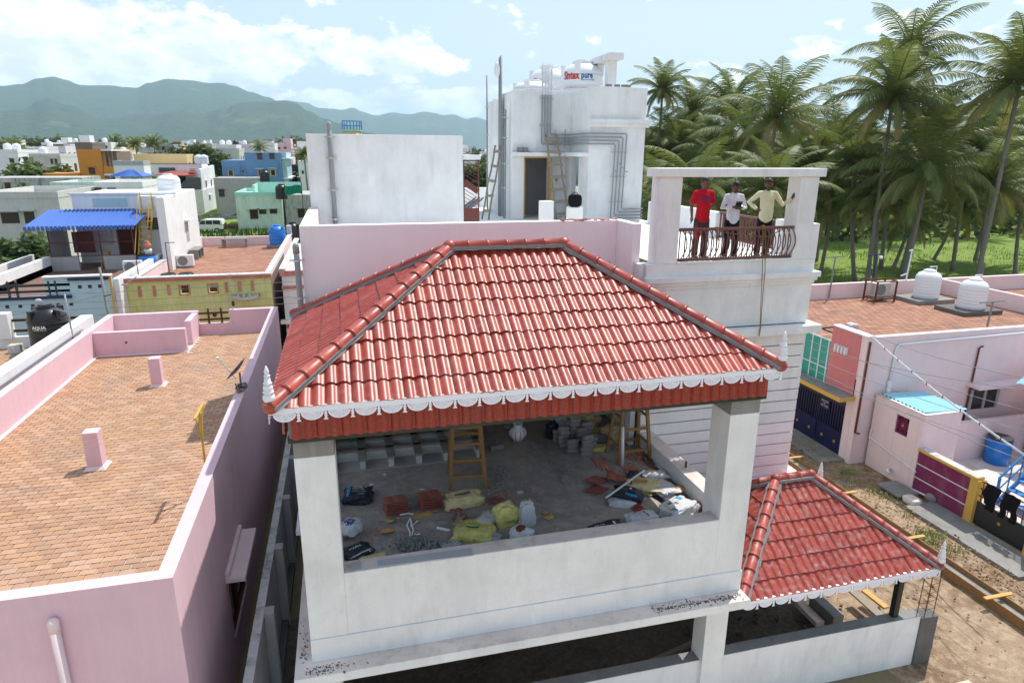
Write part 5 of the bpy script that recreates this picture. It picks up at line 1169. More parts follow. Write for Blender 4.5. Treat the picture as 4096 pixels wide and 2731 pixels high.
# dish antenna
da = thing('dish_antenna', (-2.74, 16.85, 4.5), 'grey satellite dish on the pink right parapet', 'dish antenna')
dp = Vector((-2.78, 16.9, 4.95)); dn = Vector((-.62, .1, .55)).normalized()
MB().lathe([(.02, 0), (.16, .02), (.30, .065), (.31, .07), (.30, .075), (.16, .035), (.02, .02)], 26, Matrix.Translation(dp) @ dn.to_track_quat('Z', 'Y').to_matrix().to_4x4() @ Matrix.Diagonal((1.25, 1.1, 1, 1))).build('reflector', 'steel_grey', da, smooth=True)
MB().tube([(-2.74, 16.85, 4.5), (-2.74, 16.85, 4.9)], .025, 8).build('mast', 'steel_grey', da); MB().tube([dp + Vector((-.05, -.1, -.2)), dp + Vector((-.42, -.02, .32))], .014, 6).build('arm', 'aluminium', da); MB().ell(tuple(dp + Vector((-.44, -.02, .36))), (.045, .04, .04), 6, 8).build('receiver', 'print_white', da)
cm = MB()
for k in range(7): cm.tube([(-2.70 + .13 * math.cos(t) + .012 * math.sin(k * 2), 16.62 + .12 * math.sin(t), 4.56 + .018 * k + .03 * math.cos(t * 2 + k)) for t in [2 * PI * q / 14 for q in range(15)]], .009, 5)
cm.build('cable_coil', 'black_metal', da); MB().ell((-2.74, 16.5, 4.54), (.06, .07, .05), 6, 8).build('rope_knot', 'rope', da)
# yellow clothes-line post
yp = thing('clothes_post', (-2.97, 13.1, 3.6), 'yellow metal T-shaped clothes-line post by the pink parapet', 'post')
MB().tube([(-2.97, 13.1, 3.6), (-2.95, 13.1, 5.34)], .024, 8).build('post', 'yellow_metal', yp); MB().bar((-2.95, 12.7, 5.36), (-2.95, 13.5, 5.36), .05, .035).build('crossbar', 'yellow_metal', yp)
for y in (12.75, 13.45): MB().tube([(-2.95, y, 5.34), (-2.96, 13.1, 4.72)], .010, 6).build('stay', 'yellow_metal', yp)
def line(name, a, b, sag, r, mat, label, n=10, cat='cable', group=None):
    a, b = Vector(a), Vector(b); pts = [a.lerp(b, k / n) - Vector((0, 0, sag * 4 * (k / n) * (1 - k / n))) for k in range(n + 1)]
    o = MB().tube(pts, r, 5).build(name, mat, None, smooth=True); return tag(o, label, cat, group)
for k in range(3): line('clothes_line', (-2.95, 12.8 + .25 * k, 5.38), (-8.35, 13.0 + .25 * k, 4.55 + .05 * k), .18, .0045, 'yellow_trim', ('nearest', 'middle', 'farthest')[k] + ' of three thin clothes lines over the brick terrace', cat='clothes line')
# alley wall, pole
aw = thing('alley_wall', (-1.93, 16, 0), 'low grey compound wall with piers in the alley beside the pink house', 'wall')
B('wall', 'grey_wall', aw, (-2.02, -1.87, 7.6, 26, 0, 1.99), bevel=.006); B('coping', 'coping_weathered', aw, (-2.025, -1.865, 7.6, 26, 1.99, 2.0), bevel=0)
for y in (9.0, 11.15, 13.3, 15.5, 17.8): B('pier', 'grey_wall', aw, (-1.87, -1.70, y, y + .22, 0, 1.98), bevel=.006)
B('plinth_beam', 'cement_dark', aw, (-1.87, -1.72, 7.6, 26, 0, .16), bevel=0)
o = MB().tube([(-1.6, 8.3, .0), (-1.83, 9.05, 1.2), (-1.86, 9.15, 2.15)], .05, 9, .045).build('wooden_pole', 'wood_grey', smooth=True); tag(o, 'old wooden pole leaning on the alley wall', 'pole')
B('side_slab', 'white_paint', hs, (-1.28, -.86, 12.2, 13.0, 2.9, 3.0))
o = MB().tube([(-1.35 + .28 * math.cos(t), 11.2 + .28 * math.sin(t), .06 + .2 * max(0, math.sin(t))) for t in [PI * 2 * k / 16 for k in range(15)]], .014, 6).build('hose', 'sack_navy', smooth=True); tag(o, 'dark blue hose coiled on the alley floor', 'hose')
# ------------------------------------------------------------------ white neighbour house beyond the pink one
nh = thing('white_neighbour_house', (-11.5, 20, 0), 'white terrace house with thick white coping left of the pink house', 'house')
B('wall', 'white_paint', nh, (-9.42, -9.02, 10, 26.3, 0, 4.5), (-16, -9.42, 26.07, 26.3, 0, 3.85), bevel=.015); B('roof_slab', 'terrace_mortar', nh, (-16, -9.42, 8, 26.07, 3.2, 3.47), bevel=0)
bk = MB(); y = 8.1; j = 0
while y < 26:
    x = -15.9 + (.107 if j % 2 else 0)
    while x < -9.5:
        if y > 17 and x > -13.5: bk.box(x - .098, x + .098, y - .055, y + .055, 3.47, 3.492, None, rr.random())
        x += .215
    y += .128; j += 1
bk.build('terrace_brick', 'terrace_brick_a', nh, kind='stuff')
B('pillar', 'white_paint', nh, (-11.98, -11.55, 25.9, 26.3, 3.85, 4.75))
seg_tube('side_pipe', 'pvc_grey', nh, [(-8.98, 12, 4.28), (-8.98, 25, 4.28)], .022, 8)
fn = thing('terrace_fence', (-10.7, 26.2, 3.85), 'dark brown two-rail fence behind the black water tank', 'fence')
for z in (4.02, 4.40): B('rail', 'wood_dark', fn, (-11.55, -9.45, 26.15, 26.21, z, z + .09), bevel=.004)
for x in (-11.0, -10.72): B('post', 'wood_dark', fn, (x - .035, x + .035, 26.12, 26.24, 3.86, 4.62), bevel=.004); MB().ell((x, 26.18, 4.66), (.045, .045, .05), 6, 8).build('post_cap', 'wood_dark', fn)
TB = (-10.12, 25.35, 3.49); tb = tank('water_tank', TB, .60, 1.62, 'tank_black', 'black water tank behind the white coping on the left', 5)
thb = math.atan2(-TB[1], -TB[0]); text_on('lettering', 'AQUA', .15, 'print_white', tb, wrap(TB, .60, thb - .50, 4.45), .006); text_on('lettering', 'WATER TANKS', .06, 'print_white', tb, wrap(TB, .60, thb - .48, 4.36))
MB().ell((TB[0] - .15, TB[1], TB[2] + 1.78), (.11, .06, .08), 6, 8).build('cloth_rag', 'sack_white', tb)
tp_ = thing('tank_pipe', (-9.2, 25.0, 3.5), 'bent grey pipe beside the black water tank', 'pipe'); seg_tube('pipe', 'pvc_grey', tp_, [(-9.0, 24.1, 3.6), (-9.05, 24.3, 4.9), (-9.1, 24.4, 5.65)], .03, 8); seg_tube('pipe', 'pvc_grey', tp_, [(-9.07, 24.35, 4.98), (-9.2, 24.6, 5.0), (-9.7, 25.0, 5.02)], .026, 8)
pb = thing('paint_bucket', (-11.2, 25.2, 3.5), 'yellow and white square planter tin on the far left terrace', 'bucket'); B('bucket', 'sack_white', pb, (-11.42, -11.05, 25.2, 25.5, 3.49, 3.78)); B('inside', 'lime', pb, (-11.38, -11.09, 25.24, 25.46, 3.78, 3.79), bevel=0)
# ------------------------------------------------------------------ pale blue house with blue roofed porch
bh_ = thing('pale_blue_house', (-12, 35, 0), 'pale blue house with navy trim, white upper room and blue sheet porch', 'house')
B('front_wall', 'blue_pale', bh_, (-11.3, -9.72, 31.0, 31.2, 0, 5.12), (-16, -11.3, 31.0, 31.2, 0, 4.34), (-12.25, -11.3, 31.05, 31.2, 4.34, 5.08), bevel=.01)
B('trim_strip', 'yellow_trim', bh_, (-9.80, -9.70, 30.985, 30.998, 0, 5.1), bevel=0)
B('navy_moulding', 'navy', bh_, (-11.33, -9.80, 30.88, 31.0, 4.97, 5.09), (-16, -11.28, 30.88, 31.0, 4.24, 4.37), bevel=.02)
B('coping', 'white_paint', bh_, (-12.25, -9.70, 30.9, 31.22, 5.12, 5.18))
for x, z in ((-10.94, 4.69), (-10.56, 4.69), (-10.18, 4.69), (-13.73, 3.97), (-13.26, 3.97), (-12.80, 3.97), (-12.33, 3.97), (-11.86, 3.97), (-11.38, 3.97)):
    MB().add([(x - .07, 30.995, z - .07), (x + .07, 30.995, z - .07), (x + .07, 30.995, z + .07), (x - .07, 30.995, z + .07), (x, 30.94, z)], [(0, 1, 4), (1, 2, 4), (2, 3, 4), (3, 0, 4)]).build('navy_stud', 'navy', bh_)
for q_ in ((-9.72, -9.5, 31.2, 40, 0, 4.95), (-16.2, -16, 31, 40, 0, 4.9), (-14.7, -14.5, 31.3, 38, 4.0, 5.05)): B('side_wall', 'white_paint', bh_, q_, bevel=.015)
B('terrace_floor', 'terrace_red_bed', bh_, (-14.5, -9.72, 31.2, 41, 3.9, 4.28), (-16, -14.5, 31.2, 41, 3.9, 4.6), bevel=0)
B('upper_room', 'white_paint', bh_, (-14.0, -8.9, 40.6, 46, 4, 7.95), (-9.3, -8.89, 38, 45.9, 2, 7.93), (-10.6, -9.3, 39.8, 40.6, 4, 7.9), bevel=.015)
B('room_coping', 'white_paint', bh_, (-14.1, -8.8, 40.5, 40.62, 7.95, 8.05), (-14.05, -10.5, 40.45, 40.6, 6.95, 7.1))
B('relief_panel', 'blue_pale', bh_, (-13.0, -11.3, 40.58, 40.605, 7.3, 7.75), bevel=.01)
B('porch_wall', 'grey_wall', bh_, (-14.5, -13.25, 38.0, 38.15, 4.28, 5.0)); B('porch_wall', 'grey_wall', bh_, (-12.1, -10.6, 38.0, 38.15, 4.28, 5.0))
for x in (-14.45, -13.25, -12.15, -11.3, -10.62): B('porch_post', 'maroon', bh_, (x - .025, x + .025, 38.02, 38.07, 5.0, 6.45), bevel=0)
for z in (5.0, 5.7, 6.42): B('porch_rail', 'maroon', bh_, (-14.45, -10.62, 38.0, 38.04, z, z + .035), bevel=0)
B('porch_side', 'grey_wall', bh_, (-14.5, -14.45, 38.1, 40.6, 4.28, 6.3)); B('door', 'door_brown', bh_, (-12.0, -11.0, 40.5, 40.58, 4.3, 6.3)); B('curtain', 'maroon', bh_, (-13.9, -12.9, 39.5, 39.56, 5.0, 6.1), bevel=0); B('towel', 'sack_white', bh_, (-12.7, -12.3, 40.45, 40.5, 5.3, 6.2), bevel=0)
rm = MB(); N = 26
for i in range(N * 4 + 1):
    x = -15.3 + (5.0) * i / (N * 4); h = .05 if i % 4 in (1, 2) else 0
    rm.v += [(x - .0, 37.6, 6.55 + h), (x + .12, 40.6, 7.15 + h)]
for i in range(N * 4): rm.f.append((2 * i, 2 * i + 2, 2 * i + 3, 2 * i + 1))
rm.build('porch_roof', 'sheet_blue', bh_)
dr_ = MB()
for i in range(N): dr_.box(-15.28 + i * .192, -15.28 + i * .192 + .13, 37.57, 37.6, 6.38, 6.6)
dr_.build('roof_edge', 'sheet_blue', bh_)
lv = B('louvre_window', 'black_metal', bh_, (-10.3, -9.6, 39.77, 39.8, 6.1, 6.75), bevel=0)
for i in range(5): B('louvre', 'steel_grey', lv, (-10.28, -9.62, 39.75, 39.77, 6.16 + i * .12, 6.19 + i * .12), bevel=0)
B('side_window_shade', 'white_paint', bh_, (-8.9, -8.6, 42, 43, 6.3, 6.4)); B('side_window', 'grey_wall', bh_, (-8.895, -8.88, 42.1, 42.9, 5.1, 6.25), bevel=0)
B('balcony_rail', 'black_metal', bh_, (-16, -11.35, 31.05, 31.12, 4.5, 4.6), (-16, -11.3, 31.05, 31.12, 4.75, 4.86), bevel=0)
for x in (-15.2, -14.9, -13.6, -13.3, -12.1, -11.85): B('balcony_post', 'black_metal', bh_, (x - .035, x + .035, 31.04, 31.14, 4.35, 4.98), bevel=0); MB().ell((x, 31.09, 5.0), (.04, .04, .04), 5, 8).build('gold_knob', 'gold', bh_)
yl = thing('steel_ladder', (-10.2, 38, 4.3), 'yellow steel ladder rising to the white upper room roof', 'ladder')
for x in (-10.55, -10.0): MB().bar((x, 38.0, 4.3), (x + .12, 39.7, 7.4), .06, .1).build('stringer', 'yellow_metal', yl); MB().tube([(x, 37.8, 5.1), (x + .1, 39.2, 7.6), (x + .12, 39.75, 8.1), (x + .12, 39.8, 7.2)], .022, 6).build('handrail', 'yellow_metal', yl)
for k in range(10): f = (k + .7) / 10.4; B('tread', 'yellow_metal', yl, (-10.55 + .12 * f, -10.0 + .12 * f, 38.0 + 1.7 * f - .1, 38.0 + 1.7 * f + .1, 4.3 + 3.1 * f, 4.34 + 3.1 * f), bevel=0)
def drum(c, R, h, mat, label, ring=True):
    t = thing('drum', c, label, 'drum'); MB().lathe([(R * .93, 0), (R, .04), (R, h * .3), (R * 1.02, h * .33), (R, h * .36), (R, h * .66), (R * 1.02, h * .69), (R, h * .72), (R * .97, h * .93), (R * .9, h * .95)], 22, Matrix.Translation(c)).build('barrel', mat, t, smooth=True); MB().lathe([(R * .9, 0), (R * .98, 0), (R * .98, .05), (R * .86, .05)], 22, Matrix.Translation((c[0], c[1], c[2] + h * .94))).build('rim', 'black_metal', t); return t
drum((-9.85, 37.2, 4.28), .42, .85, 'tank_blue', 'blue plastic drum at the foot of the yellow ladder')
pc = thing('clay_pot', (-9.8, 37.2, 5.1), 'red clay pot on a white bucket on the blue drum', 'pot'); MB().lathe([(.16, 0), (.19, .28), (.17, .28)], 16, Matrix.Translation((-9.75, 37.2, 5.13))).build('bucket', 'sack_white', pc, smooth=True); MB().lathe([(.08, 0), (.19, .12), (.17, .26), (.09, .32), (.11, .38), (.08, .38)], 16, Matrix.Translation((-9.75, 37.2, 5.42))).build('pot', 'terracotta_trim', pc, smooth=True)
ch = thing('plastic_chair', (-12.2, 39, 4.3), 'yellow plastic chair inside the blue roofed porch', 'chair'); B('seat', 'yellow_trim', ch, (-12.45, -12.05, 38.6, 39.0, 4.7, 4.74)); B('backrest', 'yellow_trim', ch, (-12.08, -12.03, 38.6, 39.0, 4.74, 5.12))
for x in (-12.43, -12.08):
    for y in (38.62, 38.97): B('leg', 'yellow_trim', ch, (x - .02, x + .02, y - .02, y + .02, 4.28, 4.7), bevel=0)
def ac_unit(c, label, cage=False, rz=0):
    t = thing('air_conditioner', c, label, 'air conditioner'); x, y, z = c; B('casing', 'tank_white' if not cage else 'off_white', t, (x - .42, x + .42, y - .16, y + .16, z + .08, z + .68)); B('foot', 'cement', t, (x - .4, x + .4, y - .2, y + .2, z, z + .08))
    MB().lathe([(.02, -.01), (.25, -.01), (.25, .01), (.02, .01)], 20, Matrix.Translation((x - .1, y - .165, z + .38)) @ Matrix.Rotation(PI / 2, 4, 'X')).build('fan_grille', 'steel_grey', t)
    for k in range(8): B('louvre', 'steel_grey', t, (x - .425, x - .421, y - .12, y + .12, z + .16 + .06 * k, z + .19 + .06 * k), bevel=0)
    return t
ac_unit((-10.3, 36.3, 4.28), 'white air conditioner box beside the yellow ladder')
# ------------------------------------------------------------------ yellow-green house
gh = thing('lime_house', (-6.5, 38, 0), 'yellow-green weathered house front with pink trim and red tiled terrace', 'house')
GX0, GX1, GY = -9.6, -3.42, 32.0
for (x0, x1, z0, z1) in ((GX0, -7.3, 0, 4.64), (-6.95, -6.1, 0, 4.64), (-5.75, GX1, 0, 4.64), (-7.3, -6.95, 0, 4.0), (-7.3, -6.95, 4.38, 4.64), (-6.1, -5.75, 0, 4.02), (-6.1, -5.75, 4.40, 4.64)): B('front_wall', 'lime', gh, (x0, x1, GY, GY + .2, z0, z1), bevel=0)
B('cornice', 'terracotta_trim', gh, (GX0 - .08, GX1 + .06, GY - .12, GY + .2, 4.64, 4.72), (GX0 - .08, GX1 + .06, GY - .16, GY + .2, 4.72, 4.80)); B('coping', 'coping_weathered', gh, (GX0 - .08, GX1 + .06, GY - .16, GY + .25, 4.80, 4.84))
for x, z in ((-8.97, 4.2), (-8.37, 4.2), (-7.77, 4.22), (-5.35, 4.24), (-4.78, 4.26), (-4.22, 4.28)): B('pink_bar', 'terracotta_trim', gh, (x - .06, x + .06, GY - .05, GY, z - .24, z + .24))
for x, z in ((-7.125, 4.19), (-5.925, 4.21)):
    f = B('vent_window', 'terracotta_trim', gh, (x - .24, x - .19, GY - .03, GY + .02, z - .24, z + .24), (x + .19, x + .24, GY - .03, GY + .02, z - .24, z + .24), (x - .19, x + .19, GY - .03, GY + .02, z + .19, z + .24), (x - .19, x + .19, GY - .03, GY + .02, z - .24, z - .19), bevel=.004)
am = MB()
for k in range(13):
    t = k / 12; x = -5.15 + 1.2 * t; zc = 3.78 - .12 * math.sin(PI * t); am.v += [(x, GY - .30, zc), (x, GY - .30, zc + .12), (x, GY, zc + .12), (x, GY, zc)]
for k in range(12):
    for q in range(4): am.f.append((4 * k + q, 4 * k + (q + 1) % 4, 4 * k + 4 + (q + 1) % 4, 4 * k + 4 + q))
am.build('curved_ledge', 'coping_weathered', gh)
for x in (-4.85, -4.6, -4.35): B('ledge_slat', 'coping_weathered', gh, (x - .05, x + .05, GY - .26, GY, 3.80, 3.92), bevel=0)
B('terrace', 'terrace_red_bed', gh, (-9.1, GX1 - .2, 33.6, 47.6, 3.8, 4.10), bevel=0)
bk = MB(); y = 33.7; j = 0
while y < 47.5:
    x = -9.0 + (.15 if j % 2 else 0)
    while x < -3.7: bk.box(x - .14, x + .14, y - .14, y + .14, 4.10, 4.115, None, rr.random()); x += .3
    y += .3; j += 1
bk.build('terrace_tile', 'terrace_red_a', gh, kind='stuff')
B('side_parapet', 'pink_pale', gh, (-9.35, -9.1, 32.2, 47.8, 0, 4.72), (GX1 - .22, GX1, 32.2, 47.8, 0, 4.80), (-9.1, GX1 - .22, 47.55, 47.8, 0, 4.72), bevel=.01); B('parapet_coping', 'coping_weathered', gh, (-9.38, -9.08, 32.26, 47.8, 4.722, 4.76), (GX1 - .25, GX1 + .03, 32.26, 47.8, 4.802, 4.84), (-7.4, GX1 - .22, 33.3, 33.6, 4.5, 4.62), bevel=.006); B('inner_wall', 'wall_weathered', gh, (-7.4, GX1 - .22, 33.32, 33.58, 4.0, 4.5)); B('shade_skin', 'brown_wall', gh, (GX1 - .02, GX1 + .012, 32.1, 40, 0, 4.6), bevel=0)  # the thin dark brown skin paints shade onto the right side wall
B('corner_pier', 'wall_weathered', gh, (GX1 - .3, GX1, 47.3, 47.9, 0, 5.4))
for (x, y, lx, ly, lab) in ((-8.55, 42.6, .55, 1.7, 'grey stone bench against the left wall of the red terrace'), (-7.0, 46.9, 1.6, .55, 'grey stone bench against the back wall of the red terrace')):
    t = thing('stone_bench', (x, y, 4.1), lab, 'bench'); B('seat', 'cement', t, (x - lx / 2, x + lx / 2, y - ly / 2, y + ly / 2, 4.62, 4.68))
    for s in (-1, 0, 1) if ly > 1 else (-1, 1): B('leg', 'cement', t, *(((x - lx / 2 + .04, x + lx / 2 - .04, y + s * (ly / 2 - .08) - .06, y + s * (ly / 2 - .08) + .06, 4.11, 4.62),) if ly > 1 else ((x + s * (lx / 2 - .08) - .06, x + s * (lx / 2 - .08) + .06, y - ly / 2 + .04, y + ly / 2 - .04, 4.11, 4.62),)))
ac_unit((-8.45, 39.0, 4.12), 'white air conditioner unit on the red terrace beside the stone bench')
T4 = (-4.25, 46.3, 4.32); B('tank_base', 'cement', gh, (-4.9, -3.65, 45.6, 47.0, 4.1, 4.32)); tank('water_tank', T4, .52, 1.25, 'tank_blue', 'bright blue water tank at the back corner of the red terrace', 4)
T5 = (-3.95, 47.0, 4.32); tank('water_tank', (-3.4, 48.6, 3.6), .5, 1.9, 'tank_black', 'black water tank behind the bright blue one', 4)
for (x, y, h, lab, arm_) in ((-8.9, 37.2, 1.6, 'thin dark L-shaped pole beside the white air conditioner', .45), (-7.6, 47.0, 1.5, 'rusty T-shaped pole at the back of the red terrace', .3), (-9.25, 33.2, 1.35, 'thin dark T-shaped pole at the left front of the red terrace', .3)):
    t = thing('thin_pole', (x, y, 4.1), lab, 'pole'); MB().tube([(x, y, 4.1), (x, y, 4.1 + h)], .022, 6).build('pole', 'rust', t); MB().tube([(x - arm_ * (arm_ < .4), y, 4.1 + h), (x + arm_, y, 4.1 + h)], .02, 6).build('arm', 'rust', t)
for x in (-7.95, -7.2): 
    t = thing('drum', (x, 33.0, 4.1), 'black drum lid showing behind the cornice, ' + ('left' if x < -7.5 else 'right') + ' of two', 'drum'); MB().lathe([(.30, 0), (.33, .2), (.33, .66), (.30, .70), (.27, .66)], 18, Matrix.Translation((x, 33.0, 4.1))).build('barrel', 'tank_black', t, smooth=True)
# white trimmed house right of it, partly hidden
w2 = thing('striped_trim_house', (-2.2, 36, 0), 'narrow white house front with pink bands behind the grey pipe', 'house')
B('wall', 'white_paint', w2, (-3.0, 2, 33, 45, 0, 4.5)); B('band', 'terracotta_trim', w2, (-3.08, 2, 32.88, 33, 4.5, 4.75), (-3.04, 2, 32.94, 33, 3.85, 4.0), (-3.0, 2, 32.95, 33, 1.9, 2.05), bevel=.01); B('coping', 'coping_weathered', w2, (-3.1, -2.8, 32.9, 45, 4.75, 4.85)); B('ledge', 'white_paint', w2, (-3.2, 2, 32.6, 33, 2.2, 2.35))
# street pole and overhead wires on the left
lp_ = thing('electric_pole', (-9.75, 30.3, 0), 'thin grey electric pole in front of the pale blue house', 'pole'); MB().tube([(-9.75, 30.3, 0), (-9.85, 30.3, 5.6)], .07, 8, .05).build('pole', 'cement', lp_, smooth=True); MB().bar((-9.8, 30.2, 4.4), (-9.5, 30.0, 4.5), .04).build('arm', 'rust', lp_)
lf = thing('street_lamp', (-9.3, 31.4, 4.7), 'small grey street lamp arm above the yellow-green wall', 'lamp'); MB().bar((-8.95, 31.8, 4.9), (-9.25, 31.3, 4.7), .03).build('arm', 'steel_grey', lf); MB().ell((-9.3, 31.2, 4.68), (.14, .08, .035), 6, 8).build('head', 'steel_grey', lf)
WL = ((3.75, 30.3, 'lowest'), (4.0, 30.5, 'second lowest'), (4.35, 30.2, 'middle'), (4.75, 30.1, 'highest'))
for k, (z, y, nm) in enumerate(WL): line('overhead_wire', (-16, y, z - .1), (-1.2, y - .4, z + .1), .12, .011, 'steel_grey', nm + ' of four wires strung across the street before the yellow-green house')
line('overhead_wire', (-9.8, 30.2, 4.5), (-17, 28.5, 3.9), .3, .011, 'steel_grey', 'wire sagging left from the thin electric pole')
# ------------------------------------------------------------------ small hip-roofed canopy over the site
cy = thing('porch_canopy', (8.9, 10.6, 0), 'small red tiled hip roof over the side porch with white valance', 'canopy')
ROW = .34
SX0, SX1, SY0, SY1, SZ, SR = 6.62, 11.08, 8.84, 12.36, 2.40, 3.70
hip_roof(cy, SX0, SX1, SY0, SY1, SZ, SR, 1.82, 1.80, 1.78, tile_d, cap_d, .335, 'roof_tile_dusty', [(SX1, SY0, SZ + .03), (SX1, SY1, SZ + .03)], ('front', 'left'), ('front',), .105)
B('post', 'beam_green', cy, (10.38, 10.50, 9.02, 9.14, 1.205, 2.36), (10.38, 10.5, 12.0, 12.12, 0, 2.36), bevel=.004, label='dark green steel post'); B('roof_frame', 'beam_green', cy, (6.7, 11.0, 9.03, 9.1, 2.29, 2.36), (6.7, 11.0, 12.1, 12.17, 2.29, 2.36), (10.95, 11.0, 9.1, 12.1, 2.29, 2.36), bevel=0)
# ------------------------------------------------------------------ compound wall at the front right
cw = thing('compound_wall', (8, 9.1, 0), 'unfinished white compound wall with raw cement top below the small canopy', 'wall')
B('wall', 'white_primer', cw, (-.45, 11.0, 8.94, 9.18, 0, 1.19), bevel=.01); B('coping', 'cement', cw, (-.45, 11.0, 8.945, 9.175, 1.19, 1.2), bevel=0); B('corner_pier', 'cement_dark', cw, (11.0, 11.42, 8.9, 9.2, 0, 1.16), bevel=.02)
rc_ = thing('rebar_cage', (11.3, 9.05, 1.16), 'rusty rebar cage rising from the raw corner pier', 'rebar')
for x, y in ((11.12, 8.97), (11.34, 8.97), (11.12, 9.14), (11.34, 9.14)): MB().tube([(x, y, 1.1), (x + random.uniform(-.02, .02), y, 2.12 + random.uniform(-.1, .1))], .009, 6).build('bar', 'rust', rc_)
for z in (1.3, 1.5, 1.7, 1.9): MB().tube([(11.11, 8.96, z), (11.35, 8.96, z + .03), (11.35, 9.15, z), (11.11, 9.15, z + .02), (11.11, 8.96, z)], .006, 5).build('stirrup', 'rust', rc_)
q8 = lambda x, y, z: pz(2900 + x / 2.94, 2250 + y / 2.94, z)
def slabbar(a, b, w, h, mat, label, cat):
    o = MB().bar(a, b, w, h).build('plank' if cat == 'plank' else 'beam', mat, None, bevel=.008); return tag(o, label, cat)
slabbar(q8(1050, 430, .3), q8(1330, 690, .3), .28, .3, 'cement', 'raised concrete plinth beam under the small canopy', 'beam'); slabbar(q8(870, 470, .2), q8(1120, 720, .2), .22, .12, 'slab_top', 'pale concrete edge left of the plinth beam', 'beam')
slabbar(q8(1500, 330, .35), q8(1850, 640, .3), .22, .04, 'wood_grey', 'weathered grey plank beside the dark post', 'plank'); slabbar(q8(1630, 320, .36), q8(1900, 530, .32), .16, .05, 'wood_yellow', 'yellow timber plank behind the dark post', 'plank')
slabbar(pz(2840, 2540, .3), pz(2780, 2620, .3) + Vector((-1.2, 0, 0)), .09, .09, 'wood_grey', 'grey round log lying in the dark porch below', 'beam')
B('sand_strip', 'slab_top', None, (10.5, 14.2, 5.5, 11.5, .10, .112), bevel=0, kind='structure') if False else None
o = scrap(q8(2030, 480, .12), .08, 'roof_tile', 'red tile fragment on the ground by the dark post', 90); o = scrap(q8(2250, 360, .12), .09, 'brown_wall', 'brown stone on the ground behind the dark post', 91)
stones('site_gravel', 'site_soil', [(random.uniform(6.6, 11), random.uniform(9.3, 12.2), .08) for _ in range(260)], .02, .10, 44, 'stones and soil lumps on the ground under the canopy', 'rubble')
# ------------------------------------------------------------------ drain formwork along the road
tf = thing('drain_formwork', (14.4, 10, 0), 'long wooden formwork of a new concrete drain along the road', 'formwork')
for k in range(7):
    y0 = 4.0 + k * 2.5
    for x in (14.22, 14.60): B('board', 'wood_ladder', tf, (x - .015, x + .015, y0 + .01, y0 + 2.49, .0, .30 + random.uniform(-.01, .01)), bevel=.002)
    B('batten', 'wood_yellow', tf, (14.02, 14.84, y0 + .9, y0 + 1.0, .305, .335), bevel=.002)
B('concrete', 'cement', tf, (14.236, 14.584, 4, 21.5, 0, .17), bevel=0)
# ------------------------------------------------------------------ pink house on the right
rh = thing('pink_road_house', (17, 20, 0), 'pale pink flat-roofed house with blue gate and white tanks across the road', 'house')
RX, RY, RT, RF, RYB = 16.42, 17.1, 4.54, 3.84, 25.5
Y = lambda x, y: px(x, y, RX).y
B('wall', 'pink_pale', rh, (RX, 34, RY, RY + .22, 0, RT), (RX, RX + .22, RY + .22, 18.45, 3.0, RT), (RX, RX + .22, 21.6, RYB, 0, RT), (RX, RX + .22, RY + .22, 17.35, 0, 3.0), (RX + .22, 34, RYB - .22, RYB, 0, RT), (27.9, 28.1, RY + .22, RYB - .22, 3.5, RT), bevel=.012)
B('coping', 'white_paint', rh, (RX - .05, RX + .25, RY - .02, 18.7, RT, RT + .05))
B('roof_slab', 'terrace_red_bed', rh, (RX + .22, 34, RY + .22, RYB - .22, 3.5, RF - .02), bevel=0)
bk = MB(); y = RY + .3; j = 0
while y < RYB - .3:
    x = RX + .35 + (.16 if j % 2 else 0)
    while x < 33: bk.box(x - .15, x + .15, y - .15, y + .15, RF - .02, RF, None, rr.random()); x += .32
    y += .32; j += 1
bk.build('terrace_tile', 'terrace_red_a', rh, kind='stuff')
B('salmon_panel', 'salmon', rh, (RX - .03, RX, RY + .28, 18.7, 2.45, RT - .02), (RX - .0, RX + .2, 18.45, 18.7, 2.4, RT - .02)); B('low_parapet', 'pink_pale', rh, (RX, RX + .2, 18.7, 21.6, 3.5, 3.95))
tp2 = B('teal_panel', 'teal', rh, (RX - .02, RX, 18.7, 21.3, 2.45, 4.0), bevel=0)
for k in range(6): B('white_bar', 'print_white', tp2, (RX - .045, RX - .02, 18.76 + k * .42, 18.80 + k * .42, 2.45, 4.0), bevel=0)
for z in (2.95, 3.98): B('white_bar', 'print_white', tp2, (RX - .05, RX - .046, 18.7, 21.3, z, z + .035), bevel=0)
for k in range(4): B('white_fin', 'white_paint', rh, (RX - .16, RX - .03, 17.85 + k * .16, 17.91 + k * .16, 3.72, 3.98), bevel=.006)
B('gate_shade', 'yellow_trim', rh, (RX - .62, RX - .0, 17.25, 21.5, 2.28, 2.42)); B('gate_shade_top', 'cement', rh, (RX - .58, RX - .0, 17.29, 21.5, 2.42, 2.44), bevel=0)
B('gate_pier', 'pink_pale', rh, (RX - .0, RX + .3, 17.35, 17.62, 0, 2.28))
gg = thing('navy_gate', (RX, 19, 0), 'dark blue metal gate with gold bosses under a yellow sunshade', 'gate')
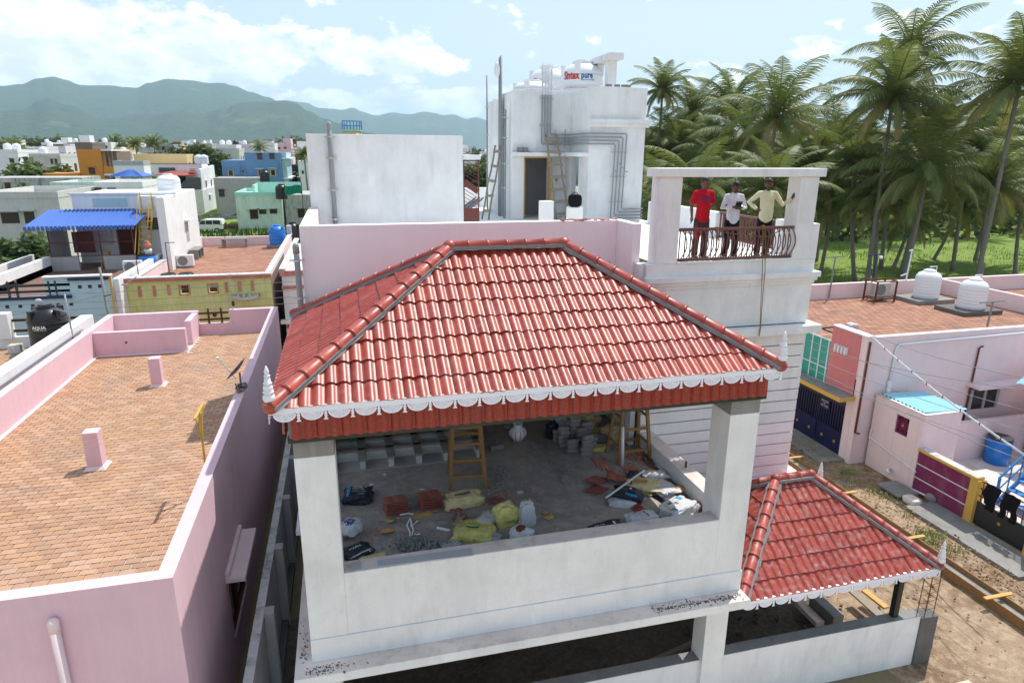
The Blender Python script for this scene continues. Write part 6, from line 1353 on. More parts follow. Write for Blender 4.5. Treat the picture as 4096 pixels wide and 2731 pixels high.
for (y0, y1) in ((17.64, 18.92), (18.96, 20.3)):
    pn = B('panel', 'navy_gate', gg, (RX + .05, RX + .09, y0, y1, .06, .86), bevel=.004); B('top_panel', 'black_metal', gg, (RX + .06, RX + .08, y0, y1, 1.92, 2.24), bevel=0)
    B('frame', 'navy_gate', gg, (RX + .04, RX + .10, y0, y0 + .05, .06, 2.26), (RX + .04, RX + .10, y1 - .05, y1, .06, 2.26), (RX + .04, RX + .10, y0 + .05, y1 - .05, .86, .92), (RX + .04, RX + .10, y0 + .05, y1 - .05, 1.86, 1.92), bevel=0)
    n = 9
    for k in range(n): y = y0 + .08 + (y1 - y0 - .16) * (k + .5) / n; B('bar', 'navy_gate', gg, (RX + .05, RX + .08, y - .028, y + .028, .92, 1.86), bevel=0)
    for k in (0, 1, 2): MB().ell((RX + .05, y0 + (y1 - y0) * (k + .5) / 3, 2.08), (.015, .045, .045), 6, 10).build('gold_boss', 'gold', gg)
    for k in (0, 1): MB().ell((RX + .045, y0 + (y1 - y0) * (k + .5) / 2, .48), (.015, .06, .06), 6, 10).build('gold_boss', 'gold', gg)
B('gate_dark_sheet', 'shade_black', rh, (RX + .12, RX + .16, 17.62, 21.5, .05, 2.27), bevel=0)  # black sheet painting the shade behind the gate bars
sg = thing('gate_sign', (RX, 18.7, 1.6), 'small dark sign with white lettering hanging on the blue gate', 'sign'); B('board', 'navy', sg, (RX + .02, RX + .035, 18.40, 18.82, 1.48, 1.84), bevel=0)
for k, tx in enumerate(('WELCOME', 'TO', 'OUR HOME')): text_on('lettering', tx, .075, 'print_white', sg, lambda u, v, k=k: Vector((RX + .015, 18.64 - u, 1.76 - .09 * k + v)))
B('doorstep', 'cement', rh, (RX - 1.0, RX + .05, 17.3, 21.4, .0, .1), bevel=.01)
seg_tube('drain_pipe', 'rust', rh, [(RX + .06, RY - .05, 4.4), (RX + .02, RY - .05, 1.2), (RX + .2, RY - .05, 1.15)], .035, 8)
seg_tube('drain_pipe', 'pvc_white', rh, [(27, RY - .05, 4.4), (17.65, RY - .05, 4.25), (17.55, RY - .05, 4.15), (17.5, RY - .05, 2.9)], .04, 8); seg_tube('drain_pipe', 'pvc_white', rh, [(17.5, RY - .06, 3.0), (17.5, RY - .06, 2.0)], .07, 10)
seg_tube('drain_pipe', 'rust', rh, [(21.2, RY - .05, 3.95), (21.05, RY - .05, 3.9), (21.0, RY - .05, .6)], .03, 8)
q1 = lambda x, y: (3500 + x / 2.614, 1450 + y / 2.614)
a = py(*q1(950, 490), RY); b_ = py(*q1(1215, 240), RY)
wf = B('window', 'grey_wall', rh, (a.x, a.x + .12, RY - .06, RY - .005, a.z, b_.z), (a.x + .62, a.x + .72, RY - .06, RY - .005, a.z, b_.z), (a.x + 1.2, a.x + 1.3, RY - .06, RY - .005, a.z, b_.z), (a.x, a.x + 1.3, RY - .06, RY - .005, b_.z - .06, b_.z), bevel=0); B('pane', 'glass_dark', wf, (a.x, a.x + 1.3, RY - .03, RY - .01, a.z, b_.z), bevel=0)
B('sunshade', 'pink_pale', rh, (a.x - .25, a.x + 1.9, RY - .55, RY, b_.z + .1, b_.z + .2))
line('roof_rail', (RX + .3, 20.2, 4.0), (RX + .3, 18.7, 4.5), 0, .03, 'black_metal', 'dark metal rail beside the teal panel on the pink road house', cat='rail')
line('roof_rail', (RX + .3, 21.4, 4.25), (RX + .3, 18.7, 4.15), 0, .03, 'black_metal', 'lower dark metal rail beside the teal panel on the pink road house', cat='rail')
for c, lab in (((25.78, 23.97, 4.02), 'wavy white water tank at the back of the pink road house terrace'), ((25.87, 21.75, 4.02), 'ribbed white water tank nearer on the pink road house terrace')):
    B('tank_pad', 'cement' if c[1] > 22 else 'cement_dark', rh, (c[0] - 1.1, c[0] + .9, c[1] - .75, c[1] + .75, RF, 4.02)); tank('water_tank', c, .53, 1.25, 'tank_white', lab, 6, False)
    t = thing('tank_pipe', (c[0] + .9, c[1], 4.5), 'white bent pipe behind the ' + ('wavy' if c[1] > 22 else 'ribbed') + ' white tank', 'pipe'); seg_tube('pipe', 'pvc_white', t, [(c[0] + .3, c[1] + .3, 5.35), (c[0] + 1.0, c[1] + .6, 5.3), (c[0] + 1.0, c[1] + .6, 4.1)], .03, 8)
ac = ac_unit((23.72, 24.5, RF + .15), 'old beige air conditioner inside a rusty cage on the pink road house', True)
cg = thing('steel_cage', (23.7, 24.5, RF), 'rusty steel angle cage round the beige air conditioner', 'cage')
for x in (23.2, 24.25):
    for y in (24.15, 24.85): B('upright', 'rust', cg, (x - .03, x + .03, y - .03, y + .03, RF, RF + .95), bevel=0)
for z in (RF + .12, RF + .92):
    for y in (24.15, 24.85): B('rail', 'rust', cg, (23.2, 24.25, y - .025, y + .025, z, z + .05), bevel=0)
    for x in (23.2, 24.25): B('rail', 'rust', cg, (x - .025, x + .025, 24.18, 24.82, z + .003, z + .047), bevel=0)
for (x, y, z0, h, ar, mat, lab) in ((21.6, 25.2, 3.9, 1.9, .5, 'steel_grey', 'thin grey T-shaped pole at the left of the pink terrace'), (24.0, 25.35, 4.5, 1.3, .45, 'navy', 'dark blue T-pole with white lamp behind the caged air conditioner'), (26.0, 25.4, 4.5, 1.45, .1, 'pvc_white', 'white vent pipe with side branch behind the pink parapet'), (22.6, 18.2, 3.84, 1.35, .55, 'steel_grey', 'grey T-shaped pole in front of the ribbed white tank')):
    t = thing('thin_pole', (x, y, z0), lab, 'pole'); MB().tube([(x, y, z0), (x + .05, y, z0 + h)], .035, 7).build('pole', mat, t); MB().tube([(x - ar, y, z0 + h), (x + ar, y, z0 + h + .03)], .03, 6).build('arm', mat, t)
    if mat == 'navy': MB().ell((x + .2, y - .1, z0 + h - .1), (.1, .08, .08), 6, 8).build('lamp', 'print_white', t)
    if mat == 'pvc_white': MB().tube([(x, y, z0 + .35), (x - .35, y, z0 + .25)], .03, 6).build('branch', mat, t)
p = py(3355, 1256, 21.5); sack((18.9, 20.6, RF), (.36, .3, .2), 0, 'sack_white', 'small white plastic bag on the red terrace of the pink road house', 33, cat='bag')
# ------------------------------------------------------------------ outhouse, purple wall, courtyard
oh = thing('outhouse', (17.7, 16, 0), 'small cream outhouse with sky-blue sheet roof and maroon vent grille', 'outhouse')
B('wall', 'pink_pale', oh, (17.0, 18.45, 15.03, 15.18, 0, 2.57), (17.0, 17.15, 15.18, 15.55, 0, 2.57), (17.0, 17.15, 16.05, 17.0, 0, 2.57), (17.0, 17.15, 15.55, 16.05, 0, 1.62), (17.0, 17.15, 15.55, 16.05, 2.24, 2.57), (18.3, 18.45, 15.18, 17.0, 0, 2.45), (17.15, 18.3, 16.85, 17.0, 0, 2.5), bevel=.012)
B('coping', 'coping_weathered', oh, (16.99, 17.12, 15.02, 17.0, 2.572, 2.60), (17.12, 18.46, 15.02, 15.16, 2.57, 2.59), bevel=.006)
rm = MB(); N = 11
for i in range(N * 4 + 1):
    y = 15.2 + 1.75 * i / (N * 4); h = .035 if i % 4 in (1, 2) else 0; rm.v += [(17.12, y, 2.60 + h), (18.8, y, 2.55 + h)]
for i in range(N * 4): rm.f.append((2 * i, 2 * i + 2, 2 * i + 3, 2 * i + 1))
rm.build('sheet_roof', 'sheet_sky', oh)
gr = B('vent_grille', 'purple_wall', oh, (17.04, 17.08, 15.55, 15.60, 1.62, 2.24), (17.04, 17.08, 16.0, 16.05, 1.62, 2.24), (17.04, 17.08, 15.6, 16.0, 1.62, 1.67), (17.04, 17.08, 15.6, 16.0, 2.19, 2.24), bevel=0)
for k in range(6): a_ = PI * k / 6; MB().bar((17.06, 15.8 - .24 * math.cos(a_), 1.93 - .27 * math.sin(a_)), (17.06, 15.8 + .24 * math.cos(a_), 1.93 + .27 * math.sin(a_)), .025, .03).build('spoke', 'purple_wall', gr)
for R_ in (.12, .2): MB().tube([(17.055, 15.8 + R_ * math.cos(t), 1.93 + R_ * 1.1 * math.sin(t)) for t in [2 * PI * k / 20 for k in range(21)]], .014, 5).build('ring', 'purple_wall', gr)
MB().ell((17.04, 15.8, 1.93), (.02, .04, .04), 6, 8).build('boss', 'gold', gr); B('grille_shade', 'shade_black', oh, (17.1, 17.12, 15.55, 16.05, 1.62, 2.24), bevel=0)  # black sheet stands for the shade inside the vent
seg_tube('waste_pipe', 'pvc_white', oh, [(16.96, 16.9, 1.35), (16.96, 16.95, 1.05), (16.96, 15.0, .75), (16.96, 14.95, .7)], .028, 8); MB().tube([(16.98, 15.95, .35), (16.8, 15.85, .35), (16.8, 15.75, .3)], .05, 8).build('drain_outlet', 'pvc_white', oh, smooth=True)
pw = thing('purple_wall', (17, 14.1, 0), 'purple compound wall with white stripes and yellow coping across the road', 'wall')
B('wall', 'purple_wall', pw, (17.02, 17.2, 13.2, 15.025, 0, 1.42), bevel=.008); B('coping', 'yellow_trim', pw, (16.96, 17.26, 13.0, 15.024, 1.42, 1.50), bevel=.01); B('coping_top', 'coping_weathered', pw, (16.98, 17.24, 13.02, 15.02, 1.50, 1.512), bevel=0)
for z in (.52, .98): B('stripe', 'print_white', pw, (17.005, 17.02, 13.2, 15.02, z, z + .025), bevel=0)
B('pillar', 'yellow_trim', pw, (16.98, 17.28, 12.95, 13.2, 0, 1.42)); B('pillar', 'yellow_trim', pw, (16.9, 17.25, 11.0, 11.35, 0, 1.6)); B('end_wall', 'purple_wall', pw, (17.0, 17.2, 6, 11.0, 0, 1.42)); seg_tube('pipe', 'pvc_white', pw, [(16.95, 15.0, .12), (16.95, 14.4, .18)], .03, 8); MB().ell((16.98, 14.3, .15), (.12, .2, .16), 6, 8).build('cement_patch', 'cement', pw)
o = MB().box(16.1, 16.85, 14.6, 15.5, .1, .17).build('stone_slab', 'cement', None, bevel=.01); tag(o, 'grey stone slab over the drain beside the purple wall', 'slab'); o = MB().ell((16.35, 14.35, .14), (.22, .26, .12), 6, 9, ex=.6).build('stone', 'slab_top'); tag(o, 'pale stone block next to the slab by the purple wall', 'stone')
o = B('gate_ramp', 'cement', None, (15.9, 17.0, 10.6, 14.2, .0, .12), bevel=.01); tag(o, kind='structure')
bg_ = thing('black_gate', (17.1, 12.2, 0), 'black sheet metal gate with rusty bars between yellow pillars', 'gate'); B('sheet', 'black_metal', bg_, (17.06, 17.1, 11.37, 12.93, .12, .82), bevel=.004); MB().ell((17.05, 12.2, .5), (.015, .05, .05), 6, 10).build('boss', 'gold', bg_)
for k in range(8): B('bar', 'rust', bg_, (17.07, 17.09, 11.45 + k * .2, 11.47 + k * .2, .82, 1.42), bevel=0)
for z in (.98, 1.2, 1.42): B('rail', 'rust', bg_, (17.06, 17.1, 11.37, 12.93, z, z + .025), bevel=0)
for k, (y, lab) in enumerate(((12.55, 'black shirt hung over the black gate, nearer the purple wall'), (12.0, 'black trousers hung over the black gate, nearer the blue stairs'))):
    m = MB(); N = 10
    for j in range(N + 1):
        for i in range(9): u = -.22 + .44 * i / 8 - .03 * math.sin(j); m.v.append((17.03 - .02 * math.sin(i * 1.3) - .03 * (j > 1), y + u * (1 if j < 6 else (1.1 if k else .75)), 1.5 - .075 * j))
    for j in range(N):
        for i in range(8):
            if not (j > 5 and i in (3, 4) and k) and not (j > 7 and i > 5 and not k): a = j * 9 + i; m.f.append((a, a + 1, a + 10, a + 9))
    o = m.build('garment', 'black_cloth', smooth=True); s_ = o.modifiers.new('t', 'SOLIDIFY'); s_.thickness = .02; tag(o, lab, 'garment')
sheet('courtyard', 17.25, 30, 8, 17.05, .10, 'cement', 2, 2); bpy.data.objects['courtyard'].data.materials[0] = MATS['slab_top']
cwl = B('courtyard_wall', 'pink_pale', None, (18.9, 23.6, 16.3, 16.5, 0, 1.5), bevel=.01); tag(cwl, 'low pale wall behind the blue drum in the courtyard', 'wall')
drum((21.4, 15.9, .1), .38, .95, 'tank_blue', 'large blue plastic drum in the courtyard behind the blue stairs')
lh = thing('lilac_house', (25, 14, 0), 'lilac pink house edge with sky-blue awning at the right border', 'house'); B('wall', 'pink_pale', lh, (23.0, 32, 11, 16.2, 0, 3.4), bevel=.01); aw_ = MB(); N = 8
for i in range(N * 4 + 1):
    y = 13.6 + 2.6 * i / (N * 4); h = .04 if i % 4 in (1, 2) else 0
    for k in range(5): t = k / 4; aw_.v.append((23.0 - 1.1 * t, y, 3.3 + h - .45 * t * t))
for i in range(N * 4):
    for k in range(4): a = i * 5 + k; aw_.f.append((a, a + 5, a + 6, a + 1))
aw_.build('awning', 'sheet_sky', lh)
bsn = thing('blue_stair', (20, 13.4, .1), 'bright blue steel stair with mesh treads in the courtyard', 'stair')
s0 = Vector((18.75, 13.2, .1)); s1 = Vector((21.4, 13.2, 2.5))
for y in (12.75, 13.65):
    MB().bar(s0 + Vector((0, y - 13.2, 0)), s1 + Vector((0, y - 13.2, 0)), .05, .14).build('stringer', 'stair_blue', bsn); MB().bar(s0 + Vector((-.1, y - 13.2, .85)), s1 + Vector((0, y - 13.2, .85)), .05, .05).build('handrail', 'stair_blue', bsn); MB().bar(s0 + Vector((-.05, y - 13.2, .45)), s1 + Vector((0, y - 13.2, .45)), .03, .03).build('handrail', 'stair_blue', bsn)
    for k in range(8): q = s0.lerp(s1, k / 7) + Vector((-.05, y - 13.2, 0)); MB().bar(q, q + Vector((0, 0, .85)), .03 if k else .06, .03 if k else .06).build('baluster', 'stair_blue', bsn)
for k in range(9): q = s0.lerp(s1, (k + .6) / 9); B('tread', 'stair_blue', bsn, (q.x - .13, q.x + .13, 12.77, 13.63, q.z, q.z + .03), bevel=0)
t, tp = sack((18.75, 15.6, .1), (.3, .5, .8), 0, 'purple_wall', 'magenta and white printed bundle beside the outhouse', 40, cat='bag'); patch(t, tp, 'sack_white', -.1, .1, -.15, .1)
# wires over the road
for k, (a0, a1, lab, r) in enumerate((((3480, 1338), (4096, 1512), 'topmost wire over the road', .009), ((3240, 1362), (4096, 1640), 'second wire from the top over the road', .008), ((3240, 1392), (4096, 1560), 'long nearly level wire over the road', .008), ((3240, 1425), (4096, 1725), 'third wire from the bottom over the road', .008), ((3235, 1468), (4096, 1842), 'second wire from the bottom over the road', .009), ((3230, 1500), (4096, 1800), 'lowest wire starting at the striped wall', .008))):
    line('overhead_wire', py(*a0, 17.0), py(*a1, 10.5), .1, r, 'pvc_grey', lab)
sc_ = thing('service_cable', py(3490, 1345, 16.9), 'pale twisted service cable with red ties crossing the road', 'cable'); A_, B_ = py(3492, 1348, 16.9), py(4096, 1815, 10.4)
for s in (0, 1): MB().tube([A_.lerp(B_, k / 12) - Vector((0, 0, .35 * 4 * (k / 12) * (1 - k / 12) * .35 + .03 * s)) for k in range(13)], .012, 5).build('strand', 'pvc_white', sc_, smooth=True)
for k in range(1, 9): q = A_.lerp(B_, k / 9) - Vector((0, 0, .49 * (k / 9) * (1 - k / 9) + .015)); MB().ell(tuple(q), (.02, .02, .05), 5, 6).build('tie', 'rust', sc_)
# ------------------------------------------------------------------ plants
def leaf_mat(name, cols, trans=.25):
    m, nt, b = base_mat(name, .55, .35); r = nd(nt, 'ShaderNodeAttribute'); r.attribute_name = 'rnd'
    c = ramp(nt, r.outputs['Fac'], [(i / (len(cols) - 1), c) for i, c in enumerate(cols)])
    nt.links.new(c, b.inputs['Base Color'])
    t = nd(nt, 'ShaderNodeBsdfTranslucent'); nt.links.new(mixc(nt, .5, c, (.30, .36, .06)), t.inputs[0])
    mx = nd(nt, 'ShaderNodeMixShader'); mx.inputs[0].default_value = trans
    nt.links.new(b.outputs[0], mx.inputs[1]); nt.links.new(t.outputs[0], mx.inputs[2]); nt.links.new(mx.outputs[0], nt.nodes['Material Output'].inputs[0])
    return m
leaf_mat('palm_leaf', [(.07, .098, .028), (.105, .14, .042), (.14, .175, .052), (.18, .20, .068), (.30, .25, .10), (.32, .21, .10)])
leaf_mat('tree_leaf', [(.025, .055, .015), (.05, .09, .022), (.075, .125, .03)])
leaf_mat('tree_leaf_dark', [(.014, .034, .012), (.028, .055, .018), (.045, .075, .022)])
def palm_crown(seed, nf=30, L=4.6):
    rd = random.Random(seed); m = MB()
    for i in range(nf):
        a = i * 2.399963 + rd.uniform(-.25, .25); age = i / nf                       # 0 young upright, 1 old hanging
        e0 = rad(82 - 105 * age + rd.uniform(-8, 8)); LL = L * (.75 + .25 * math.sin(PI * min(1, age + .25))) * rd.uniform(.9, 1.08)
        K = 13; p = Vector((0, 0, 0)); pts = []; e = e0
        for k in range(K + 1):
            pts.append(p.copy()); p = p + Vector((math.cos(a) * math.cos(e), math.sin(a) * math.cos(e), math.sin(e))) * (LL / K); e -= rad(3.2 + 5.5 * (k / K) + 2.0 * age) * (1 if e > -1.35 else .15)
        col = min(.99, max(0, (.25 + .22 * rd.random()) if age < .78 else (.55 + .5 * rd.random() * (age - .5) * 2)))
        m_old = len(m.f); m.tube(pts, .045, 4, .008, cap=False); m.a += [min(.8, col + .22)] * (len(m.f) - m_old)
        NL = 40
        for k in range(3, NL):
            t = k / NL; q = t * K; j = min(K - 1, int(q)); c = pts[j].lerp(pts[j + 1], q - j); d = (pts[j + 1] - pts[j]).normalized()
            s = d.cross(Vector((0, 0, 1))); s = s.normalized() if s.length > .05 else Vector((math.sin(a), -math.cos(a), 0)); u = s.cross(d).normalized()
            ln = LL * .21 * (math.sin(PI * min(1, .12 + t * .9)) ** .6) * rd.uniform(.85, 1.1)
            for sg in (-1, 1):
                dirv = (s * sg * .80 + d * .62 - Vector((0, 0, 1)) * (.18 + .55 * age + .2 * rd.random()) + u * .12).normalized(); w = .042
                mid = c + dirv * ln * .55; tip = c + dirv * ln - Vector((0, 0, ln * (.16 + .2 * age)))
                wv = d * w
                m.add([c - wv, c + wv, mid + wv * .9, mid - wv * .9, tip], [(0, 1, 2, 3), (3, 2, 4)], att=max(0, min(1, col + rd.uniform(-.12, .12))))
    for _ in range(7):
        a = rd.random() * 6.3; o0 = len(m.f); m.ell((.3 * math.cos(a), .3 * math.sin(a), -.35 - .2 * rd.random()), (.13, .13, .16), 5, 7); m.a += [.72] * (len(m.f) - o0)
    return m.mesh('crown', 'palm_leaf')
PALMS = [palm_crown(s, n_, l_) for s, n_, l_ in ((1, 30, 4.6), (2, 25, 5.0), (3, 34, 4.3), (4, 22, 4.8), (5, 28, 4.0), (6, 32, 5.1))]
plain('palm_trunk', (.23, .205, .185), .9, .2, 0, .3, 6, .5)
def palm_trunk(h, lean, seed):
    rd = random.Random(seed); a = rd.random() * 6.28; n = 12
    pts = [Vector((math.cos(a) * lean * (1 - k / n) ** 1.6, math.sin(a) * lean * (1 - k / n) ** 1.6, -h * (1 - k / n))) for k in range(n + 1)]
    rs = [.24 if k == 0 else (.17 - .06 * k / n + .012 * (k % 2)) for k in range(n + 1)]
    m = MB(); m.tube(pts, rs, 8); return m.mesh('trunk', 'palm_trunk', smooth=True)
palm_n = [0]; palm_list = []
def palm(top, seed, sc=1.0, lean=None):
    rd = random.Random(seed); t = proto('coconut_palm', (top.x, top.y, 0), 'palm', 'palm tree', 'coconut palms of the grove')
    h = top.z; crown = link('crown', PALMS[seed % 6], t, M=Matrix.Translation((0, 0, h)) @ Matrix.Rotation(rd.random() * 6.28, 4, 'Z') @ Matrix.Rotation(rd.uniform(-.16, .16), 4, 'X') @ Matrix.Diagonal((sc, sc, sc * rd.uniform(.85, 1.1), 1)))
    tr_ = link('trunk', palm_trunk(h, lean if lean is not None else rd.uniform(.3, 1.4), seed), t, M=Matrix.Translation((0, 0, h)))
    palm_list.append(t); return t
for k, (cx, cy_, Yd, sc) in enumerate(((2650, 365, 66, .8), (2775, 460, 72, .9), (2925, 430, 60, .9), (3105, 470, 48, 1), (3572, 395, 42, 1.05), (3640, 215, 50, 1.05), (3745, 510, 46, 1), (3709, 690, 40, 1), (4078, 340, 36, 1.1), (3000, 560, 54, 1), (2865, 620, 60, 1), (3335, 560, 54, 1), (3420, 660, 46, 1), (3885, 590, 48, 1), (3960, 740, 40, 1), (3245, 690, 52, 1), (3520, 800, 44, .95), (3180, 590, 60, 1), (2700, 640, 66, 1), (4010, 560, 52, 1), (3090, 760, 40, .9), (2790, 770, 42, .85), (2960, 790, 44, .85), (3330, 830, 50, .9), (3640, 880, 50, .9), (2660, 830, 46, .8), (3830, 830, 52, .9), (4090, 820, 46, .9))):
    palm(py(cx, cy_, Yd), 10 + k, sc * 1.28)
rd = random.Random(77)
for k in range(80):
    Yd = 66 + 70 * rd.random() ** 1.3; u = rd.uniform(2540, 4380); p = py(u, 600, Yd); palm(Vector((p.x, p.y, rd.uniform(6.0, 12.0))), 100 + k, rd.uniform(1.1, 1.35))
for k in range(7):
    Yd = 40 + 30 * rd.random(); p = py(rd.uniform(4200, 5200), 600, Yd); palm(Vector((p.x, p.y, rd.uniform(10, 15))), 300 + k)
palm_list.sort(key=lambda o: (CM @ (Vector(o.location) - CP)).x / (CM @ (Vector(o.location) - CP)).z)
def ordinal(n): return '%d%s' % (n, 'th' if 10 <= n % 100 <= 20 else {1: 'st', 2: 'nd', 3: 'rd'}.get(n % 10, 'th'))
for i, o in enumerate(palm_list):
    hgt = max(c.matrix_basis.translation.z for c in o.children); kind = 'tall' if hgt > 14 else ('short bushy' if hgt < 8 else 'mid-height'); o['label'] = '%s coconut palm with leaning trunk, %s from the left in the grove' % (kind, ordinal(i + 1))
def crown_mesh(seed, rx, rz, n, mat, leaf=.35, lobes=9):
    rd = random.Random(seed); m = MB(); L = [(Vector((rd.gauss(0, .42) * rx, rd.gauss(0, .42) * rx, rz * rd.uniform(-.35, .6))), rd.uniform(.32, .6)) for _ in range(lobes)]
    for _ in range(n):
        c, s = rd.choice(L); d = Vector((rd.gauss(0, 1), rd.gauss(0, 1), rd.gauss(0, 1))).normalized() * (rd.random() ** .4)
        p = c + Vector((d.x * rx * s, d.y * rx * s, d.z * rz * s)); w = leaf * rd.uniform(.5, 1.2)
        x = Vector((rd.gauss(0, 1), rd.gauss(0, 1), rd.gauss(0, .5))).normalized(); y = x.cross(Vector((rd.gauss(0, 1), rd.gauss(0, 1), 1))).normalized()
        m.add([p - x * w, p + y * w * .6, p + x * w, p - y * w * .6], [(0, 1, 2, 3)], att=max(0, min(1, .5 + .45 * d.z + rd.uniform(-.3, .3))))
    return m.mesh('crown', mat)
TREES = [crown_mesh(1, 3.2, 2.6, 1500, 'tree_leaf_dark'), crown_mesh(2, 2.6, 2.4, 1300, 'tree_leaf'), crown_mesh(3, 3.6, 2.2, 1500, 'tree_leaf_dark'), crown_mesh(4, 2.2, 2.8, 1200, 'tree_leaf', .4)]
trunk_me = MB().tube([(0, 0, 0), (.1, 0, 2), (0, .1, 4)], .2, 7, .09).tube([(.05, 0, 2.2), (1.0, .3, 4.2)], .09, 6, .04).tube([(.05, 0, 2.4), (-.9, -.4, 4.4)], .09, 6, .04).mesh('trunk', 'bark', smooth=True)
tree_list = []
def tree(p, h, k, sc=1.0, label=None, name='tree'):
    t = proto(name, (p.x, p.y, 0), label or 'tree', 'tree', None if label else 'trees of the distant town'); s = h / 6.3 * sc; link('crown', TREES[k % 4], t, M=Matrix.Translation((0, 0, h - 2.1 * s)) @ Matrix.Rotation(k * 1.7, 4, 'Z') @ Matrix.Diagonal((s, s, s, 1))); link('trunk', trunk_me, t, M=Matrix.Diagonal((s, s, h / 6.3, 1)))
    if not label: tree_list.append(t)
    return t
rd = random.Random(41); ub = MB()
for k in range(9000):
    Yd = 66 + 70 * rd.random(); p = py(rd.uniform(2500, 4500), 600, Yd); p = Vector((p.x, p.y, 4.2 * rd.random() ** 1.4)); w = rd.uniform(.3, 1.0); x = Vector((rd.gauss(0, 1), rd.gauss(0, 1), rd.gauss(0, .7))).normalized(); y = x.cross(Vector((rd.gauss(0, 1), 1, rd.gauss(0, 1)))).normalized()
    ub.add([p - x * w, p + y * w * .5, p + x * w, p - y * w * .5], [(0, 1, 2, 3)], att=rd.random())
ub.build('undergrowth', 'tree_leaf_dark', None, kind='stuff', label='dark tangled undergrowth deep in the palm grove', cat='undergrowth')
# ------------------------------------------------------------------ town houses
def far_house(x0, x1, yt, Yd, mat, label, depth=9, wins=(), tanks=0, base=0.0, roomk=None, wmat='door_brown', name='town_house', rail=None, coping=True, shade=True, side=True):
    a, b_ = py(x0, yt, Yd), py(x1, yt, Yd); X0, X1, zt = a.x, b_.x, (a.z + b_.z) / 2
    t = thing(name, ((X0 + X1) / 2, Yd, base), label, 'house'); sc = Yd / LENS_PX
    B('wall', mat, t, (X0, X1, Yd, Yd + depth, base, zt), bevel=0)
    if coping:
        w = .18; B('parapet', mat if not isinstance(coping, str) else coping, t, (X0 - .03, X1 + .03, Yd - .05, Yd + w, zt, zt + .5), (X1 - w, X1 + .03, Yd + w, Yd + depth, zt, zt + .5), (X0 - .03, X0 + w, Yd + w, Yd + depth, zt, zt + .5), (X0 + w, X1 - w, Yd + depth - w, Yd + depth, zt, zt + .5), bevel=0)
    for (u, v, w, h) in wins:
        p = py(u, v, Yd); hw, hh = w * sc / 2, h * sc / 2; wn_ = B('window', wmat, t, (p.x - hw, p.x + hw, Yd - .04, Yd + .05, p.z - hh, p.z + hh), bevel=0); B('pane', 'glass_dark', wn_, (p.x - hw * .72, p.x + hw * .72, Yd - .055, Yd - .04, p.z - hh * .8, p.z + hh * .8), bevel=0)
        if shade: B('sunshade', mat, t, (p.x - hw * 1.5, p.x + hw * 1.5, Yd - .5, Yd, p.z + hh + .1, p.z + hh + .2), bevel=0)
    if side:
        for k in range(2): B('window', wmat, t, (X1 - .02, X1 + .04, Yd + 1.6 + 3.5 * k, Yd + 2.6 + 3.5 * k, zt - 2.2, zt - 1.0), bevel=0)
    for k in range(tanks):
        c = (X0 + (X1 - X0) * (.25 + .3 * k), Yd + 2.5 + k, zt); MB().lathe([(.6, 0), (.62, .1), (.62, 1.1), (.5, 1.35), (.25, 1.45), (.25, 1.52), (.05, 1.52)], 14, Matrix.Translation(c)).build('roof_tank', 'tank_white' if k % 3 < 2 else 'tank_black', t, smooth=True)
    if roomk: B('roof_room', roomk[3], t, (X0 + (X1 - X0) * roomk[0], X0 + (X1 - X0) * roomk[1], Yd + 1.2, Yd + 5, zt, zt + roomk[2]), bevel=0)
    return t
r1 = lambda x, y: (x / 1.845, 400 + y / 1.845)
z3 = lambda x, y: (x / 3.618, 500 + y / 3.618)
z4 = lambda x, y: (600 + x / 3.4846, 500 + y / 3.4846)
def W3(*q): return [(*z3(x, y), w / 3.618, h / 3.618) for x, y, w, h in q]
def W4(*q): return [(*z4(x, y), w / 3.4846, h / 3.4846) for x, y, w, h in q]
def FH(zf, x0, x1, yt, *a, **k): return far_house(zf(x0, yt)[0], zf(x1, yt)[0], zf(x0, yt)[1], *a, **k)
# middle distance, from the photograph
FH(z3, -300, 842, 1060, 62, 'off_white', 'long off-white house left of the blue sheet porch', 10, W3((150, 1345, 190, 130), (430, 1340, 110, 140)), wmat='glass_dark', side=False)
FH(z3, -250, 1190, 765, 84, 'wall_weathered', 'long weathered grey-white wall house on the left', 6, W3((120, 920, 60, 130)), coping=False, side=False)
FH(z3, 735, 1370, 905, 74, 'mint', 'low pale green house with maroon painted parapet', 7, (), side=False); FH(z3, 1375, 2062, 905, 70, 'white_paint', 'low white house with maroon and blue painted parapet', 7, (), side=False)
for (x0, x1, y0, y1, mt) in ((765, 915, 900, 985, 'maroon'), (1150, 1180, 900, 980, 'maroon'), (1200, 1330, 915, 965, 'maroon'), (1375, 1465, 905, 965, 'maroon'), (1560, 1675, 908, 965, 'print_blue')):
    own = [o for o in bpy.data.objects if o.get('label', '').startswith('low pale green house' if x0 < 1370 else 'low white house with maroon')][0]; Yp = 73.9 if x0 < 1370 else 69.9; a = py(*z3(x0, y1), Yp); b_ = py(*z3(x1, y0), Yp); B('painted_panel', mt, own, (a.x, b_.x, Yp - .02, Yp + .03, a.z, b_.z), bevel=0)
of = FH(z3, 1100, 1450, 352, 96, 'orange_wall', 'tall orange house with brown balconies', 12, W3((1332, 665, 66, 76)), coping=False)
a = py(*z3(485, 705), 95); b_ = py(*z3(1140, 765), 95); B('side_block', 'orange_wall', of, (a.x, b_.x, 95, 104, 0, a.z), bevel=0)
a = py(*z3(1450, 352), 96.2); b_ = py(*z3(1650, 610), 96.2)
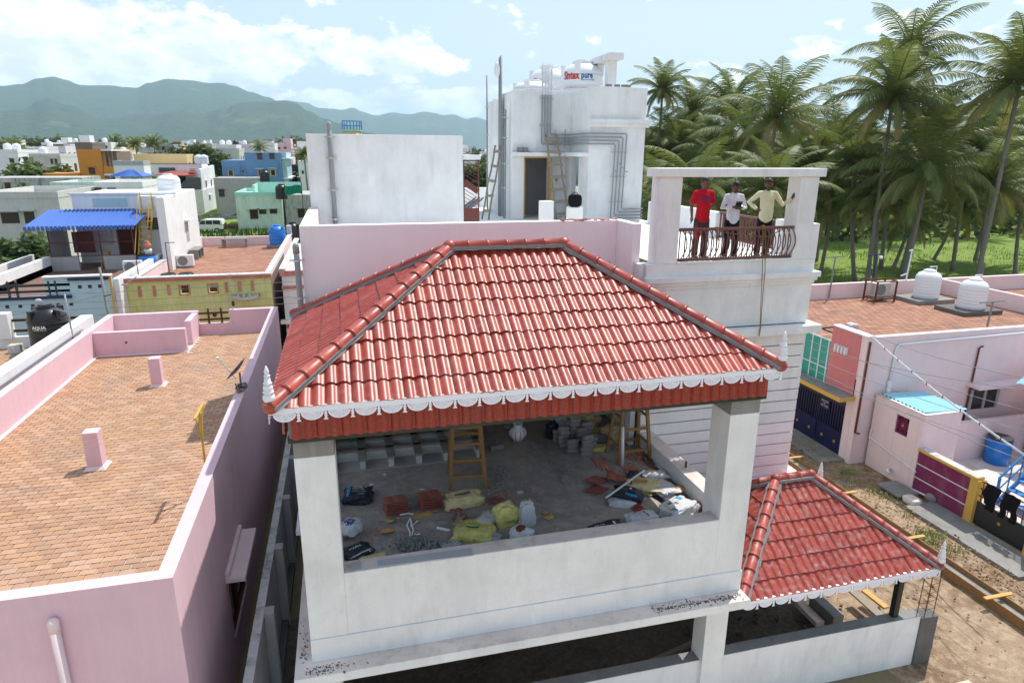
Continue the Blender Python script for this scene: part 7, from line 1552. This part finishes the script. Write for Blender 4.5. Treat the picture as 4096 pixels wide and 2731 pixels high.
for k in range(3):
    zb = a.z - 3.0 * k - .2; B('balcony_slab', 'white_paint', of, (a.x, b_.x, 96, 104, zb, zb + .2), bevel=0)
    if k: B('balcony_front', ('orange_wall', 'grey_wall')[k - 1], of, (a.x, b_.x, 96, 96.1, zb + .2, zb + 1.1), bevel=0)
    for q in range(4): B('balcony_post', 'brown_wall', of, (a.x + (b_.x - a.x) * q / 3.2, a.x + (b_.x - a.x) * q / 3.2 + .12, 96.1, 96.25, zb - 2.8, zb), bevel=0)
B('balcony_back', 'brown_wall', of, (a.x, b_.x, 98, 104, 0, a.z - .3), bevel=0)
# white house with blue pavilion
pvh = FH(z3, 1640, 2075, 585, 88, 'white_paint', 'white walled terrace behind the blue pavilion', 3, (), coping='grey_wall', side=False)
pv = thing('blue_pavilion', py(*z3(1810, 880), 80), 'small roof pavilion with blue pyramid sheet roof', 'pavilion'); Yp = 80; A_ = py(*z3(1570, 748), Yp); B_ = py(*z3(2055, 735), Yp); T_ = py(*z3(1815, 650), Yp + 2.2); bw_ = B_.x - A_.x
MB().add([(A_.x, Yp, A_.z), (B_.x, Yp, A_.z), (B_.x, Yp + 5, A_.z), (A_.x, Yp + 5, A_.z), (A_.x + bw_ * .42, Yp + 2.5, T_.z), (A_.x + bw_ * .58, Yp + 2.5, T_.z)], [(0, 1, 5, 4), (1, 2, 5), (2, 3, 4, 5), (3, 0, 4)]).build('roof', 'sheet_blue', pv)
for k in range(16): u = k / 15; MB().bar((A_.x + bw_ * u, Yp - .02, A_.z + .03), (A_.x + bw_ * (.42 + .16 * u), Yp + 2.5, T_.z + .03), .05, .05).build('roof_rib', 'sheet_blue', pv)
zb = py(*z3(1800, 890), Yp).z; B('wall', 'off_white', pv, (A_.x + bw_ * .22, A_.x + bw_ * .95, Yp + 1.5, Yp + 4.6, zb - 6, A_.z), bevel=0); B('door', 'door_brown', pv, (A_.x + bw_ * .55, A_.x + bw_ * .72, Yp + 1.45, Yp + 1.5, zb, A_.z - .25), bevel=0)
for u in (.05, .7, .97): B('post', 'steel_grey', pv, (A_.x + bw_ * u - .05, A_.x + bw_ * u + .05, Yp + .1, Yp + .2, zb - 5, A_.z), bevel=0)
# modern white house with stone cladding and red roof
mw = thing('modern_white_house', py(*z4(500, 1200), 122), 'modern white house with grey stone cladding and red sheet terrace roof', 'house'); Ym = 122
def onz4(x, y, Yd=Ym): return py(*z4(x, y), Yd)
a, b_ = onz4(-150, 545, 131), onz4(700, 545, 131); B('rear_wall', 'pink_white', mw, (a.x, b_.x, 131, 138, 0, a.z), bevel=0); B('wall_cap', 'steel_grey', mw, (a.x, b_.x, 130.9, 131.2, a.z, a.z + .12), bevel=0)
a, b_ = onz4(700, 620), onz4(890, 560, 141); MB().add([(a.x, Ym, 0), (b_.x, 141, 0), (b_.x, 141, b_.z), (a.x, Ym, a.z), (a.x - .4, Ym, 0), (b_.x - .4, 141, 0), (b_.x - .4, 141, b_.z), (a.x - .4, Ym, a.z)], [(0, 1, 2, 3), (4, 7, 6, 5), (3, 2, 6, 7), (0, 3, 7, 4), (1, 5, 6, 2)]).build('side_wall', 'white_paint', mw)
for u, zz_ in ((.25, .62), (.25, .28), (.62, .62), (.62, .28), (.85, .35)):
    x = a.x + (b_.x - a.x) * u; y = Ym + 19 * u; wn_ = MB().add([(x + .05, y, a.z * zz_ - .7), (x + .05 + (b_.x - a.x) * .07, y + 1.1, a.z * zz_ - .7), (x + .05 + (b_.x - a.x) * .07, y + 1.1, a.z * zz_ + .7), (x + .05, y, a.z * zz_ + .7)], [(0, 1, 2, 3)]).build('window', 'glass_dark', mw); B('sunshade', 'white_paint', mw, (x, x + .7, y - .2, y + 1.4, a.z * zz_ + .8, a.z * zz_ + .9), bevel=0)
P = [onz4(x, y) for x, y in ((420, 830), (545, 730), (705, 735), (715, 905), (430, 905))]; MB().prism([(p.x, p.z) for p in P], .4, Matrix.Translation((0, Ym - .1, 0))).build('stone_cladding', 'stone_clad', mw); a, b_ = onz4(120, 595, 130.8), onz4(355, 665, 130.8); B('stone_cladding', 'stone_clad', mw, (a.x, b_.x, 130.7, 130.95, b_.z, a.z), bevel=0)
a, b_ = onz4(40, 690, 123), onz4(640, 640, 130); P0, P1, P2, P3 = onz4(40, 690, 123.5), onz4(610, 705, 123.5), onz4(640, 640, 130.5), onz4(300, 640, 130.5)
MB().add([P0, P1, P2, P3] + [p - Vector((0, 0, .12)) for p in (P0, P1, P2, P3)], [(0, 1, 2, 3), (7, 6, 5, 4), (0, 4, 5, 1), (1, 5, 6, 2)]).build('terrace_roof', 'sheet_red', mw)
a, b_ = onz4(-10, 700, 120.5), onz4(375, 740, 120.5); B('terrace_frame', 'white_paint', mw, (a.x, b_.x, 120.5, 120.8, a.z - .7, a.z), (b_.x - .4, b_.x, 120.5, 120.8, a.z - 4, a.z - .5), bevel=0); B('terrace_shade', 'shade_black', mw, (a.x, b_.x, 127, 127.3, a.z - 5, a.z - .4), bevel=0); B('base', 'white_paint', mw, (a.x, onz4(715, 700).x, 121.3, 136, 0, onz4(400, 905).z), bevel=0)  # black sheet under the terrace roof stands for its shade
st_ = onz4(700, 615, 128)
for k in range(8): B('red_step', 'sheet_red', mw, (st_.x - 1.1 - .16 * k, st_.x - .4, 125, 126.5, st_.z - .3 * k, st_.z - .3 * k + .12), bevel=0)
for x, y, s in ((690, 545, 1), (760, 545, 1), (280, 950, 1)): p = onz4(x, y, 131.5 if x > 500 else 44.5); tank('water_tank', (p.x, p.y, p.z), (.75 if x > 500 else .64), (1.6 if x > 500 else 1.1), 'tank_white', {690: 'left white tank on top of the modern white house', 760: 'right white tank on top of the modern white house', 280: 'squat white water tank on the roof of the white upper room'}[x], 3, False)
# blue building
bl = FH(z4, 990, 1320, 495, 118, 'blue_wall', 'bright blue three-storey building with maroon windows', 14, W4((1127, 672, 66, 80), (1298, 650, 40, 40)), coping=False, wmat='cream', side=False)
a, b_ = py(*z4(1310, 385), 118), py(*z4(1818, 385), 118); B('tall_block', 'blue_wall', bl, (a.x, b_.x, 117.9, 132, 0, a.z), bevel=0)
for (x, y, w, h, mt) in ((1528, 440, 60, 75, 'maroon'), (1700, 438, 58, 70, 'maroon'), (1540, 668, 66, 80, 'cream'), (1715, 665, 66, 84, 'cream')):
    p = py(*z4(x, y), 117.9); s = 118 / LENS_PX / 3.4846 / 2; wn_ = B('window', mt, bl, (p.x - w * s, p.x + w * s, 117.84, 117.9, p.z - h * s, p.z + h * s), bevel=0); B('pane', 'glass_dark', wn_, (p.x - w * s * .7, p.x + w * s * .7, 117.82, 117.84, p.z - h * s * .8, p.z + h * s * .8), bevel=0); B('sunshade', 'blue_pale', bl, (p.x - w * s * 1.5, p.x + w * s * 1.5, 117.3, 117.9, p.z + h * s + .1, p.z + h * s + .25), bevel=0)
for x in (1015, 1250, 1800): p = py(*z4(x, 600), 117.85); MB().tube([(p.x, 117.8, 0), (p.x, 117.8, py(*z4(x, 520), 118).z)], .08, 6).build('drain_pipe', 'blue_wall', bl)
a, b_ = py(*z4(1820, 370), 118), py(*z4(1890, 370), 118)
B('front_block', 'blue_pale', bl, (a.x, b_.x, 118.5, 131, 0, a.z - .2), bevel=0)
for k in range(3): B('balcony', 'white_paint', bl, (a.x, b_.x + .6, 118.2, 130, a.z - 3.2 * k - 1.2, a.z - 3.2 * k - 1.0), bevel=0); B('window', 'glass_dark', bl, (a.x + .4, b_.x - .4, 118.45, 118.5, a.z - 3.2 * k - 3.4, a.z - 3.2 * k - 1.8), bevel=0)
gh2 = FH(z4, 882, 1580, 738, 112, 'grey_wall', 'plain grey house in front of the blue building', 12, W4((1000, 950, 66, 90)), coping=False, side=False)
g3 = far_house(z4(1185, 985)[0], z4(1830, 985)[0], z4(1185, 990)[1], 95.5, 'mint', 'mint green weathered house behind the jeep', 11, W4((1450, 1245, 100, 120), (1572, 1210, 90, 58), (1722, 1205, 92, 58)), wmat='door_brown', coping='mint_bright', side=False)
p = py(*z4(1430, 900), 98); B('roof_room', 'mint_bright', g3, (p.x, p.x + 6, 102, 102.3, 4, 6.0), (p.x, p.x + .3, 98, 102, 4, 5.8), bevel=0)
far_house(z4(1868, 970)[0], z4(2600, 970)[0], z4(1868, 972)[1], 97, 'wall_weathered', 'weathered grey house right of the mint green one', 10, W4((2110, 1230, 90, 115), (2260, 1230, 90, 115)), coping=False, side=False, wmat='door_brown')
nt_ = thing('green_net', py(*z4(2000, 960), 91), 'teal shade net hung over the weathered grey house roof', 'net'); a, b_ = py(*z4(1870, 845), 92.5), py(*z4(2120, 965), 92.5); m = MB()
for j in range(7):
    for i in range(13): m.v.append((a.x + (b_.x - a.x) * i / 12, 92.5 + .25 * math.sin(i * 1.9 + j) , a.z + (b_.z - a.z) * j / 6 - .1 * math.sin(i * PI / 6)))
for j in range(6):
    for i in range(12): q = j * 13 + i; m.f.append((q, q + 1, q + 14, q + 13))
m.build('net', 'net_green', nt_, smooth=True)
for x in (a.x, a.x + 5.5, b_.x): MB().tube([(x, 92.6, 3), (x, 92.6, a.z + .4)], .05, 6).build('pole', 'rust', nt_)
for (c, mt, lab) in ((py(*z4(1600, 720), 112), 'tank_black', 'black water tank before the blue building'), (py(*z4(1830, 935), 94), 'tank_black', 'black water tank on the mint green house')): tank('water_tank', (c.x, c.y, c.z - .9), .75, 1.9, mt, lab, 4, False)
shd = far_house(z4(1912, 560)[0], z4(2062, 560)[0], z4(1912, 555)[1], 130, 'net_green', 'dark green shuttered box building right of the blue one', 6, (), coping=False, side=False); shd.children[0].data.materials[0] = plain('dark_green', (.008, .03, .022), .6)
# far houses taken from the photograph: (zoom, x0, x1, ytop, distance, colour, label, windows, tanks)
FARS = [(z3, -60, 255, 400, 130, 'white_paint', 'stepped white house at the far left edge', W3((155, 515, 24, 50), (190, 520, 24, 50)), 2), (z3, 250, 432, 492, 150, 'cream', 'low cream and lime house beside the far left white one', (), 0),
 (z3, 425, 872, 465, 118, 'off_white', 'grey-white house with two dark windows left of the orange house', W3((750, 530, 26, 60), (812, 530, 26, 60)), 1), (z3, 395, 600, 348, 165, 'white_paint', 'white house with dark shutter far left', W3((445, 410, 80, 90)), 0), (z3, 580, 945, 335, 190, 'white_paint', 'wide white two-storey house far left', W3((905, 430, 20, 40)), 1),
 (z3, 600, 745, 278, 240, 'white_paint', 'small white roof house above the wide white one', W3((650, 312, 40, 24)), 1), (z3, 748, 925, 300, 230, 'brown_wall', 'brown brick house behind the wide white one', (), 0), (z3, 925, 1015, 312, 205, 'white_paint', 'narrow white house left of the orange roof', (), 0), (z3, 1015, 1110, 330, 200, 'grey_wall', 'grey unfinished house touching the orange one', (), 0),
 (z3, 1085, 1330, 285, 170, 'brown_wall', 'dark unfinished brick house above the orange roof', (), 0), (z3, 1430, 1602, 278, 190, 'white_paint', 'white house with small windows right of the dark brick one', W3((1485, 315, 20, 30), (1540, 320, 20, 30)), 1), (z3, 1690, 1890, 435, 150, 'white_paint', 'white cube house right of the orange balconies', W3((1720, 560, 40, 24), (1845, 560, 26, 24)), 1), (z3, 1752, 1910, 305, 215, 'grey_wall', 'grey cube house behind the white cube', (), 0), (z3, 1670, 1880, 352, 180, 'cream', 'tan house front with sunshade', W3((1750, 385, 90, 20)), 0),
 (z3, 1975, 2215, 352, 170, 'off_white', 'pale grey house left of the flat-slab house', W3((2155, 435, 40, 40)), 1), (z4, 75, 330, 300, 165, 'grey_wall', 'grey flat-slab house with two dark openings', W4((105, 325, 24, 40), (185, 330, 36, 44)), 0), (z4, 330, 415, 305, 180, 'cream', 'pale cream house beside the flat-slab house', W4((340, 330, 24, 16)), 0), (z3, 1935, 2700, 462, 140, 'cream', 'long cream-yellow house with orange band', (), 0),
 (z4, 760, 1240, 360, 150, 'off_white', 'broad white house with brown shutters right of the dark tree', W4((955, 470, 90, 76), (1053, 462, 36, 56)), 0), (z4, 915, 1200, 305, 170, 'white_paint', 'white upper block with tanks above the brown shutters', (), 3), (z4, 770, 860, 285, 200, 'grey_wall', 'small grey house with glass front in the far row', (), 0), (z4, 1265, 1420, 300, 190, 'off_white', 'cream white house behind the blue building left', W4((1300, 345, 30, 20)), 1), (z4, 1415, 1735, 285, 175, 'white_paint', 'long white house behind the blue building roof', (), 0), (z4, 1550, 1695, 245, 240, 'pink_pale', 'pale pink upper house in the far row', (), 0),
 (z4, 1760, 1965, 278, 200, 'pink_paint', 'pink house under the pink tower', W4((1795, 325, 36, 26), (1885, 322, 30, 24)), 0), (z4, 1852, 1960, 212, 215, 'pink_paint', 'pink roof tower in the far row', W4((1888, 262, 26, 22)), 0), (z4, 1880, 1985, 400, 160, 'pink_pale', 'lilac house just right of the blue building', (), 0), (z4, 2062, 2600, 545, 120, 'white_paint', 'white house with roof rail beside the terrace room', W4((2130, 660, 26, 40), (2080, 770, 34, 60)), 1), (z4, 2000, 2210, 368, 210, 'off_white', 'white house behind the small palms', (), 0)]
for zf, x0, x1, yt, Yd, mt, lab, wn_, tk in FARS: far_house(zf(x0, yt)[0], zf(x1, yt)[0], zf(x0, yt)[1], Yd, mt, lab, 9, wn_, tk, coping=True, side=(x1 - x0) > 120)
rd = random.Random(31); fl_h = []
for Yd in (215, 250, 290, 340, 400, 470):
    u = -120 + rd.uniform(0, 60)
    while u < 2500:
        w = rd.uniform(4.5, 11) * LENS_PX / Yd * .9
        if rd.random() < .72:
            zt = rd.uniform(6.5, 13.5) if Yd < 300 else rd.uniform(8, 15); pp = py(u, 600, Yd); yv = 612 - (zt - H) * LENS_PX / Yd
            t = far_house(u, u + w, yv, Yd, rd.choice(['white_paint', 'white_paint', 'off_white', 'pink_pale', 'cream', 'grey_wall', 'blue_pale', 'white_primer', 'coping_weathered', 'mint']), 'far', 8, [(u + w * f, yv + 30 * 200 / Yd, 10 * 200 / Yd, 13 * 200 / Yd) for f in (.25, .65)], rd.choice([0, 1, 1, 2]), roomk=(.5, .95, 2.4, 'white_paint') if rd.random() < .5 else None, side=False); fl_h.append((u, t, Yd))
        u += w * rd.uniform(1.0, 1.6)
fl_h.sort(key=lambda q: q[0])
for i, (u, t, Yd) in enumerate(fl_h): t['label'] = 'distant flat-roofed town house, %s from the left of the far rows' % ordinal(i + 1); t['group'] = 'far rows of the town'
# named and random trees ------------------------------------------------------
tree(py(*z4(520, 400), 152), py(*z4(520, 300), 152).z + .3, 0, .7, 'dark green tree left of the broad white house', 'dark_tree'); tree(py(*z4(690, 420), 150), py(*z4(690, 285), 150).z + .3, 2, .75, 'larger dark green tree beside the broad white house', 'dark_tree')
tree(py(*z3(570, 640), 100), py(*z3(570, 480), 100).z, 1, .95, 'feathery light green tree before the grey-white house', 'light_tree'); tree(py(*z3(500, 960), 76), py(*z3(500, 850), 76).z, 1, .8, 'round green bush before the weathered grey wall', 'bush'); tree(py(*z4(940, 560), 150), py(*z4(940, 520), 150).z, 3, .7, 'pale green tree left of the blue building', 'light_tree')
for k in range(3): tree(py(*z3(60 + 130 * k, 1400), 55), 3.5 + .3 * k, 1 + k, 1.2, ('leftmost', 'middle', 'rightmost')[k] + ' leafy shrub before the long off-white house', 'shrub')
for (x, y, Yd, h) in ((870, 165, 330, 0), (390, 185, 330, 0), (570, 190, 320, 0), (680, 210, 300, 0), (120, 225, 300, 0), (930, 200, 310, 0), (1860, 210, 300, 0), (1640, 250, 280, 0), (1690, 280, 260, 0), (2210, 250, 260, 0), (30, 240, 280, 0), (520, 240, 300, 0), (1180, 250, 330, 0), (1350, 255, 330, 0), (1290, 265, 320, 0)): p = py(*z3(x, y), Yd); tree(p, p.z, int(x) % 4, 1.2)
for (x, y, Yd) in ((1860, 185, 300), (1960, 240, 280), (2040, 240, 250), (2150, 280, 240), (2190, 265, 260), (1240, 265, 260), (210, 280, 300)): p = py(*z4(x, y), Yd); tree(p, p.z, int(x) % 4, 1.1)
rd = random.Random(8)
for k in range(60):
    Yd = rd.uniform(150, 560); p = py(rd.uniform(-150, 2150), 610, Yd); tree(p, rd.uniform(6, 10) + Yd * .012, k, 1.15)
for k in range(10): Yd = rd.uniform(110, 170); p = py((40, 300, 560, 1180, 1215, 1240, 1880, 1900, 1920, 1950)[k], 640, Yd); tree(p, rd.uniform(6, 9), k)
tree_list.sort(key=lambda o: (CM @ (Vector(o.location) - CP)).x / (CM @ (Vector(o.location) - CP)).z)
for i, o in enumerate(tree_list): o['label'] = 'leafy green tree among the town roofs, %s from the left' % ordinal(i + 1)
sp_ = [(z3(1960, 290), 150), (z3(2230, 270), 160), (z3(230, 330), 140), (z4(1530, 330), 160), (z4(2150, 420), 110), (z3(2130, 810), 119), (z3(2210, 840), 119)]
for k, (q, Yd) in enumerate(sp_):
    p = py(*q, Yd); t = palm(p, 400 + k, .6 if k < 5 else .45); palm_list.pop(); t['group'] = 'palms in the town'; t['label'] = ('single palm beside the pale grey town house', 'palm before the flat-slab house', 'palm by the far left white house', 'small palm behind the blue building roof', 'bushy palm right of the blue building', 'left potted palm on the modern white house terrace', 'right potted palm on the modern white house terrace')[k]
rd = random.Random(12); fw = MB()
for k in range(15000):
    Yd = 480 + 2400 * rd.random() ** 1.6; a_ = rd.uniform(-.75, 1.15); p = Vector((Yd * math.tan(a_), Yd, rd.uniform(1, 7.5 + Yd * .0016))); w = rd.uniform(1.5, 4.0); x = Vector((rd.gauss(0, 1), rd.gauss(0, 1), rd.gauss(0, .6))).normalized(); y = x.cross(Vector((rd.gauss(0, 1), 1, rd.gauss(0, 1)))).normalized()
    fw.add([p - x * w, p + y * w * .8, p + x * w, p - y * w * .8], [(0, 1, 2, 3)], att=rd.random())
fw.build('distant_wood', 'tree_leaf', None, kind='stuff', label='dark green band of far trees at the foot of the hills', cat='woodland')
# telecom mast, billboard, water tower ----------------------------------------
p = py(*z3(2220, 240), 330); tm_ = thing('telecom_mast', (p.x, p.y, 0), 'white telecom lattice mast above the palms', 'mast'); zt = py(*z3(2220, 135), 330).z
for s in (-1, 1): MB().bar((p.x + s * 1.2, p.y, 0), (p.x + s * .4, p.y, zt), .22).build('leg', 'print_white', tm_)
for k in range(9): z0 = zt * (k + 1) / 10; w = 1.2 - .8 * z0 / zt; MB().bar((p.x - w, p.y, z0), (p.x + w, p.y, z0 + zt / 10), .12).build('brace', 'print_white', tm_)
for k in range(4): B('antenna', 'print_white', tm_, (p.x - 1.2 + .7 * k, p.x - .9 + .7 * k, p.y - .4, p.y - .1, zt - 2.6, zt), bevel=0)
p = py(*z4(370, 250), 260); bb_ = thing('billboard', (p.x, p.y, 0), 'orange and blue billboard in the far town', 'billboard'); a, b_ = py(*z4(320, 268), 260), py(*z4(420, 228), 260); B('board', 'orange_wall', bb_, (a.x, b_.x, 260, 260.2, (a.z + b_.z) / 2, b_.z), bevel=0); B('lower_board', 'navy', bb_, (a.x, b_.x, 260, 260.2, a.z, (a.z + b_.z) / 2), bevel=0)
for s in (.2, .8): B('post', 'steel_grey', bb_, (a.x + (b_.x - a.x) * s, a.x + (b_.x - a.x) * s + .3, 260.2, 260.5, 0, a.z), bevel=0)
r4 = lambda x, y: (1150 + x / 1.568, 150 + y / 1.568)
p = py(*r4(408, 600), 150); wt_ = thing('water_tower', (p.x, p.y, 0), 'round cream water tower with blue railing behind the terrace room', 'water tower'); R_ = (py(*r4(470, 580), 150).x - py(*r4(345, 580), 150).x) / 2; zt = py(*r4(408, 580), 150).z; c = (p.x, 150 + R_)
MB().lathe([(R_ * .95, 0), (R_ * .95, zt - .3)], 28, Matrix.Translation((*c, 0))).build('drum', 'cream', wt_, smooth=True); MB().lathe([(R_ * 1.02, 0), (R_ * 1.02, .3)], 28, Matrix.Translation((*c, zt - .3))).build('rim', 'mint_bright', wt_)
for k in range(18): a_ = 2 * PI * k / 18; MB().tube([(c[0] + R_ * math.cos(a_), c[1] + R_ * math.sin(a_), zt), (c[0] + R_ * math.cos(a_), c[1] + R_ * math.sin(a_), zt + 1.9)], .06, 5).build('baluster', 'stair_blue', wt_)
for z in (.9, 1.85): MB().tube([(c[0] + R_ * math.cos(2 * PI * k / 24), c[1] + R_ * math.sin(2 * PI * k / 24), zt + z) for k in range(25)], .06, 5).build('rail', 'stair_blue', wt_)
# ------------------------------------------------------------------ white jeep on the lot
jp = proto('jeep', (-16.9, 92.6, .02), 'white four-door jeep parked on the overgrown lot', 'car', None, rad(-6)); plain('car_white', (.78, .78, .78), .25, .6, var=.03)
bd_ = MB(); prof = [(-2.15, .55), (-2.18, .95), (-1.95, 1.08), (-1.0, 1.15), (-.45, 1.72), (-.2, 1.80), (1.7, 1.82), (1.95, 1.72), (2.1, 1.1), (2.1, .55)]
bd_.prism(prof, 1.66, Matrix.Translation((0, -.83, 0))).build('body', 'car_white', jp, bevel=.05)
for x0, x1 in ((-.78, -.02), (.06, .85), (.93, 1.8)):
    for y in (-.84, .835): MB().prism([(x0 + (.32 if x0 < -.5 else 0), 1.66), (x1, 1.68), (x1, 1.20), (x0, 1.20)] if x0 < -.5 else [(x0, 1.68), (x1, 1.68), (x1, 1.2), (x0, 1.2)], .012, Matrix.Translation((0, y, 0))).build('window', 'glass_dark', jp)
for x in (-1.4, 1.35):
    for y in (-.86, .66):
        w_ = MB().lathe([(.20, 0), (.36, .01), (.38, .05), (.38, .17), (.36, .20), (.2, .2)], 22, Matrix.Translation((x, y, .38)) @ Matrix.Rotation(-PI / 2, 4, 'X')).build('wheel', 'black_metal', jp, smooth=True); MB().lathe([(.02, -.01), (.2, -.01), (.21, .0)], 16, Matrix.Translation((x, y, .38)) @ Matrix.Rotation(-PI / 2, 4, 'X')).build('rim', 'clamp', w_)
MB().lathe([(.1, 0), (.36, .02), (.36, .16), (.1, .18)], 20, Matrix.Translation((2.12, .1, 1.0)) @ Matrix.Rotation(PI / 2, 4, 'Y')).build('spare_wheel', 'black_metal', jp); B('bumper', 'black_metal', jp, (-2.32, -2.15, -.8, .8, .5, .72)); B('bumper', 'black_metal', jp, (2.1, 2.22, -.8, .8, .5, .68)); B('headlight', 'print_white', jp, (-2.2, -2.17, -.75, -.5, .82, .98)); B('headlight', 'print_white', jp, (-2.2, -2.17, .5, .75, .82, .98)); B('door_handle', 'black_metal', jp, (.6, .72, -.85, -.84, 1.08, 1.11)); B('door_handle', 'black_metal', jp, (-.2, -.08, -.85, -.84, 1.08, 1.11))
tpn = thing('tarpaulin', (-13.5, 96, 0), 'blue tarpaulin shelter behind the jeep', 'tarpaulin'); m = MB()
for j in range(5):
    for i in range(9): m.v.append((-17.6 + 4.0 * i / 8, 97.5 + 2.5 * j / 4, 1.9 - .25 * math.sin(i * 1.4) * .5 - .2 * j * .3))
for j in range(4):
    for i in range(8): q = j * 9 + i; m.f.append((q, q + 1, q + 10, q + 9))
m.build('sheet', 'tarp_blue', tpn, smooth=True)
for x in (-17.5, -13.7): MB().tube([(x, 97.6, 0), (x, 97.6, 1.9)], .04, 6).build('pole', 'rust', tpn)
tlr = thing('trailer', (-20.2, 99, 0), 'grey tractor trailer beside the modern white house', 'trailer'); B('bed', 'cement_dark', tlr, (-21.2, -18.6, 97, 99, .9, 1.9)); 
for y in (96.9, 99.05): MB().lathe([(.1, -.1), (.5, -.1), (.5, .1), (.1, .1)], 18, Matrix.Translation((-19.3, y, .5)) @ Matrix.Rotation(PI / 2, 4, 'X')).build('wheel', 'black_metal', tlr)
# ------------------------------------------------------------------ haze
m = bpy.data.materials.new('haze_air'); m.use_nodes = True; nt = m.node_tree; nt.nodes.clear(); pvv = nd(nt, 'ShaderNodeVolumePrincipled'); pvv.inputs['Color'].default_value = (.62, .83, 1.0, 1); pvv.inputs['Density'].default_value = HAZE; pvv.inputs['Anisotropy'].default_value = .0
oo = nd(nt, 'ShaderNodeOutputMaterial'); nt.links.new(pvv.outputs[0], oo.inputs['Volume']); MATS['haze_air'] = m
hz = MB().box(-16500, 16500, -410, 24500, -3, 1150).build('haze', 'haze_air', None, kind='stuff', label='pale blue haze in front of the mountains', cat='haze')
for o in bpy.data.objects:
    for k in ('_w', '_h'):
        if k in o: del o[k]
